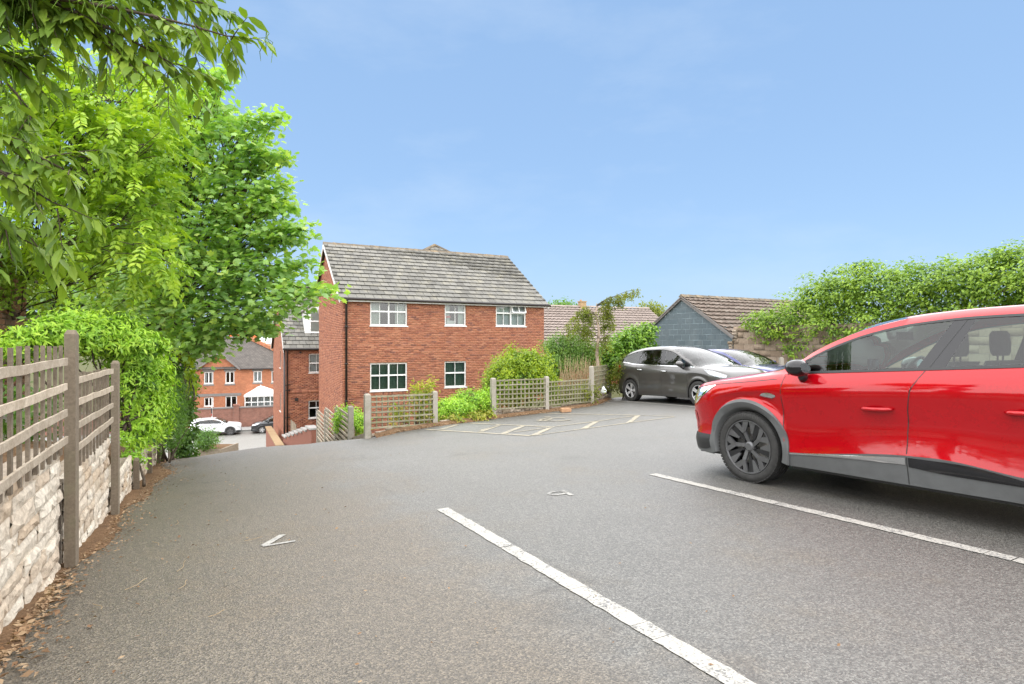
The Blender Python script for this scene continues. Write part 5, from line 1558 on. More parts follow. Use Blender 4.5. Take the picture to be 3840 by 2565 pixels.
def make_car(name, label, p, M, group=None):
    car = Car(p); root = thing(name, label, 'car', M, group)
    L = p['L']; seams = p.get('seams', [])
    st = sorted(set([0.0, .008, .02, .04, .07, .1] + [round(v, 4) for v in np.arange(.13, L - .1, p.get('step', .03))] + [L - .1, L - .07, L - .04, L - .02, L - .008, L] + [k[0] for k in seams] + [v for xw in p['wheels'] for v in (xw - p['arch_r'] + .0005, xw + p['arch_r'] - .0005, xw - p['arch_r'] - .002, xw + p['arch_r'] + .002)]))
    grid = []
    for x in st:
        col = []
        for r in range(NR):
            xx = warp_x(x, r, seams)
            col.append(Vector((xx, *car.rows(xx)[r])))
        grid.append(col)
    regions = {}
    def region(i, r):
        x = (st[i] + st[i + 1]) / 2
        zw, zb = car.zw(x), car.zb(x)
        if r == 7 and zw - zb > .014:
            for (a, b, nm) in p['glass']:
                if a <= x <= b: return nm
            return 'pillar'
        if r >= 9 and p['screen'][0] < x < p['screen'][1]: return 'windscreen'
        if r >= 9 and p['rear'][0] < x < p['rear'][1]: return 'rear_window'
        if r == 0 and p.get('clad', True): return 'sill_cladding'
        for (a, b, nm) in p.get('doors', []):
            if a <= x <= b and r <= 6: return nm
        return 'body'
    for i in range(len(st) - 1):
        for r in range(NR - 1):
            regions.setdefault(region(i, r), []).append((i, r))
    mats = {'body': MT[p['paint']], 'windscreen': MT['car_glass'], 'rear_window': MT['car_glass_tint'], 'sill_cladding': MT['plastic_grey'] if p.get('clad', True) else MT[p['paint']], 'pillar': MT['gloss_black'], 'front_door': MT[p['paint']], 'rear_door': MT[p['paint']], 'front_side_window': MT['car_glass'], 'rear_side_window': MT['car_glass_tint'], 'quarter_window': MT['car_glass_tint']}
    parts = {}
    def emit(nm, cells, sides):
        idx = {}; V = []; Fa = []
        for side in sides:
            for (i, r) in cells:
                f = []
                for (a, b) in ((i, r), (i + 1, r), (i + 1, r + 1), (i, r + 1)):
                    key = (a, b, side if grid[a][b].y > 1e-6 else 0)
                    if key not in idx: idx[key] = len(V); v = grid[a][b]; V.append((v.x, v.y * side, v.z))
                    f.append(idx[key])
                if side < 0: f = f[::-1]
                f2 = []
                for q in f:
                    if q not in f2: f2.append(q)
                if len(f2) > 2: Fa.append(tuple(f2[::-1]))
        me = bpy.data.meshes.new(nm); me.from_pydata(V, [], Fa); me.materials.append(mats[nm]); me.polygons.foreach_set('use_smooth', [True] * len(Fa)); me.update()
        o = link(nm, me, root)
        return o
    for nm, cells in regions.items():
        if nm in ('body', 'windscreen', 'rear_window', 'sill_cladding'): parts[nm] = emit(nm, cells, (-1, 1))
        else:
            runs = []
            for (i, r) in sorted(cells):
                if runs and i - runs[-1][-1][0] <= 1: runs[-1].append((i, r))
                else: runs.append([(i, r)])
            for run in runs: parts[nm] = [emit(nm, run, (-1,)), emit(nm, run, (1,))]
    mb = MB()                                        # nose and tail faces, floor
    for col, fl in ((grid[0], False), (grid[-1], True)):
        ring_ = [(v.x, -v.y, v.z) for v in col] + [(v.x, v.y, v.z) for v in col[::-1][1:]]
        mb.add(ring_, [tuple(range(len(ring_)))])
    mb.build('end_panels', MT[p['paint']], root)
    mb = MB(); zf = .24; Wm = max(car.W(x) for x in st) * .93
    a_, b_ = p['wheels']; ar = p['arch_r']
    for x0, x1 in ((.12, a_ - ar), (a_ + ar, b_ - ar), (b_ + ar, L - .12)):
        w_ = min(Wm, car.W(x0 + .02) * .9, car.W(x1 - .02) * .9); mb.box(x0, x1, -w_, w_, zf - .04, zf + .06)
    mb.box(.2, L - .2, -.52, .52, zf - .02, zf + .10)
    for xw in (a_, b_):                              # arch liners
        for s in (-1, 1):
            rows = []
            for k in range(17):
                an = math.pi * k / 16; rows.append([(xw + (ar + .012) * math.cos(an), s * y, p['wheel_r'] + (ar + .012) * math.sin(an)) for y in (car.W(xw) * .93, .5)])
            mb.grid(rows)
            ring_ = [(xw + (ar + .012) * math.cos(math.pi * k / 16), s * .5, p['wheel_r'] + (ar + .012) * math.sin(math.pi * k / 16)) for k in range(17)]
            mb.add(ring_, [tuple(range(17))])
    mb.build('underbody', MT['plastic_black'], root)
    for side in (-1, 1):
        for sm in p.get('shut', []):
            ribbon(car, sm, .007, .0012, side).build('shut_line', MT['plastic_black'], root)
        if p.get('belt'):
            zb = car.zb; a, b = p['belt']; n = 24
            ribbon(car, [(lerp(a, b, i / n), zb(lerp(a, b, i / n)) + .004) for i in range(n + 1)], .022, .004, side, 1).build('belt_trim', MT[p.get('belt_mat', 'plastic_black')], root)
            zw = car.zw; c, d = p.get('topline', (a + .06, b - .1)); n = 30
            ribbon(car, [(lerp(c, d, i / n), zw(lerp(c, d, i / n)) - .004) for i in range(n + 1)], .018, .004, side, 1).build('window_trim', MT['plastic_black'], root)
        if p.get('archclad'):
            r0, r1 = p['archclad']
            for xw in p['wheels']:
                mb = MB(); rows = []
                for k in range(41):
                    an = R(lerp(-14, 194, k / 40)); row = []
                    for rr_, of in ((r0 - .03, -.05), (r0, .008), (lerp(r0, r1, .15), .024), (lerp(r0, r1, .85), .022), (r1, .014), (r1, -.008)):
                        x, z = xw + rr_ * math.cos(an), p['wheel_r'] + rr_ * math.sin(an)
                        z = max(z, car.zbot(x) - .02)
                        row.append(car.pt(x, z, of, side))
                    rows.append(row)
                mb.grid(rows); mb.build('arch_trim', MT['plastic_grey'], root, autosmooth=35)
        for (x, z, ln) in p.get('handles', []):
            hnd = MB(); q = []
            for t in np.linspace(0, 1, 9):
                q.append(car.pt(x + ln * t, z + .006 * t, .012 + .026 * math.sin(math.pi * min(1, max(0, t))) ** .5, side))
            hnd.tube(q, [.010] + [.018] * 7 + [.010], 8)
            hp = parts.get('front_door') if x < p.get('b_x', 9) else parts.get('rear_door')
            hnd.build('handle', MT[p.get('handle_mat', p['paint'])], (hp[0 if side < 0 else 1] if isinstance(hp, list) else root), smooth=True)
            pk = patch(car, [(x + .03, z + .012), (x + ln * .5, z + .03), (x + ln * .8, z + .012)], [(x + .03, z - .014), (x + ln * .5, z - .035), (x + ln * .8, z - .014)], .0015, side, 8, 3)
            pk.build('handle_recess', MT[p['paint']], root, smooth=True)
        if p.get('mirror'):
            x, z = p['mirror']; mb = MB(); base = car.pt(x, car.zb(x) - .01, 0, side); s = side
            yb = abs(base.y) + .13
            rows = []
            for k in range(9):
                t = k / 8; f = math.sin(math.pi * min(.985, .12 + .88 * (1 - t) ** .8 * .62 + .0)) if t > 0 else .8
                f = (.62, .86, .97, 1.0, .99, .95, .86, .66, .25)[k]
                xx = x + .09 - .17 * t
                rows.append([(xx, s * (yb + .115 * f * math.cos(a)), z + .076 * f * math.sin(a) + .01 * math.cos(a)) for a in np.linspace(0, 2 * math.pi, 17)])
            mb.grid(rows); mb.add(rows[-1][:-1], [tuple(range(16))])
            mo = mb.build('mirror', MT[p.get('mirror_mat', p['paint'])], root, smooth=True)
            mb = MB(); mb.add(rows[0][:-1], [tuple(range(16))]); mb.build('mirror_glass', MT['chrome'], mo)
            mb = MB(); mb.tube([(x + .03, s * (yb - .02), z - .05), (x + .0, s * (abs(base.y) + .03), z - .10), (x - .01, s * (abs(base.y) - .02), car.zb(x) - .03)], [.035, .04, .045], 10); mb.build('mirror_stalk', MT['gloss_black'], mo, smooth=True)
        for nm, top, bot, mt, off, bul in p.get('patches', []):
            patch(car, top, bot, off, side, 16, 5, bul).build(nm, MT[mt], root, smooth=True)
    # front: grille, plate, lamps in the nose face
    w0 = car.W(0) * .95; zt = car.zc(0)
    mb = MB()
    for k in range(5): mb.box(-.012, .004, -w0 * .7, w0 * .7, .30 + k * .05, .325 + k * .05)
    mb.box(-.01, .004, -w0 * .8, w0 * .8, .27, .58 if zt > .62 else .5); mb.build('grille', MT['gloss_black'], root)
    mb = MB(); mb.box(-.022, -.012, -.26, .26, .42, .53); mb.build('number_plate', MT['plate_y'], root)
    # interior
    zi = p.get('seat_z', .55); x0 = p['seat_x']; wy = .37
    for k, (sx, ys) in enumerate(((x0, (-wy, wy)), (x0 + .88, (-wy, wy)))):
        for y in ys:
            mb = MB(); hb = p.get('head_z', 1.30)
            mb.box(sx - .25, sx + .25, y - .25, y + .25, .30, zi)
            rows = []
            for t in np.linspace(0, 1, 7):
                z = lerp(zi - .05, hb - .17, t); x = sx + .18 + .24 * t; hw = .25 - .06 * t * t
                rows.append([(x - .07 * (1 - .4 * t), y - hw, z), (x - .085, y - hw * .6, z), (x - .085, y + hw * .6, z), (x - .07 * (1 - .4 * t), y + hw, z), (x + .05, y + hw, z), (x + .05, y - hw, z), (x - .07 * (1 - .4 * t), y - hw, z)])
            mb.grid(rows); mb.add(rows[-1][:-1], [tuple(range(6))])
            so = mb.build('seat', MT['seat'], root, autosmooth=50)
            mb = MB(); hx = sx + .40; rows = []
            for z, f in ((hb - .13, .75), (hb - .10, .95), (hb - .03, 1), (hb + .05, .95), (hb + .08, .7)):
                rows.append([(hx + .05 * f * math.cos(a), y + .14 * f * math.copysign(abs(math.sin(a)) ** .7, math.sin(a)), z) for a in np.linspace(0, 2 * math.pi, 17)])
            mb.grid(rows); mb.add(rows[-1][:-1], [tuple(range(16))]); mb.tube([(hx - .01, y - .05, hb - .22), (hx, y - .05, hb - .1)], .007, 6); mb.tube([(hx - .01, y + .05, hb - .22), (hx, y + .05, hb - .1)], .007, 6)
            mb.build('headrest', MT['seat'], so, smooth=True)
    xc = p['cowl']; zd = car.zb(xc + .3)
    mb = MB(); rows = []
    for x, z in ((xc - .02, zd - .12), (xc + .05, zd - .02), (xc + .35, zd + .01), (xc + .52, zd - .03), (xc + .58, zd - .14), (xc + .5, zd - .35)):
        rows.append([(x, y, z - .02 * abs(y)) for y in np.linspace(-car.W(xc + .3) * .88, car.W(xc + .3) * .88, 9)])
    mb.grid(rows); mb.build('dashboard', MT['trim_in'], root, smooth=True)
    mb = MB(); cy_ = wy; cx_ = xc + .72; cz_ = zd - .04
    ringp = []
    for k in range(25):
        a = 2 * math.pi * k / 24; ringp.append((cx_ + .075 * math.sin(a), cy_ + .18 * math.cos(a), cz_ + .165 * math.sin(a)))
    mb.tube(ringp, .016, 8, caps=False); mb.tube([(cx_ - .05, cy_, cz_), (cx_ + .01, cy_, cz_)], .06, 10); mb.beam((cx_, cy_ - .17, cz_), (cx_, cy_ + .17, cz_), .02, .04); mb.tube([(cx_ - .02, cy_, cz_), (xc + .45, cy_, cz_ - .1)], .03, 8)
    mb.build('steering_wheel', MT['trim_in'], root, smooth=True)
    mb = MB(); mb.box(xc + .58, xc + .60, -.13, .02, zd - .03, zd + .12); mb.build('screen_display', MT['gloss_black'], root)
    zh = car.zc(p['screen'][1]) - .12
    mb = MB(); mb.box(p['screen'][1] - .12, p['screen'][1] - .09, -.11, .11, zh - .05, zh + .02); mb.build('rear_view_mirror', MT['trim_in'], root)
    xa = p['wheels'][0] + .2
    mb = MB()
    for s in (-1, 1):
        rows = [[(x, s * car.W(x) * .86, z) for z in (.3, car.zb(x) - .03)] for x in np.linspace(xc + .2, L - .5, 12)]
        mb.grid(rows)
    mb.box(xc + .1, xc + .14, -car.W(xc) * .86, car.W(xc) * .86, .25, zd - .05)
    mb.box(L - .75, L - .72, -.7, .7, .3, car.zb(L - .75) - .06); mb.box(xc + .14, L - .75, -.6, .6, .28, .32)
    mb.build('cabin_trim', MT['trim_in'], root)
    # wheels
    t, b, d, m = wheel_meshes(p)
    sp_mats = p['rim_mats']
    mt_, mb_, md_, mm_ = t.mesh('tyre', MT['rubber']), b.mesh('wheel', MT['alloy_black']), d.mesh('brake_disc', MT['steel']), m.mesh('rim', [MT[sp_mats[0]], MT[sp_mats[1]]])
    for me in (mt_, mb_, md_):
        me.polygons.foreach_set('use_smooth', [True] * len(me.polygons)); me.set_sharp_from_angle(angle=R(35))
    mm_.polygons.foreach_set('use_smooth', [True] * len(mm_.polygons)); mm_.set_sharp_from_angle(angle=R(25))
    let = None
    if p.get('tyre_text'):                           # raised lettering round the sidewall
        lm = MB(); rt_ = p['wheel_r'] * lerp(p['rim_f'], 1, .56); yl = -p['tyre_w'] * .5 - .0015
        for n_, ch_ in enumerate(p['tyre_text']):
            cu = bpy.data.curves.new('letter', 'FONT'); cu.body = ch_; cu.size = .036; cu.align_x = 'CENTER'; cu.align_y = 'CENTER'
            to = bpy.data.objects.new('letter', cu); COL.objects.link(to)
            tmesh = to.to_mesh(); a = R(90) - (n_ - len(p['tyre_text']) / 2 + .5) * .030 / rt_ - R(8)
            pos_ = []
            for v_ in tmesh.vertices:
                t_, r_ = v_.co.x, rt_ + v_.co.y; aa = a - t_ / rt_
                pos_.append((r_ * math.cos(aa), yl, r_ * math.sin(aa)))
            lm.add(pos_, [tuple(f_.vertices) for f_ in tmesh.polygons])
            to.to_mesh_clear(); bpy.data.objects.remove(to)
        let = lm.mesh('tyre_lettering', MT['rubber_mark'])
    for k, xw in enumerate(p['wheels']):
        for s in (-1, 1):
            yw = s * (p['track'] - p.get('tyre_w', .215) / 2)
            w = link('wheel', mb_, root); w.location = (xw, yw, p['wheel_r']); w.rotation_euler = (0, 0, 0 if s < 0 else math.pi)
            for nm, me in (('tyre', mt_), ('rim', mm_), ('brake_disc', md_)): link(nm, me, w)
            if let is not None: link('tyre_lettering', let, w)
    return root, car
def car_matrix(u, v, fwd, wheel_x, side, track):
    """Front-wheel contact on the side nearest the camera stands at (u, v); fwd = +1 faces along +u."""
    f = Vector((*P(fwd, 0), 0)); e = .5
    zf, zr_ = gz(u, v), gz(u - fwd * 2.6, v)
    f = (Vector((*P(2.6 * fwd, 0), zf - zr_))).normalized()
    x = -f
    y = Vector((0, 0, 1)).cross(x).normalized(); z = x.cross(y)
    o = Vector((*P(u, v), zf))
    o = o - x * wheel_x - y * (side * track)
    return Matrix(((x.x, y.x, z.x, o.x), (x.y, y.y, z.y, o.y), (x.z, y.z, z.z, o.z), (0, 0, 0, 1)))

RED = dict(tyre_text='MICHELIN', L=4.23, paint='paint_red', wheels=(.86, 3.50), wheel_r=.347, arch_r=.425, tyre_w=.225, track=.885, rim_f=.765, rim='blade', rim_mats=('alloy_dark', 'alloy_black'), wheel_rot=100,
    W=[(0, .60), (.03, .68), (.10, .765), (.25, .845), (.5, .885), (.86, .892), (1.4, .892), (2.4, .895), (3.4, .895), (3.8, .88), (4.05, .83), (4.17, .76), (4.23, .66)],
    zbot=[(0, .24), (.3, .22), (1.2, .23), (3.1, .23), (3.9, .26), (4.23, .34)],
    zclad=[(0, .36), (.3, .36), (1.25, .355), (2.3, .455), (2.5, .46), (3.1, .40), (3.6, .42), (4.23, .50)],
    zcr=[(0, .66), (.3, .82), (.86, .90), (1.3, .945), (2.3, .975), (3.2, 1.0), (3.8, 1.0), (4.23, .95)],
    zb=[(0, .76), (.04, .84), (.12, .91), (.3, .962), (.6, .995), (1.0, 1.04), (1.27, 1.068), (1.8, 1.088), (2.4, 1.108), (3.2, 1.135), (3.8, 1.15), (4.05, 1.12), (4.23, .98)],
    zw=[(0, 0), (1.20, 1.0), (1.27, 1.072), (1.5, 1.205), (1.75, 1.325), (2.0, 1.41), (2.3, 1.466), (2.7, 1.488), (3.1, 1.482), (3.5, 1.445), (3.75, 1.38), (3.95, 1.25), (4.06, 1.12), (4.12, 0)],
    wr=[(0, .6), (1.3, .80), (1.8, .70), (2.3, .635), (3.2, .63), (3.8, .62), (4.23, .6)],
    zc=[(0, .80), (.04, .87), (.12, .935), (.3, .995), (.6, 1.05), (.95, 1.10), (1.10, 1.13), (1.35, 1.275), (1.7, 1.435), (2.0, 1.53), (2.3, 1.566), (2.8, 1.575), (3.4, 1.552), (3.8, 1.50), (3.98, 1.44), (4.10, 1.24), (4.18, 1.08), (4.23, 1.0)],
    screen=(1.08, 2.0), rear=(3.99, 4.16), cowl=1.05, seat_x=2.05, head_z=1.33, seat_z=.62, waist=.03,
    glass=[(1.20, 2.22, 'front_side_window'), (2.50, 3.36, 'rear_side_window'), (3.44, 3.9, 'quarter_window')],
    doors=[(1.26, 2.30, 'front_door'), (2.30, 3.14, 'rear_door')], b_x=2.3,
    seams=[(1.26, [0] * NR), (2.22, [.02, .02, .03, .05, .07, .09, .11, .14, .34, .34, .2, .1, 0]), (2.30, [0, 0, .0, .005, .02, .05, .09, .14, .34, .34, .2, .1, 0]), (2.50, [0, 0, 0, 0, .02, .03, .04, .05, .20, .2, .1, 0, 0]), (3.14, [.0] * NR)],
    shut=[[(1.262, .30), (1.262, .6), (1.258, .9), (1.275, 1.05)], [(2.30, .235), (2.298, .40), (2.305, .62), (2.32, .80), (2.35, .95), (2.43, 1.10)], [(2.45, 1.12), (2.55, 1.31), (2.64, 1.475)], [(3.14, .40), (3.06, .60), (3.10, .78), (3.30, .98), (3.42, 1.13)],
          [(.13, .895), (.3, .935), (.6, .965), (.9, .99), (1.2, 1.02)]],
    belt=(1.29, 3.9), topline=(1.31, 3.85), archclad=(.385, .462), handles=[(1.98, .80, .24), (2.92, .83, .24)], mirror=(1.47, 1.125), mirror_mat='gloss_black',
    patches=[('sill_strip', [(1.30, .348), (1.9, .405), (2.29, .440)], [(1.30, .338), (1.9, .372), (2.29, .385)], 'chrome', .006, .004),
             ('sill_blade', [(2.31, .442), (2.6, .44), (3.0, .385), (3.10, .36)], [(2.31, .372), (2.6, .35), (3.0, .345), (3.10, .345)], 'gloss_black', .006, .006),
             ('fender_badge', [(1.02, .860), (1.06, .885), (1.13, .892), (1.2, .872)], [(1.02, .852), (1.08, .832), (1.13, .832), (1.2, .858)], 'chrome', .006, .010),
             ('headlight', [(.07, .845), (.15, .885), (.30, .918), (.47, .945)], [(.07, .74), (.15, .735), (.30, .82), (.47, .938)], 'lamp_glass', .008, .010),
             ('lamp_reflector', [(.08, .838), (.15, .878), (.30, .912), (.46, .94)], [(.08, .75), (.15, .745), (.30, .826), (.46, .936)], 'lamp_inner', .003, .0),
             ('lamp_bezel', [(.10, .80), (.2, .86), (.33, .905)], [(.10, .775), (.2, .80), (.33, .86)], 'gloss_black', .0045, .0),
             ('bumper_cladding', [(.015, .40), (.12, .42), (.3, .42), (.42, .42)], [(.015, .25), (.12, .25), (.3, .26), (.42, .30)], 'plastic_black', .004, .008),
             ('bumper_vent', [(.03, .62), (.08, .66), (.14, .64)], [(.03, .46), (.08, .44), (.14, .47)], 'paint_red', .004, .006),
             ('tail_lamp', [(3.9, .98), (4.05, .99), (4.2, .93)], [(3.9, .94), (4.05, .86), (4.2, .80)], 'red_lamp', .006, .008)])
Mred = car_matrix(3.72, 4.68, 1, RED['wheels'][0], -1, RED['track'])
# its near side must face -v
red, redc = make_car('red_car', 'glossy red crossover car with dark alloy wheels parked in the nearest bay', RED, Mred)

GREY = dict(L=4.38, paint='paint_grey', wheels=(.90, 3.55), wheel_r=.325, arch_r=.365, tyre_w=.215, track=.895, rim_f=.68, rim='twin', rim_mats=('alloy_silver', 'alloy_black'), wheel_rot=75, clad=False, step=.05,
    W=[(0, .62), (.04, .70), (.12, .79), (.3, .87), (.6, .905), (1.4, .91), (3.3, .91), (3.8, .89), (4.1, .83), (4.28, .74), (4.38, .62)],
    zbot=[(0, .22), (.3, .20), (1.2, .20), (3.1, .20), (3.9, .24), (4.38, .34)],
    zclad=[(0, .34), (1.2, .32), (2.2, .37), (3.2, .30), (4.38, .46)],
    zcr=[(0, .60), (.3, .74), (.9, .86), (1.5, .895), (2.5, .935), (3.6, .985), (4.0, .98), (4.38, .9)],
    zb=[(0, .68), (.04, .76), (.12, .84), (.3, .905), (.7, .965), (1.1, 1.005), (1.5, 1.025), (2.5, 1.06), (3.4, 1.10), (3.9, 1.16), (4.15, 1.15), (4.3, 1.02), (4.38, .92)],
    zw=[(0, 0), (.98, .9), (1.08, 1.015), (1.4, 1.20), (1.75, 1.365), (2.1, 1.465), (2.5, 1.515), (3.0, 1.515), (3.4, 1.48), (3.75, 1.40), (4.0, 1.26), (4.10, 1.16), (4.2, 0)],
    wr=[(0, .6), (1.2, .84), (1.8, .72), (2.3, .66), (3.2, .64), (4.0, .62), (4.38, .6)],
    zc=[(0, .72), (.04, .80), (.12, .88), (.3, .955), (.6, 1.02), (.85, 1.055), (1.2, 1.24), (1.6, 1.43), (2.0, 1.56), (2.4, 1.615), (2.8, 1.626), (3.4, 1.60), (3.8, 1.54), (4.02, 1.47), (4.2, 1.2), (4.30, 1.04), (4.38, .95)],
    screen=(.86, 1.95), rear=(4.03, 4.22), cowl=.95, seat_x=2.05, head_z=1.36, seat_z=.66, waist=.03,
    glass=[(1.02, 1.30, 'quarter_window'), (1.36, 2.16, 'front_side_window'), (2.32, 3.22, 'rear_side_window'), (3.30, 3.95, 'quarter_window')],
    doors=[(1.28, 2.26, 'front_door'), (2.26, 3.2, 'rear_door')], b_x=2.26,
    seams=[(2.16, [0, 0, 0, 0, 0, 0, .0, .0, .06, .06, 0, 0, 0]), (2.32, [0, 0, 0, 0, 0, 0, .0, .0, .06, .06, 0, 0, 0]), (3.22, [0, 0, 0, 0, 0, 0, 0, 0, -.1, -.1, 0, 0, 0]), (3.30, [0, 0, 0, 0, 0, 0, 0, 0, -.1, -.1, 0, 0, 0])],
    shut=[[(1.29, .28), (1.28, .6), (1.27, .9), (1.28, 1.01)], [(2.25, .23), (2.25, .6), (2.25, 1.05)], [(3.16, .55), (3.12, .7), (3.2, .95), (3.28, 1.09)]],
    belt=(1.06, 3.95), belt_mat='chrome', topline=(1.12, 4.0), handles=[(2.0, .90, .2), (2.98, .94, .2)], handle_mat='chrome', mirror=(1.42, 1.10), mirror_mat='paint_grey',
    patches=[('headlight', [(.10, .80), (.25, .86), (.5, .92), (.72, .945)], [(.10, .74), (.25, .745), (.5, .82), (.72, .935)], 'lamp_glass', .010, .010), ('lamp_reflector', [(.11, .79), (.25, .85), (.5, .91), (.70, .935)], [(.11, .75), (.25, .755), (.5, .826), (.70, .93)], 'lamp_inner', .004, .0),
             ('tail_lamp', [(3.98, 1.06), (4.12, 1.10), (4.27, 1.02)], [(3.98, 1.02), (4.12, .92), (4.27, .84)], 'red_lamp', .008, .012)])
Mg = car_matrix(UV(4.82, 14.5)[0], 11.2, -1, GREY['wheels'][0], 1, GREY['track'])
make_car('grey_car', 'dark grey family hatchback with silver five-spoke wheels in front of the painted gable', GREY, Mg)
BLUE = dict(GREY, paint='paint_blue', zb=[(a, b * .965) for a, b in GREY['zb']], zw=[(a, b * .945) for a, b in GREY['zw']], zc=[(a, b * (.965 if a < .9 else .945)) for a, b in GREY['zc']], zcr=[(a, b * .955) for a, b in GREY['zcr']], mirror=(1.42, 1.06), mirror_mat='paint_blue', head_z=1.26, belt_mat='plastic_black', handle_mat='paint_blue', wheel_r=.315, L=4.38)
BLUE['patches'] = [(n, [(a, b * .955) for a, b in t], [(a, b * .955) for a, b in q], m, o, u) for n, t, q, m, o, u in GREY['patches']]
BLUE['shut'] = [[(a, b * .955) for a, b in s] for s in GREY['shut']]; BLUE['handles'] = [(2.0, .86, .2), (2.98, .9, .2)]
Mb = car_matrix(UV(4.82, 14.5)[0] + .35, 13.55, -1, BLUE['wheels'][0], 1, BLUE['track'])
make_car('blue_car', 'dark blue hatchback parked on the far side of the grey car', BLUE, Mb)
def street_matrix(xpx, n, face, L):
    c = Vector((0, 0, 0)); r = (xpx - 1920) / F
    Z = n / (SNn[1] + SNn[0] * r); c = Vector((r * Z, Z, ZST + .02))
    x = Vector((-SE[0] * face, -SE[1] * face, 0)); y = Vector((0, 0, 1)).cross(x); o = c - x * (L / 2)
    return Matrix(((x.x, y.x, 0, o.x), (x.y, y.y, 0, o.y), (0, 0, 1, o.z), (0, 0, 0, 1)))
sc_ = {k: v for k, v in RED.items()}
WHITE = dict(sc_, tyre_text=None, paint='paint_white', step=.06, rim_mats=('alloy_dark', 'alloy_black'), mirror_mat='paint_white', zc=[(a, b * .985) for a, b in RED['zc']],
    zw=[(0, 0), (1.20, 1.0), (1.27, 1.072), (1.5, 1.205), (1.75, 1.325), (2.0, 1.40), (2.3, 1.44), (2.7, 1.44), (3.1, 1.41), (3.5, 1.33), (3.75, 1.22), (3.9, 1.14), (3.95, 0), (4.12, 0)],
    glass=[(1.20, 2.22, 'front_side_window'), (2.44, 3.5, 'rear_side_window')], handles=[(1.98, .82, .2)])
WHITE['patches'] = [q for q in RED['patches'] if q[0] in ('headlight', 'lamp_reflector', 'bumper_cladding', 'tail_lamp')]
make_car('white_car', 'white crossover car parked along the garden wall across the street', WHITE, street_matrix(808, 57.0, 1, 4.23))
BLACK = dict(GREY, paint='paint_black', step=.06, mirror_mat='paint_black', belt_mat='plastic_black', handle_mat='paint_black')
make_car('black_car', 'black hatchback parked across the street, partly hidden by the brick wing', BLACK, street_matrix(1040, 57.0, -1, 4.38))
# ------------------------------------------------------------------ plants
def tm(v, f): return np.array(v, dtype=np.float64), np.array(f, dtype=np.int64)
T_OVAL = tm([(0, 0, 0), (.35, -.24, .05), (.7, -.18, .05), (1, 0, -.06), (.7, .18, .05), (.35, .24, .05), (.5, 0, -.02)], [(0, 1, 6), (1, 2, 6), (2, 3, 6), (3, 4, 6), (4, 5, 6), (5, 0, 6)])
T_SMALL = tm([(0, 0, 0), (.5, -.26, .06), (1, 0, -.04), (.5, .26, .06)], [(0, 1, 2), (0, 2, 3)])
T_LANCE = tm([(0, 0, 0), (.25, -.12, .03), (.6, -.13, .0), (1, 0, -.16), (.6, .13, .0), (.25, .12, .03), (.3, 0, -.01), (.65, 0, -.05)], [(0, 1, 6), (0, 6, 5), (1, 2, 6), (2, 7, 6), (2, 3, 7), (3, 4, 7), (4, 6, 7), (4, 5, 6)])
T_CHEST = tm([(0, 0, 0), (.22, -.15, .03), (.55, -.18, .0), (1, 0, -.20), (.55, .18, .0), (.22, .15, .03), (.3, 0, -.02), (.65, 0, -.06)], [(0, 1, 6), (0, 6, 5), (1, 2, 6), (2, 7, 6), (2, 3, 7), (3, 4, 7), (4, 6, 7), (4, 5, 6)])
_mp = [(0, .0), (.06, -.30), (.30, -.50), (.36, -.28), (.62, -.46), (.66, -.18), (1.0, 0), (.66, .18), (.62, .46), (.36, .28), (.30, .50), (.06, .30)]
T_MAPLE = tm([(.42, 0, .03)] + [(a, b, -.05 * abs(b) - .06 * max(0, a - .6)) for a, b in _mp], [(0, i, i % 12 + 1) for i in range(1, 13)])
def unit(a): return a / np.maximum(1e-9, np.linalg.norm(a, axis=-1, keepdims=True))
def leaf_arrays(pos, d, n, size, tmpl):
    tv, tf = tmpl; N = len(pos)
    d = unit(d); y = unit(np.cross(n, d)); z = np.cross(d, y)
    V = pos[:, None, :] + size[:, None, None] * (tv[None, :, 0:1] * d[:, None, :] + tv[None, :, 1:2] * y[:, None, :] + tv[None, :, 2:3] * z[:, None, :])
    Fc = tf[None] + (np.arange(N) * len(tv))[:, None, None]
    return V.reshape(-1, 3), Fc.reshape(-1, 3)
def pxblob(x, y, Z, rx, ry, rz): 
    c = px(x, y, Z); return (np.array(c), np.array((rx * Z / F, rz, ry * Z / F)))
def twigs_in(blobs, n, shell=0.55, seed=0, low_cut=None):
    g = np.random.default_rng(seed)
    w = np.array([(b[1][0] * b[1][2]) ** 1.0 for b in blobs]); w /= w.sum()
    out = []; nrm = []
    for b, k in zip(blobs, np.maximum(5 if n > 1000 else 1, (w * n).astype(int))):
        d = unit(g.normal(size=(k, 3))); r = g.uniform(shell ** 2, 1, size=(k, 1)) ** .5
        lump = np.sin(d @ g.normal(size=(3,)) * 5 + g.uniform(0, 6)) * np.sin(d @ g.normal(size=(3,)) * 7 + g.uniform(0, 6))
        r *= g.uniform(.84, 1.16, size=(k, 1)) * (1 + .22 * lump[:, None])
        out.append(b[0] + d * r * b[1]); nrm.append(d)
    return np.concatenate(out), np.concatenate(nrm)
def foliage(tw, nr, per, spread, size, up=.7, outw=.5, rand=.6, droop=.2, seed=0, sv=.25):
    g = np.random.default_rng(seed + 91)
    N = len(tw) * per
    sp = np.repeat(tw, per, 0) + g.normal(size=(N, 3)) * np.array(spread)
    o = np.repeat(nr, per, 0)
    n = unit(o * outw + np.array((0, 0, up)) + g.normal(size=(N, 3)) * rand)
    d = g.normal(size=(N, 3)) + o * .5; d = unit(d - n * (d * n).sum(1, keepdims=True)) + np.array((0, 0, -droop))
    s = size * g.uniform(1 - sv, 1 + sv, N)
    return sp, d, n, s
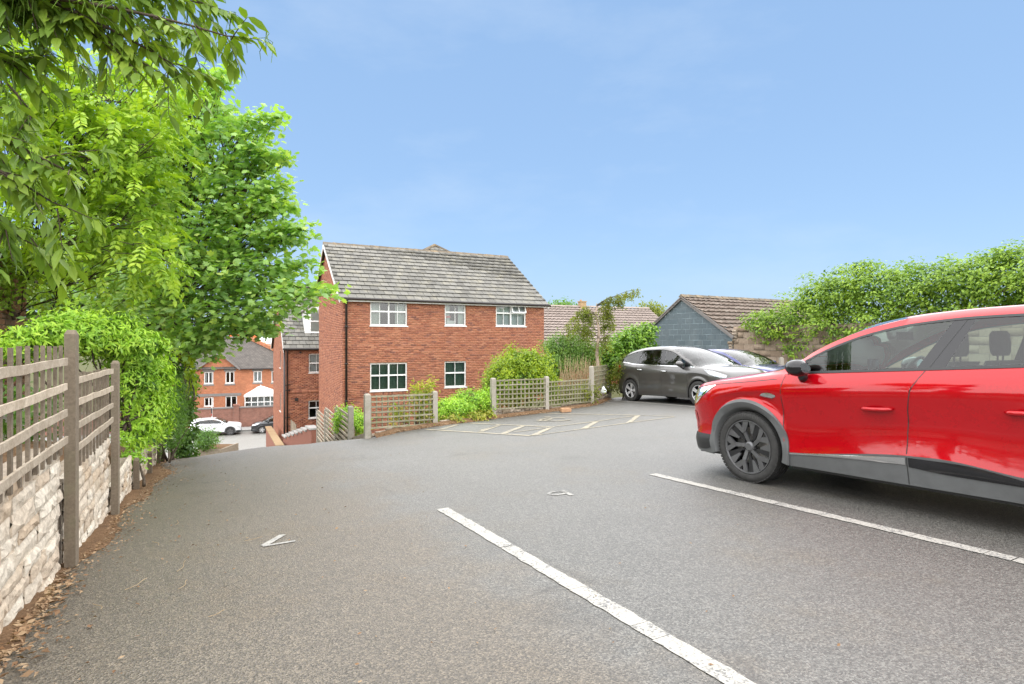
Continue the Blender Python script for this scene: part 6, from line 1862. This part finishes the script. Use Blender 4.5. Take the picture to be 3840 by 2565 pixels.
def pinnate(tw, nr, per, L, leaf, seed=0, droop=.5):          # feather-shaped compound leaves
    g = np.random.default_rng(seed + 17); N = len(tw)
    ax = unit(nr * .8 + g.normal(size=(N, 3)) * .7 + np.array((0, 0, -droop * .3)))
    sd = unit(np.cross(ax, np.array((0, 0, 1.0)) + g.normal(size=(N, 3)) * .35)); upv = np.cross(sd, ax)
    LL = L * g.uniform(.7, 1.25, N); P_, D_, N_, S_ = [], [], [], []
    for i in range(per):
        t = (i // 2 + 1) / ((per + 1) // 2); sg = 0 if i == per - 1 else (1 if i % 2 else -1)
        P_.append(tw + ax * (LL * t)[:, None] + np.array((0, 0, -1.0)) * (droop * LL * t * t * .5)[:, None])
        D_.append(ax * (.55 if sg else 1) + sd * sg * .85 + np.array((0, 0, -droop * .7)) + g.normal(size=(N, 3)) * .12)
        N_.append(upv + sd * sg * .25 + g.normal(size=(N, 3)) * .18); S_.append(leaf * g.uniform(.8, 1.2, N) * (1 - .25 * abs(t - .6)))
    return np.concatenate(P_), np.concatenate(D_), unit(np.concatenate(N_)), np.concatenate(S_)
def crown(name, parent, parts, mat, tmpl, seed=0, singles=0, kind=True):
    pos = np.concatenate([p[0] for p in parts]); d = np.concatenate([p[1] for p in parts]); n = np.concatenate([p[2] for p in parts]); s = np.concatenate([p[3] for p in parts])
    g = np.random.default_rng(seed + 5)
    sel = np.zeros(len(pos), bool)
    if singles:
        xz = np.abs(pos[:, 0] / pos[:, 1]); zz = (pos[:, 2] - CZ) / pos[:, 1]
        vis = (xz < .93) & (zz < .63) & (zz > -.6)
        dist = np.linalg.norm(pos - np.array(cam.location), axis=1) / s
        dist[~vis] = 1e9
        order = np.argsort(dist)[:singles]; sel[order] = True
    V, Fc = leaf_arrays(pos[~sel], d[~sel], n[~sel], s[~sel], tmpl)
    rn = np.repeat(g.random((~sel).sum()), len(tmpl[0]))
    o = np_mesh(name, V, Fc, mat, parent, rn)
    if kind: o['kind'] = 'stuff'
    if singles:
        me = bpy.data.meshes.new('leaf'); me.from_pydata([tuple(q) for q in tmpl[0]], [], [tuple(int(i) for i in q) for q in tmpl[1]]); me.materials.append(mat); me.update()
        dd = unit(d[sel]); yy = unit(np.cross(n[sel], dd)); zz = np.cross(dd, yy)
        Wi = WM[parent.name].inverted()
        for p_, a, b, c, sz in zip(pos[sel], dd, yy, zz, s[sel]):
            q = bpy.data.objects.new('leaf', me); COL.objects.link(q); q.parent = o
            q.matrix_basis = Matrix(((a[0] * sz, b[0] * sz, c[0] * sz, p_[0]), (a[1] * sz, b[1] * sz, c[1] * sz, p_[1]), (a[2] * sz, b[2] * sz, c[2] * sz, p_[2]), (0, 0, 0, 1)))
    return o
def limb(mb, a, b, r0, r1, sag=.1, n=7, seed=None):
    a, b = Vector(a), Vector(b); g = random.Random(seed if seed is not None else random.random())
    L = (b - a).length; pts = []; rad = []
    for i in range(n + 1):
        t = i / n; p = a.lerp(b, t) + Vector((g.uniform(-1, 1), g.uniform(-1, 1), g.uniform(-1, 1))) * (L * .035 if 0 < i < n else 0) + Vector((0, 0, sag * L * math.sin(math.pi * t)))
        pts.append(p); rad.append(lerp(r0, r1, t ** .8))
    mb.tube(pts, rad, 7)
    return pts
def tree(name, label, base, blobs, mat, tmpl, n, per, spread, size, trunk_r, split_z, bark='bark', seed=1, singles=0, twig_frac=.12, comp=None, group=None, limb_r=.05, **kw):
    t = thing(name, label, 'tree', Matrix.Translation(base), group)
    tw, nr = twigs_in(blobs, n, .5, seed)
    base = Vector(base); top = Vector((base.x, base.y, split_z))
    mb = MB(); c0 = Vector(np.mean([b[0] for b in blobs], 0))
    tp = limb(mb, base - Vector((0, 0, .2)), top + (c0 - top) * .12, trunk_r, trunk_r * .7, .0, 8, seed)
    tr = mb.build('trunk', MT[bark], t, world=True, smooth=True)
    mb = MB(); g = random.Random(seed)
    for b in blobs:
        k = g.choice(tp[4:]); e = Vector(b[0]); lr = limb_r * min(1, max(.3, (b[1][0] + b[1][2]) * .6)); pts = limb(mb, k, e, lr, lr * .3, .04, 8, g.random())
        dd = np.linalg.norm((tw - b[0]) / b[1], axis=1); near = np.where(dd < 1.15)[0]
        g.shuffle(list(near))
        for i in near[::max(1, int(1 / twig_frac))]:
            limb(mb, g.choice(pts[3:]), Vector(tw[i]), limb_r * .3, .004, .03, 4, g.random())
    mb.build('branches', MT[bark], t, world=True, smooth=True)
    lv_ = pinnate(tw, nr, per, comp, size, seed) if comp else foliage(tw, nr, per, spread, size, seed=seed, **kw)
    crown('crown', t, [lv_], mat, tmpl, seed, singles)
    return t
def shrub(name, label, blobs, mat, tmpl, n, per, spread, size, seed=1, cat='shrub', stems=6, shell=.6, inner=None, group=None, base_z=None, bark='bark', **kw):
    lo = min(b[0][2] - b[1][2] for b in blobs); c = np.mean([b[0] for b in blobs], 0)
    bz = lo if base_z is None else base_z
    t = thing(name, label, cat, Matrix.Translation((c[0], c[1], bz)), group)
    tw, nr = twigs_in(blobs, n, shell, seed)
    mb = MB(); g = random.Random(seed)
    for i in range(stems):
        e = Vector(tw[g.randrange(len(tw))]); limb(mb, (c[0] + g.uniform(-.15, .15), c[1] + g.uniform(-.15, .15), bz - .1), e, .02, .006, .05, 5, g.random())
    mb.build('stem', MT[bark], t, world=True, smooth=True)
    crown('foliage', t, [foliage(tw, nr, per, spread, size, seed=seed, **kw)], MT[mat], tmpl, seed)
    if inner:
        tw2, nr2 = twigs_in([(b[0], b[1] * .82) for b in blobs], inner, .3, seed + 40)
        crown('inner_foliage', t, [foliage(tw2, nr2, 10, spread, size, seed=seed + 3)], MT['leaf_dark'], T_SMALL, seed + 3)  # inner leaves take the dark colour, painting in the shade between the outer leaves
    return t

# ---- the sycamore over the drive
mp = [pxblob(*q) for q in ((560, 520, 10.8, 210, 200, 1.2), (720, 430, 10.2, 140, 105, .8), (840, 560, 10, 160, 110, .8), (920, 720, 10, 130, 90, .7), (980, 600, 9.9, 85, 50, .5), (1015, 480, 9.9, 28, 42, .25),
     (700, 800, 10.6, 250, 160, 1.2), (900, 880, 10, 190, 100, .8), (1060, 900, 9.8, 95, 45, .5), (1110, 880, 9.7, 45, 28, .3), (720, 1030, 10.2, 250, 130, 1.1), (940, 1040, 9.7, 170, 80, .8), (1060, 1120, 9.4, 110, 60, .6), (1150, 1100, 9.2, 75, 26, .35), (1215, 1090, 9.0, 24, 14, .2),
     (840, 1180, 9.7, 170, 85, .8), (660, 1220, 10.2, 130, 90, .9), (770, 330, 10, 40, 45, .4), (850, 430, 10, 60, 45, .4), (1030, 770, 9.8, 55, 40, .4), (500, 1100, 11, 220, 110, 1), (760, 1280, 9.5, 90, 45, .5), (960, 1180, 9.4, 90, 40, .5), (480, 850, 11, 200, 180, 1.1), (620, 640, 10.6, 200, 150, 1))]
for q in ((900, 470, 1030, 440), (900, 560, 1075, 590), (960, 740, 1060, 690), (1000, 880, 1150, 850), (980, 1010, 1165, 990), (1000, 1080, 1210, 1080), (770, 320, 840, 285), (960, 800, 1070, 760), (880, 1230, 1010, 1240), (700, 1260, 770, 1335)):
    for t in np.linspace(.15, 1, 5): mp.append(pxblob(lerp(q[0], q[2], t), lerp(q[1], q[3], t), 9.6, lerp(40, 12, t), lerp(26, 10, t), lerp(.25, .1, t)))
sx, sy = P(14.8, -1.1)
tree('sycamore_tree', 'large green sycamore overhanging the drive with ivy on its trunk', (sx, sy, gz(14.8, -.8) + .2), mp, MT['leaf_maple'], T_MAPLE, 2300, 8, (.14, .14, .07), .112, .20, CZ + .6, seed=3, singles=300, limb_r=.045, up=.9, outw=.25, rand=.45, droop=.25)
# ---- the dark trees behind it
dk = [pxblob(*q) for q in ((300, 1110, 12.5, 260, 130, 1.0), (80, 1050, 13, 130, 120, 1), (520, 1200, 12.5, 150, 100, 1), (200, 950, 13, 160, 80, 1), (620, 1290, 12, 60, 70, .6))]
dx, dy = P(14.2, -3.6)
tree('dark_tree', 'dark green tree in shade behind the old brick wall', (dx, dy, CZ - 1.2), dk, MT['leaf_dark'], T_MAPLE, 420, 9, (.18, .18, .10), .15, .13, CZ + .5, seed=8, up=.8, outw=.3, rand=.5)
# ---- the lime-green tree
ah = [pxblob(*q) for q in ((180, 300, 7.6, 190, 150, .9), (420, 380, 7.6, 200, 120, .8), (330, 590, 7.4, 230, 140, .8), (540, 540, 7.3, 130, 95, .6), (520, 700, 7.2, 110, 80, .5), (460, 820, 7.2, 150, 90, .6), (230, 830, 7.4, 230, 120, .8), (580, 950, 7.0, 75, 45, .4), (650, 1000, 6.9, 60, 40, .3), (90, 520, 7.6, 160, 200, .8), (430, 990, 7.2, 120, 60, .5), (640, 300, 7.6, 90, 60, .5), (150, 1000, 7.8, 150, 60, .6))]
ax, ay = P(10.9, -2.9)
tree('ash_tree', 'lime green ash tree with feathery leaves behind the climbing shrub', (ax, ay, CZ - .8), ah, MT['leaf_ash'], T_OVAL, 1500, 11, (.11, .11, .055), .10, .085, CZ + .5, seed=5, singles=300, comp=.30, limb_r=.026, up=.8, outw=.3, rand=.5, droop=.45)
# ---- the sweet chestnut that hangs in from the left
def shoots(specs, seed, leaf_len, n_leaf=9):
    g = np.random.default_rng(seed); pos, d, n, s, stems, cat = [], [], [], [], [], []
    for (a, b) in specs:
        a, b = np.array(a), np.array(b); ax_ = unit(b - a); sd = unit(np.cross(ax_, (0, 0, 1.0)))
        pts = [a + (b - a) * t + np.array((0, 0, -.10 * np.linalg.norm(b - a) * t * t)) for t in np.linspace(0, 1, 8)]
        stems.append(pts)
        for i in range(n_leaf):
            t = .08 + .92 * i / (n_leaf - 1); p = a + (b - a) * t + np.array((0, 0, -.10 * np.linalg.norm(b - a) * t * t))
            sg = 1 if i % 2 else -1
            dirn = unit(ax_ * .6 + sd * sg * g.uniform(.5, 1.0) + np.array((0, 0, -g.uniform(.1, .8))) + g.normal(size=3) * .15)
            pos.append(p); d.append(dirn); n.append(unit(np.array((0, 0, 1.0)) + sd * sg * .3 + g.normal(size=3) * .3)); s.append(leaf_len * g.uniform(.7, 1.2))
        if g.random() < .45: cat.append(b)
    return (np.array(pos), np.array(d), np.array(n), np.array(s)), stems, cat
ch = thing('chestnut_tree', 'sweet chestnut with long toothed leaves and catkins hanging in at the top', 'tree', Matrix.Translation((-5.4, 3.2, CZ - .6)))
mb = MB(); trunk_pts = limb(mb, (-5.4, 3.2, CZ - .9), (-5.0, 3.6, CZ + 3.4), .24, .15, 0, 8, 4); mb.build('trunk', MT['bark'], ch, world=True, smooth=True)
g = np.random.default_rng(21)
mains = [((850, 135), 4.7), ((640, 235), 4.6), ((740, 10), 4.9), ((450, 190), 4.5), ((250, 120), 4.6), ((560, 60), 4.9), ((120, 420), 4.3), ((250, 640), 4.2), ((200, 760), 4.2), ((90, 900), 4.2), ((60, 250), 4.4), ((680, -60), 5.0), ((380, -40), 4.8), ((120, -60), 4.7)]
specs = []; bmb = MB()
for (e, Z) in mains:
    b = px(e[0], e[1], Z); a = Vector(trunk_pts[-1]).lerp(Vector(trunk_pts[4]), g.uniform(0, .7)) if e[1] < 500 else Vector(trunk_pts[5])
    mid = a.lerp(b, .55) + Vector((0, 0, .35 if e[1] < 300 else .15))
    pts = [a.lerp(mid, t) * (1 - t) + mid.lerp(b, t) * t for t in np.linspace(0, 1, 12)]
    bmb.tube(pts, [lerp(.032, .006, t) for t in np.linspace(0, 1, 12)], 7)
    for i in range(4, 12):
        for k in range(3 if e[1] < 330 else 2):
            q = pts[i] if i == 11 and k == 0 else pts[i] + Vector(g.normal(size=3) * .03)
            out = (pts[min(11, i + 1)] - pts[i - 1]).normalized()
            dirn = (out * (1.0 if k == 0 else .45) + Vector(g.normal(size=3)) * .55 + Vector((0, 0, -.15))).normalized()
            specs.append((q, q + dirn * g.uniform(.22, .42)))
lv, stems, cats = shoots([(np.array(a), np.array(b)) for a, b in specs], 4, .165)
for s_ in stems: bmb.tube([Vector(q) for q in s_], [lerp(.006, .002, t) for t in np.linspace(0, 1, len(s_))], 5, caps=False)
bmb.build('branches', MT['bark'], ch, world=True, smooth=True)
crown('crown', ch, [lv], MT['leaf_chestnut'], T_CHEST, 4, 300)
cmb = MB()
for c in cats:
    for k in range(7):
        e = np.array(c) + g.normal(size=3) * .05; L_ = g.uniform(.10, .2)
        cmb.tube([Vector(c), Vector(e) + Vector((0, 0, -L_ * .35)), Vector(e) + Vector(g.normal(size=3) * .02) + Vector((0, 0, -L_))], [.0025, .0035, .002], 4, caps=False)
o = cmb.build('catkins', MT['leaf_yellow'], ch, world=True); o['kind'] = 'stuff'

# ---- what grows on the left bank
vb_ = [pxblob(*q) for q in ((180, 1250, 6.0, 100, 55, .35), (300, 1250, 6.4, 130, 75, .45), (430, 1270, 6.8, 120, 80, .45), (520, 1320, 7.2, 90, 85, .45), (560, 1420, 7.4, 62, 90, .4), (545, 1530, 7.4, 60, 90, .38), (520, 1620, 7.2, 48, 60, .3), (480, 1430, 7.0, 60, 90, .35), (590, 1600, 7.7, 26, 60, .25), (80, 1300, 5.8, 90, 60, .3), (600, 1490, 7.8, 32, 110, .25), (250, 1205, 6.3, 110, 32, .3), (400, 1205, 6.7, 100, 32, .3))]
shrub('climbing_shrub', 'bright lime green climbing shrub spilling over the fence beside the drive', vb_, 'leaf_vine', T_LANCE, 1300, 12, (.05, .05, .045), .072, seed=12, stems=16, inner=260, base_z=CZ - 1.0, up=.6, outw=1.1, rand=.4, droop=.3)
sp_ = [pxblob(*q) for q in ((490, 1725, 6.7, 42, 34, .14), (450, 1640, 6.2, 26, 18, .1), (470, 1770, 6.6, 26, 20, .1))]
shrub('wall_plant', 'small leafy plant hanging from the stone wall beside the fence post', sp_, 'leaf_vine', T_OVAL, 70, 8, (.03, .03, .03), .05, seed=13, cat='plant', stems=5, shell=.2)
ub_ = [(np.array((*P(u_, v_), CZ - h_)), np.array((.4, .4, .35))) for u_, v_, h_ in ((2.6, -1.7, .35), (3.4, -1.8, .3), (4.2, -1.7, .4), (5.0, -1.6, .5), (5.8, -1.5, .55), (1.8, -1.8, .35), (6.6, -1.5, .7), (5.4, -2.6, .1), (6.4, -2.7, .0), (7.2, -2.4, .1), (4.4, -2.7, .15))]
shrub('bank_undergrowth', 'dark leafy undergrowth behind the grey trellis fence', ub_, 'leaf_dark', T_OVAL, 420, 9, (.08, .08, .08), .085, seed=19, cat='undergrowth', stems=14, shell=.3, base_z=CZ - .7)
hd = [pxblob(*q) for q in ((640, 1500, 9.6, 42, 95, .42), (645, 1610, 9.6, 42, 90, .42), (610, 1560, 9.2, 30, 90, .3))]
shrub('conifer_hedge', 'soft dark green clipped conifer between the climbing shrub and the ivy', hd, 'leaf_hedge', T_LANCE, 700, 14, (.035, .035, .035), .040, seed=14, stems=5, inner=120, up=.3, outw=1.0, rand=.5)
iv = [pxblob(*q) for q in ((672, 1330, 11.6, 38, 110, .28), (690, 1470, 11.4, 34, 110, .28), (690, 1600, 11.2, 32, 80, .28), (700, 1690, 11.2, 26, 40, .2))]
shrub('trunk_ivy', 'dark glossy ivy climbing the sycamore trunk', iv, 'leaf_dark', T_OVAL, 460, 9, (.05, .05, .05), .085, seed=15, cat='ivy', stems=4, shell=.7, base_z=gz(14.8, -.8) + .2, outw=1.0, up=.4)
ys_ = [pxblob(*q) for q in ((705, 1440, 11, 28, 40, .2), (720, 1395, 10.8, 20, 18, .15), (700, 1350, 10.8, 30, 24, .2))]
shrub('yellow_spray', 'pale yellow green leaf spray beside the ivy trunk', ys_, 'leaf_yellow', T_MAPLE, 44, 6, (.05, .05, .04), .085, seed=16, cat='plant', stems=5, shell=.2)
wi = [(np.array((*P(10.0, -2.5), CZ + 1.15)), np.array((.3, .5, .22))), (np.array((*P(9.2, -2.3), CZ + .75)), np.array((.12, .25, .35)))]
shrub('wall_ivy', 'dark ivy hanging over the old brick wall', wi + [pxblob(15, 1080, 7.3, 28, 60, .2), pxblob(150, 1110, 8.6, 40, 50, .25)], 'leaf_ivy', T_OVAL, 150, 9, (.05, .05, .05), .07, seed=17, cat='ivy', stems=4, outw=.9)
gb = [pxblob(780, 1648, 20, 42, 40, .42), pxblob(760, 1655, 20.2, 26, 36, .3)]
shrub('planter_bush', 'round green bush in a timber-edged bed at the foot of the drive', gb, 'leaf_hedge', T_OVAL, 330, 9, (.05, .05, .05), .055, seed=18, inner=60)
tb = thing('timber_bed', 'low timber-edged earth bed under the round bush down the drive', 'planter', px(775, 1692, 20))
mb = MB(); mb.box(-.45, .5, -.05, .0, -.5, .08); mb.box(.5, .55, -.05, 1.2, -.5, .08); mb.build('board', MT['wood_pale'], tb)
mb = MB(); mb.box(-.45, .5, .0, 1.2, -.5, .04); mb.build('soil', MT['soil'], tb)

bh = [(np.array((*P(u_, -3.4 + .4 * math.sin(u_)), CZ + .9 + .35 * math.sin(u_ * 1.7))), np.array((1.1, 1.1, 1.9))) for u_ in np.arange(-13, 1.2, 1.1)]
shrub('boundary_hedge', 'tall dark green hedge continuing along the bank behind the viewpoint', bh, 'leaf_dark', T_OVAL, 900, 10, (.16, .16, .16), .22, seed=20, cat='hedge', stems=12, base_z=CZ - 1.0)

# ---- planting behind the back fence
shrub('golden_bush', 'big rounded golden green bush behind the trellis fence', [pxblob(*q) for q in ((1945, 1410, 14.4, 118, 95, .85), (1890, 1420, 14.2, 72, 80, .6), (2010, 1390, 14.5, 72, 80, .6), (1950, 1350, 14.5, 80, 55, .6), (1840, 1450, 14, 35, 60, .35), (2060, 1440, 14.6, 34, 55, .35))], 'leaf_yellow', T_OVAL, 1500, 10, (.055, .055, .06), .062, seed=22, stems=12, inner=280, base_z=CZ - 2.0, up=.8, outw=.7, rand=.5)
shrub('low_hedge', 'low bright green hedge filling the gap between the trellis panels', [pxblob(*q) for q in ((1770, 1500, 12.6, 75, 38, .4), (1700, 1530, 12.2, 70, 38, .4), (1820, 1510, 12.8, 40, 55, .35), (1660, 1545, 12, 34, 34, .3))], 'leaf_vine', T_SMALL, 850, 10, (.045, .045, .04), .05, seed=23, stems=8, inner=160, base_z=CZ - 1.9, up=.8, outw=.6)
shrub('variegated_plants', 'pale leafy ground plants along the edge below the low hedge', [pxblob(*q) for q in ((1690, 1575, 11.7, 50, 24, .2), (1760, 1570, 12, 60, 22, .2), (1820, 1560, 12.3, 36, 22, .2))], 'leaf_var', T_OVAL, 230, 7, (.05, .05, .035), .07, seed=24, cat='plant', stems=6, base_z=CZ - 1.8, up=.9)
shrub('cream_leaf_shrub', 'loose cream and green leaved shrub behind the first trellis panel', [pxblob(*q) for q in ((1580, 1500, 11.3, 50, 55, .3), (1610, 1455, 11.3, 26, 32, .2), (1560, 1450, 11.3, 16, 24, .15), (1600, 1560, 11.2, 40, 36, .25), (1500, 1560, 10.9, 40, 30, .2), (1480, 1530, 10.8, 14, 30, .12))], 'leaf_var', T_OVAL, 260, 6, (.05, .05, .06), .062, seed=25, stems=12, shell=.2, base_z=CZ - 1.8)
shrub('drive_bush', 'small fresh green bush growing through the rail fence by the drive', [pxblob(*q) for q in ((1300, 1560, 12.6, 45, 36, .35), (1350, 1590, 11.8, 28, 40, .25), (1280, 1590, 12.8, 30, 30, .25))], 'leaf_vine', T_SMALL, 380, 9, (.045, .045, .05), .05, seed=26, stems=6, inner=70, base_z=CZ - 2.3)
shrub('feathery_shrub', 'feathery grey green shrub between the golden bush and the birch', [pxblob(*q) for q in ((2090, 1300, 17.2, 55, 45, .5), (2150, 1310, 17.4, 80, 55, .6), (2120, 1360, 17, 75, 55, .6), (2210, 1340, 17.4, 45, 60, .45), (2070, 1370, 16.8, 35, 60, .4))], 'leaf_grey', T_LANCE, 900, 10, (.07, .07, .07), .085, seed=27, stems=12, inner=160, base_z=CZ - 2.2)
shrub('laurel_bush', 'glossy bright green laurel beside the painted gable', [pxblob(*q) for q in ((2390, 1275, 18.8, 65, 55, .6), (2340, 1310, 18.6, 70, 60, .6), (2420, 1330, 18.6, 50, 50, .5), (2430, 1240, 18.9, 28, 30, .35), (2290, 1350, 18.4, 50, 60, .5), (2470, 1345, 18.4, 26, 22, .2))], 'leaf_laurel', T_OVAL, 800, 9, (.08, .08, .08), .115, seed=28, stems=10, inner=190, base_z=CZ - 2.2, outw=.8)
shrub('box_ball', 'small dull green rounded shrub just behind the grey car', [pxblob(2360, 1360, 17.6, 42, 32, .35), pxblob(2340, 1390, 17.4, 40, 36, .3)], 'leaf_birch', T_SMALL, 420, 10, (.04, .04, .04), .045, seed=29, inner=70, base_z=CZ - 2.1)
shrub('trellis_weeds', 'green weeds showing through the trellis next to the grey car', [pxblob(*q) for q in ((2130, 1480, 15.4, 90, 36, .25), (2280, 1430, 17.7, 60, 42, .2), (1900, 1500, 13.6, 80, 40, .25), (2200, 1470, 15.8, 50, 40, .25))], 'leaf_birch', T_OVAL, 420, 8, (.06, .06, .06), .07, seed=30, cat='plant', base_z=CZ - 2.0)
rd_ = thing('dry_reeds', 'clump of tall dry straw coloured reeds behind the trellis', 'reeds', px(2160, 1500, 16.2))
mb = MB(); g = random.Random(3); b0 = px(2160, 1500, 16.2)
for i in range(120):
    a = b0 + Vector((g.uniform(-.45, .5), g.uniform(-.25, .25), 0)); h = g.uniform(.7, 1.35)
    tip = a + Vector((g.gauss(0, .18), g.gauss(0, .12), h)); mid = a.lerp(tip, .55) + Vector((g.gauss(0, .03), 0, .04))
    mb.tube([a, mid, tip], [.009, .007, .002], 4, rnd=g.random(), caps=False)
o = mb.build('stalks', MT['dry'], rd_, world=True); o['kind'] = 'stuff'
# birch
bt = thing('birch_tree', 'slender young birch with thin drooping twigs and pinkish pale trunk', 'tree', px(2243, 1520, 17))
mb = MB(); bp = [px(2240, 1520, 17), px(2246, 1420, 17), px(2238, 1330, 17), px(2246, 1240, 17), px(2235, 1180, 17), px(2238, 1137, 17)]
mb.tube(bp, [.075, .062, .052, .036, .02, .012], 9); mb.build('trunk', MT['bark_pale'], bt, world=True, smooth=True)
mb = MB(); tws = []; g = random.Random(5)
for (sx_, sy_, ex_, ey_) in ((2238, 1200, 2165, 1165), (2240, 1240, 2130, 1215), (2239, 1190, 2190, 1150), (2240, 1215, 2110, 1250), (2237, 1165, 2290, 1150), (2237, 1150, 2330, 1125), (2240, 1190, 2290, 1175), (2242, 1240, 2300, 1210), (2236, 1145, 2360, 1100), (2240, 1260, 2180, 1230), (2236, 1150, 2395, 1085), (2243, 1290, 2280, 1250), (2238, 1180, 2150, 1190)):
    a = px(sx_, sy_, 17); e = px(ex_, ey_, 17 + g.uniform(-.5, .5)); pts = limb(mb, a, e, .014, .004, .08, 6, g.random())
    for q in pts[2:]:
        for k in range(3):
            dn = q + Vector((g.gauss(0, .10), g.gauss(0, .12), -g.uniform(.1, .55 if ex_ < 2300 else .3))); limb(mb, q, dn, .004, .002, .02, 4, g.random())
            for t in np.linspace(.15, 1, 5): tws.append(np.array(q.lerp(dn, t)))
mb.build('branches', MT['bark'], bt, world=True, smooth=True)
tws = np.array(tws)
crown('crown', bt, [foliage(tws, unit(np.random.default_rng(2).normal(size=tws.shape)), 6, (.035, .035, .035), .06, seed=31, droop=.5, rand=1.0)], MT['leaf_birch'], T_SMALL, 31)
# ivy on the block wall
ivb = [pxblob(*q) for q in ((2840, 1205, 20.2, 55, 36, .5), (2905, 1225, 19.8, 90, 62, .6), (2990, 1190, 19.2, 110, 90, .7), (3090, 1130, 18.4, 100, 110, .8), (3180, 1090, 17.8, 110, 95, .8), (3290, 1100, 17.2, 120, 110, .8), (3410, 1090, 16.6, 130, 105, .8), (3540, 1085, 15.9, 140, 115, .8), (3680, 1060, 15.2, 150, 120, .8), (3820, 1040, 14.6, 150, 120, .8), (3980, 1030, 13.9, 160, 130, .8), (4150, 1020, 13.2, 160, 140, .8),
      (3000, 1290, 18.9, 52, 55, .4), (3130, 1230, 18, 110, 70, .6), (3300, 1220, 17, 120, 70, .6), (3500, 1220, 16, 130, 70, .6), (3700, 1210, 15, 140, 80, .6), (3900, 1200, 14.2, 150, 80, .6), (3230, 1000, 17.6, 70, 22, .4), (3760, 960, 14.9, 90, 30, .5))]
shrub('wall_top_ivy', 'thick bright green ivy mounded over the tan block wall behind the red car', ivb, 'leaf_ivy', T_OVAL, 3000, 12, (.10, .10, .06), .105, seed=33, cat='ivy', stems=14, shell=.75, inner=700, base_z=CZ - .2, up=.75, outw=.75, rand=.45, droop=.3)
# far trees
def far_tree(label, blobs, mat, n, size, seed, base_z, name='background_tree'):
    c = blobs[0][0]; tree(name, label, (c[0], c[1], base_z), blobs, MT[mat], T_SMALL, n, 8, (size * 1.2,) * 3, size, .2, c[2] - blobs[0][1][2] * .5, seed=seed, limb_r=.06, group='trees far behind the roofs', twig_frac=.05)
far_tree('far green treetop just above the bungalow roof, left of its chimney', [pxblob(2115, 1160, 70, 40, 24, 2), pxblob(2070, 1165, 70, 30, 14, 2)], 'leaf_hedge', 240, .35, 41, CZ - 4)
far_tree('far green treetop between the bungalow roof and the painted gable', [pxblob(2440, 1175, 62, 42, 34, 2), pxblob(2470, 1200, 62, 34, 30, 2)], 'leaf_birch', 300, .32, 42, CZ - 4)
far_tree('far green tree behind the white shed beyond the street', [pxblob(960, 1220, 110, 90, 34, 3), pxblob(880, 1225, 112, 80, 36, 3), pxblob(1040, 1232, 108, 80, 26, 3)], 'leaf_hedge', 420, .55, 43, CZ - 9)
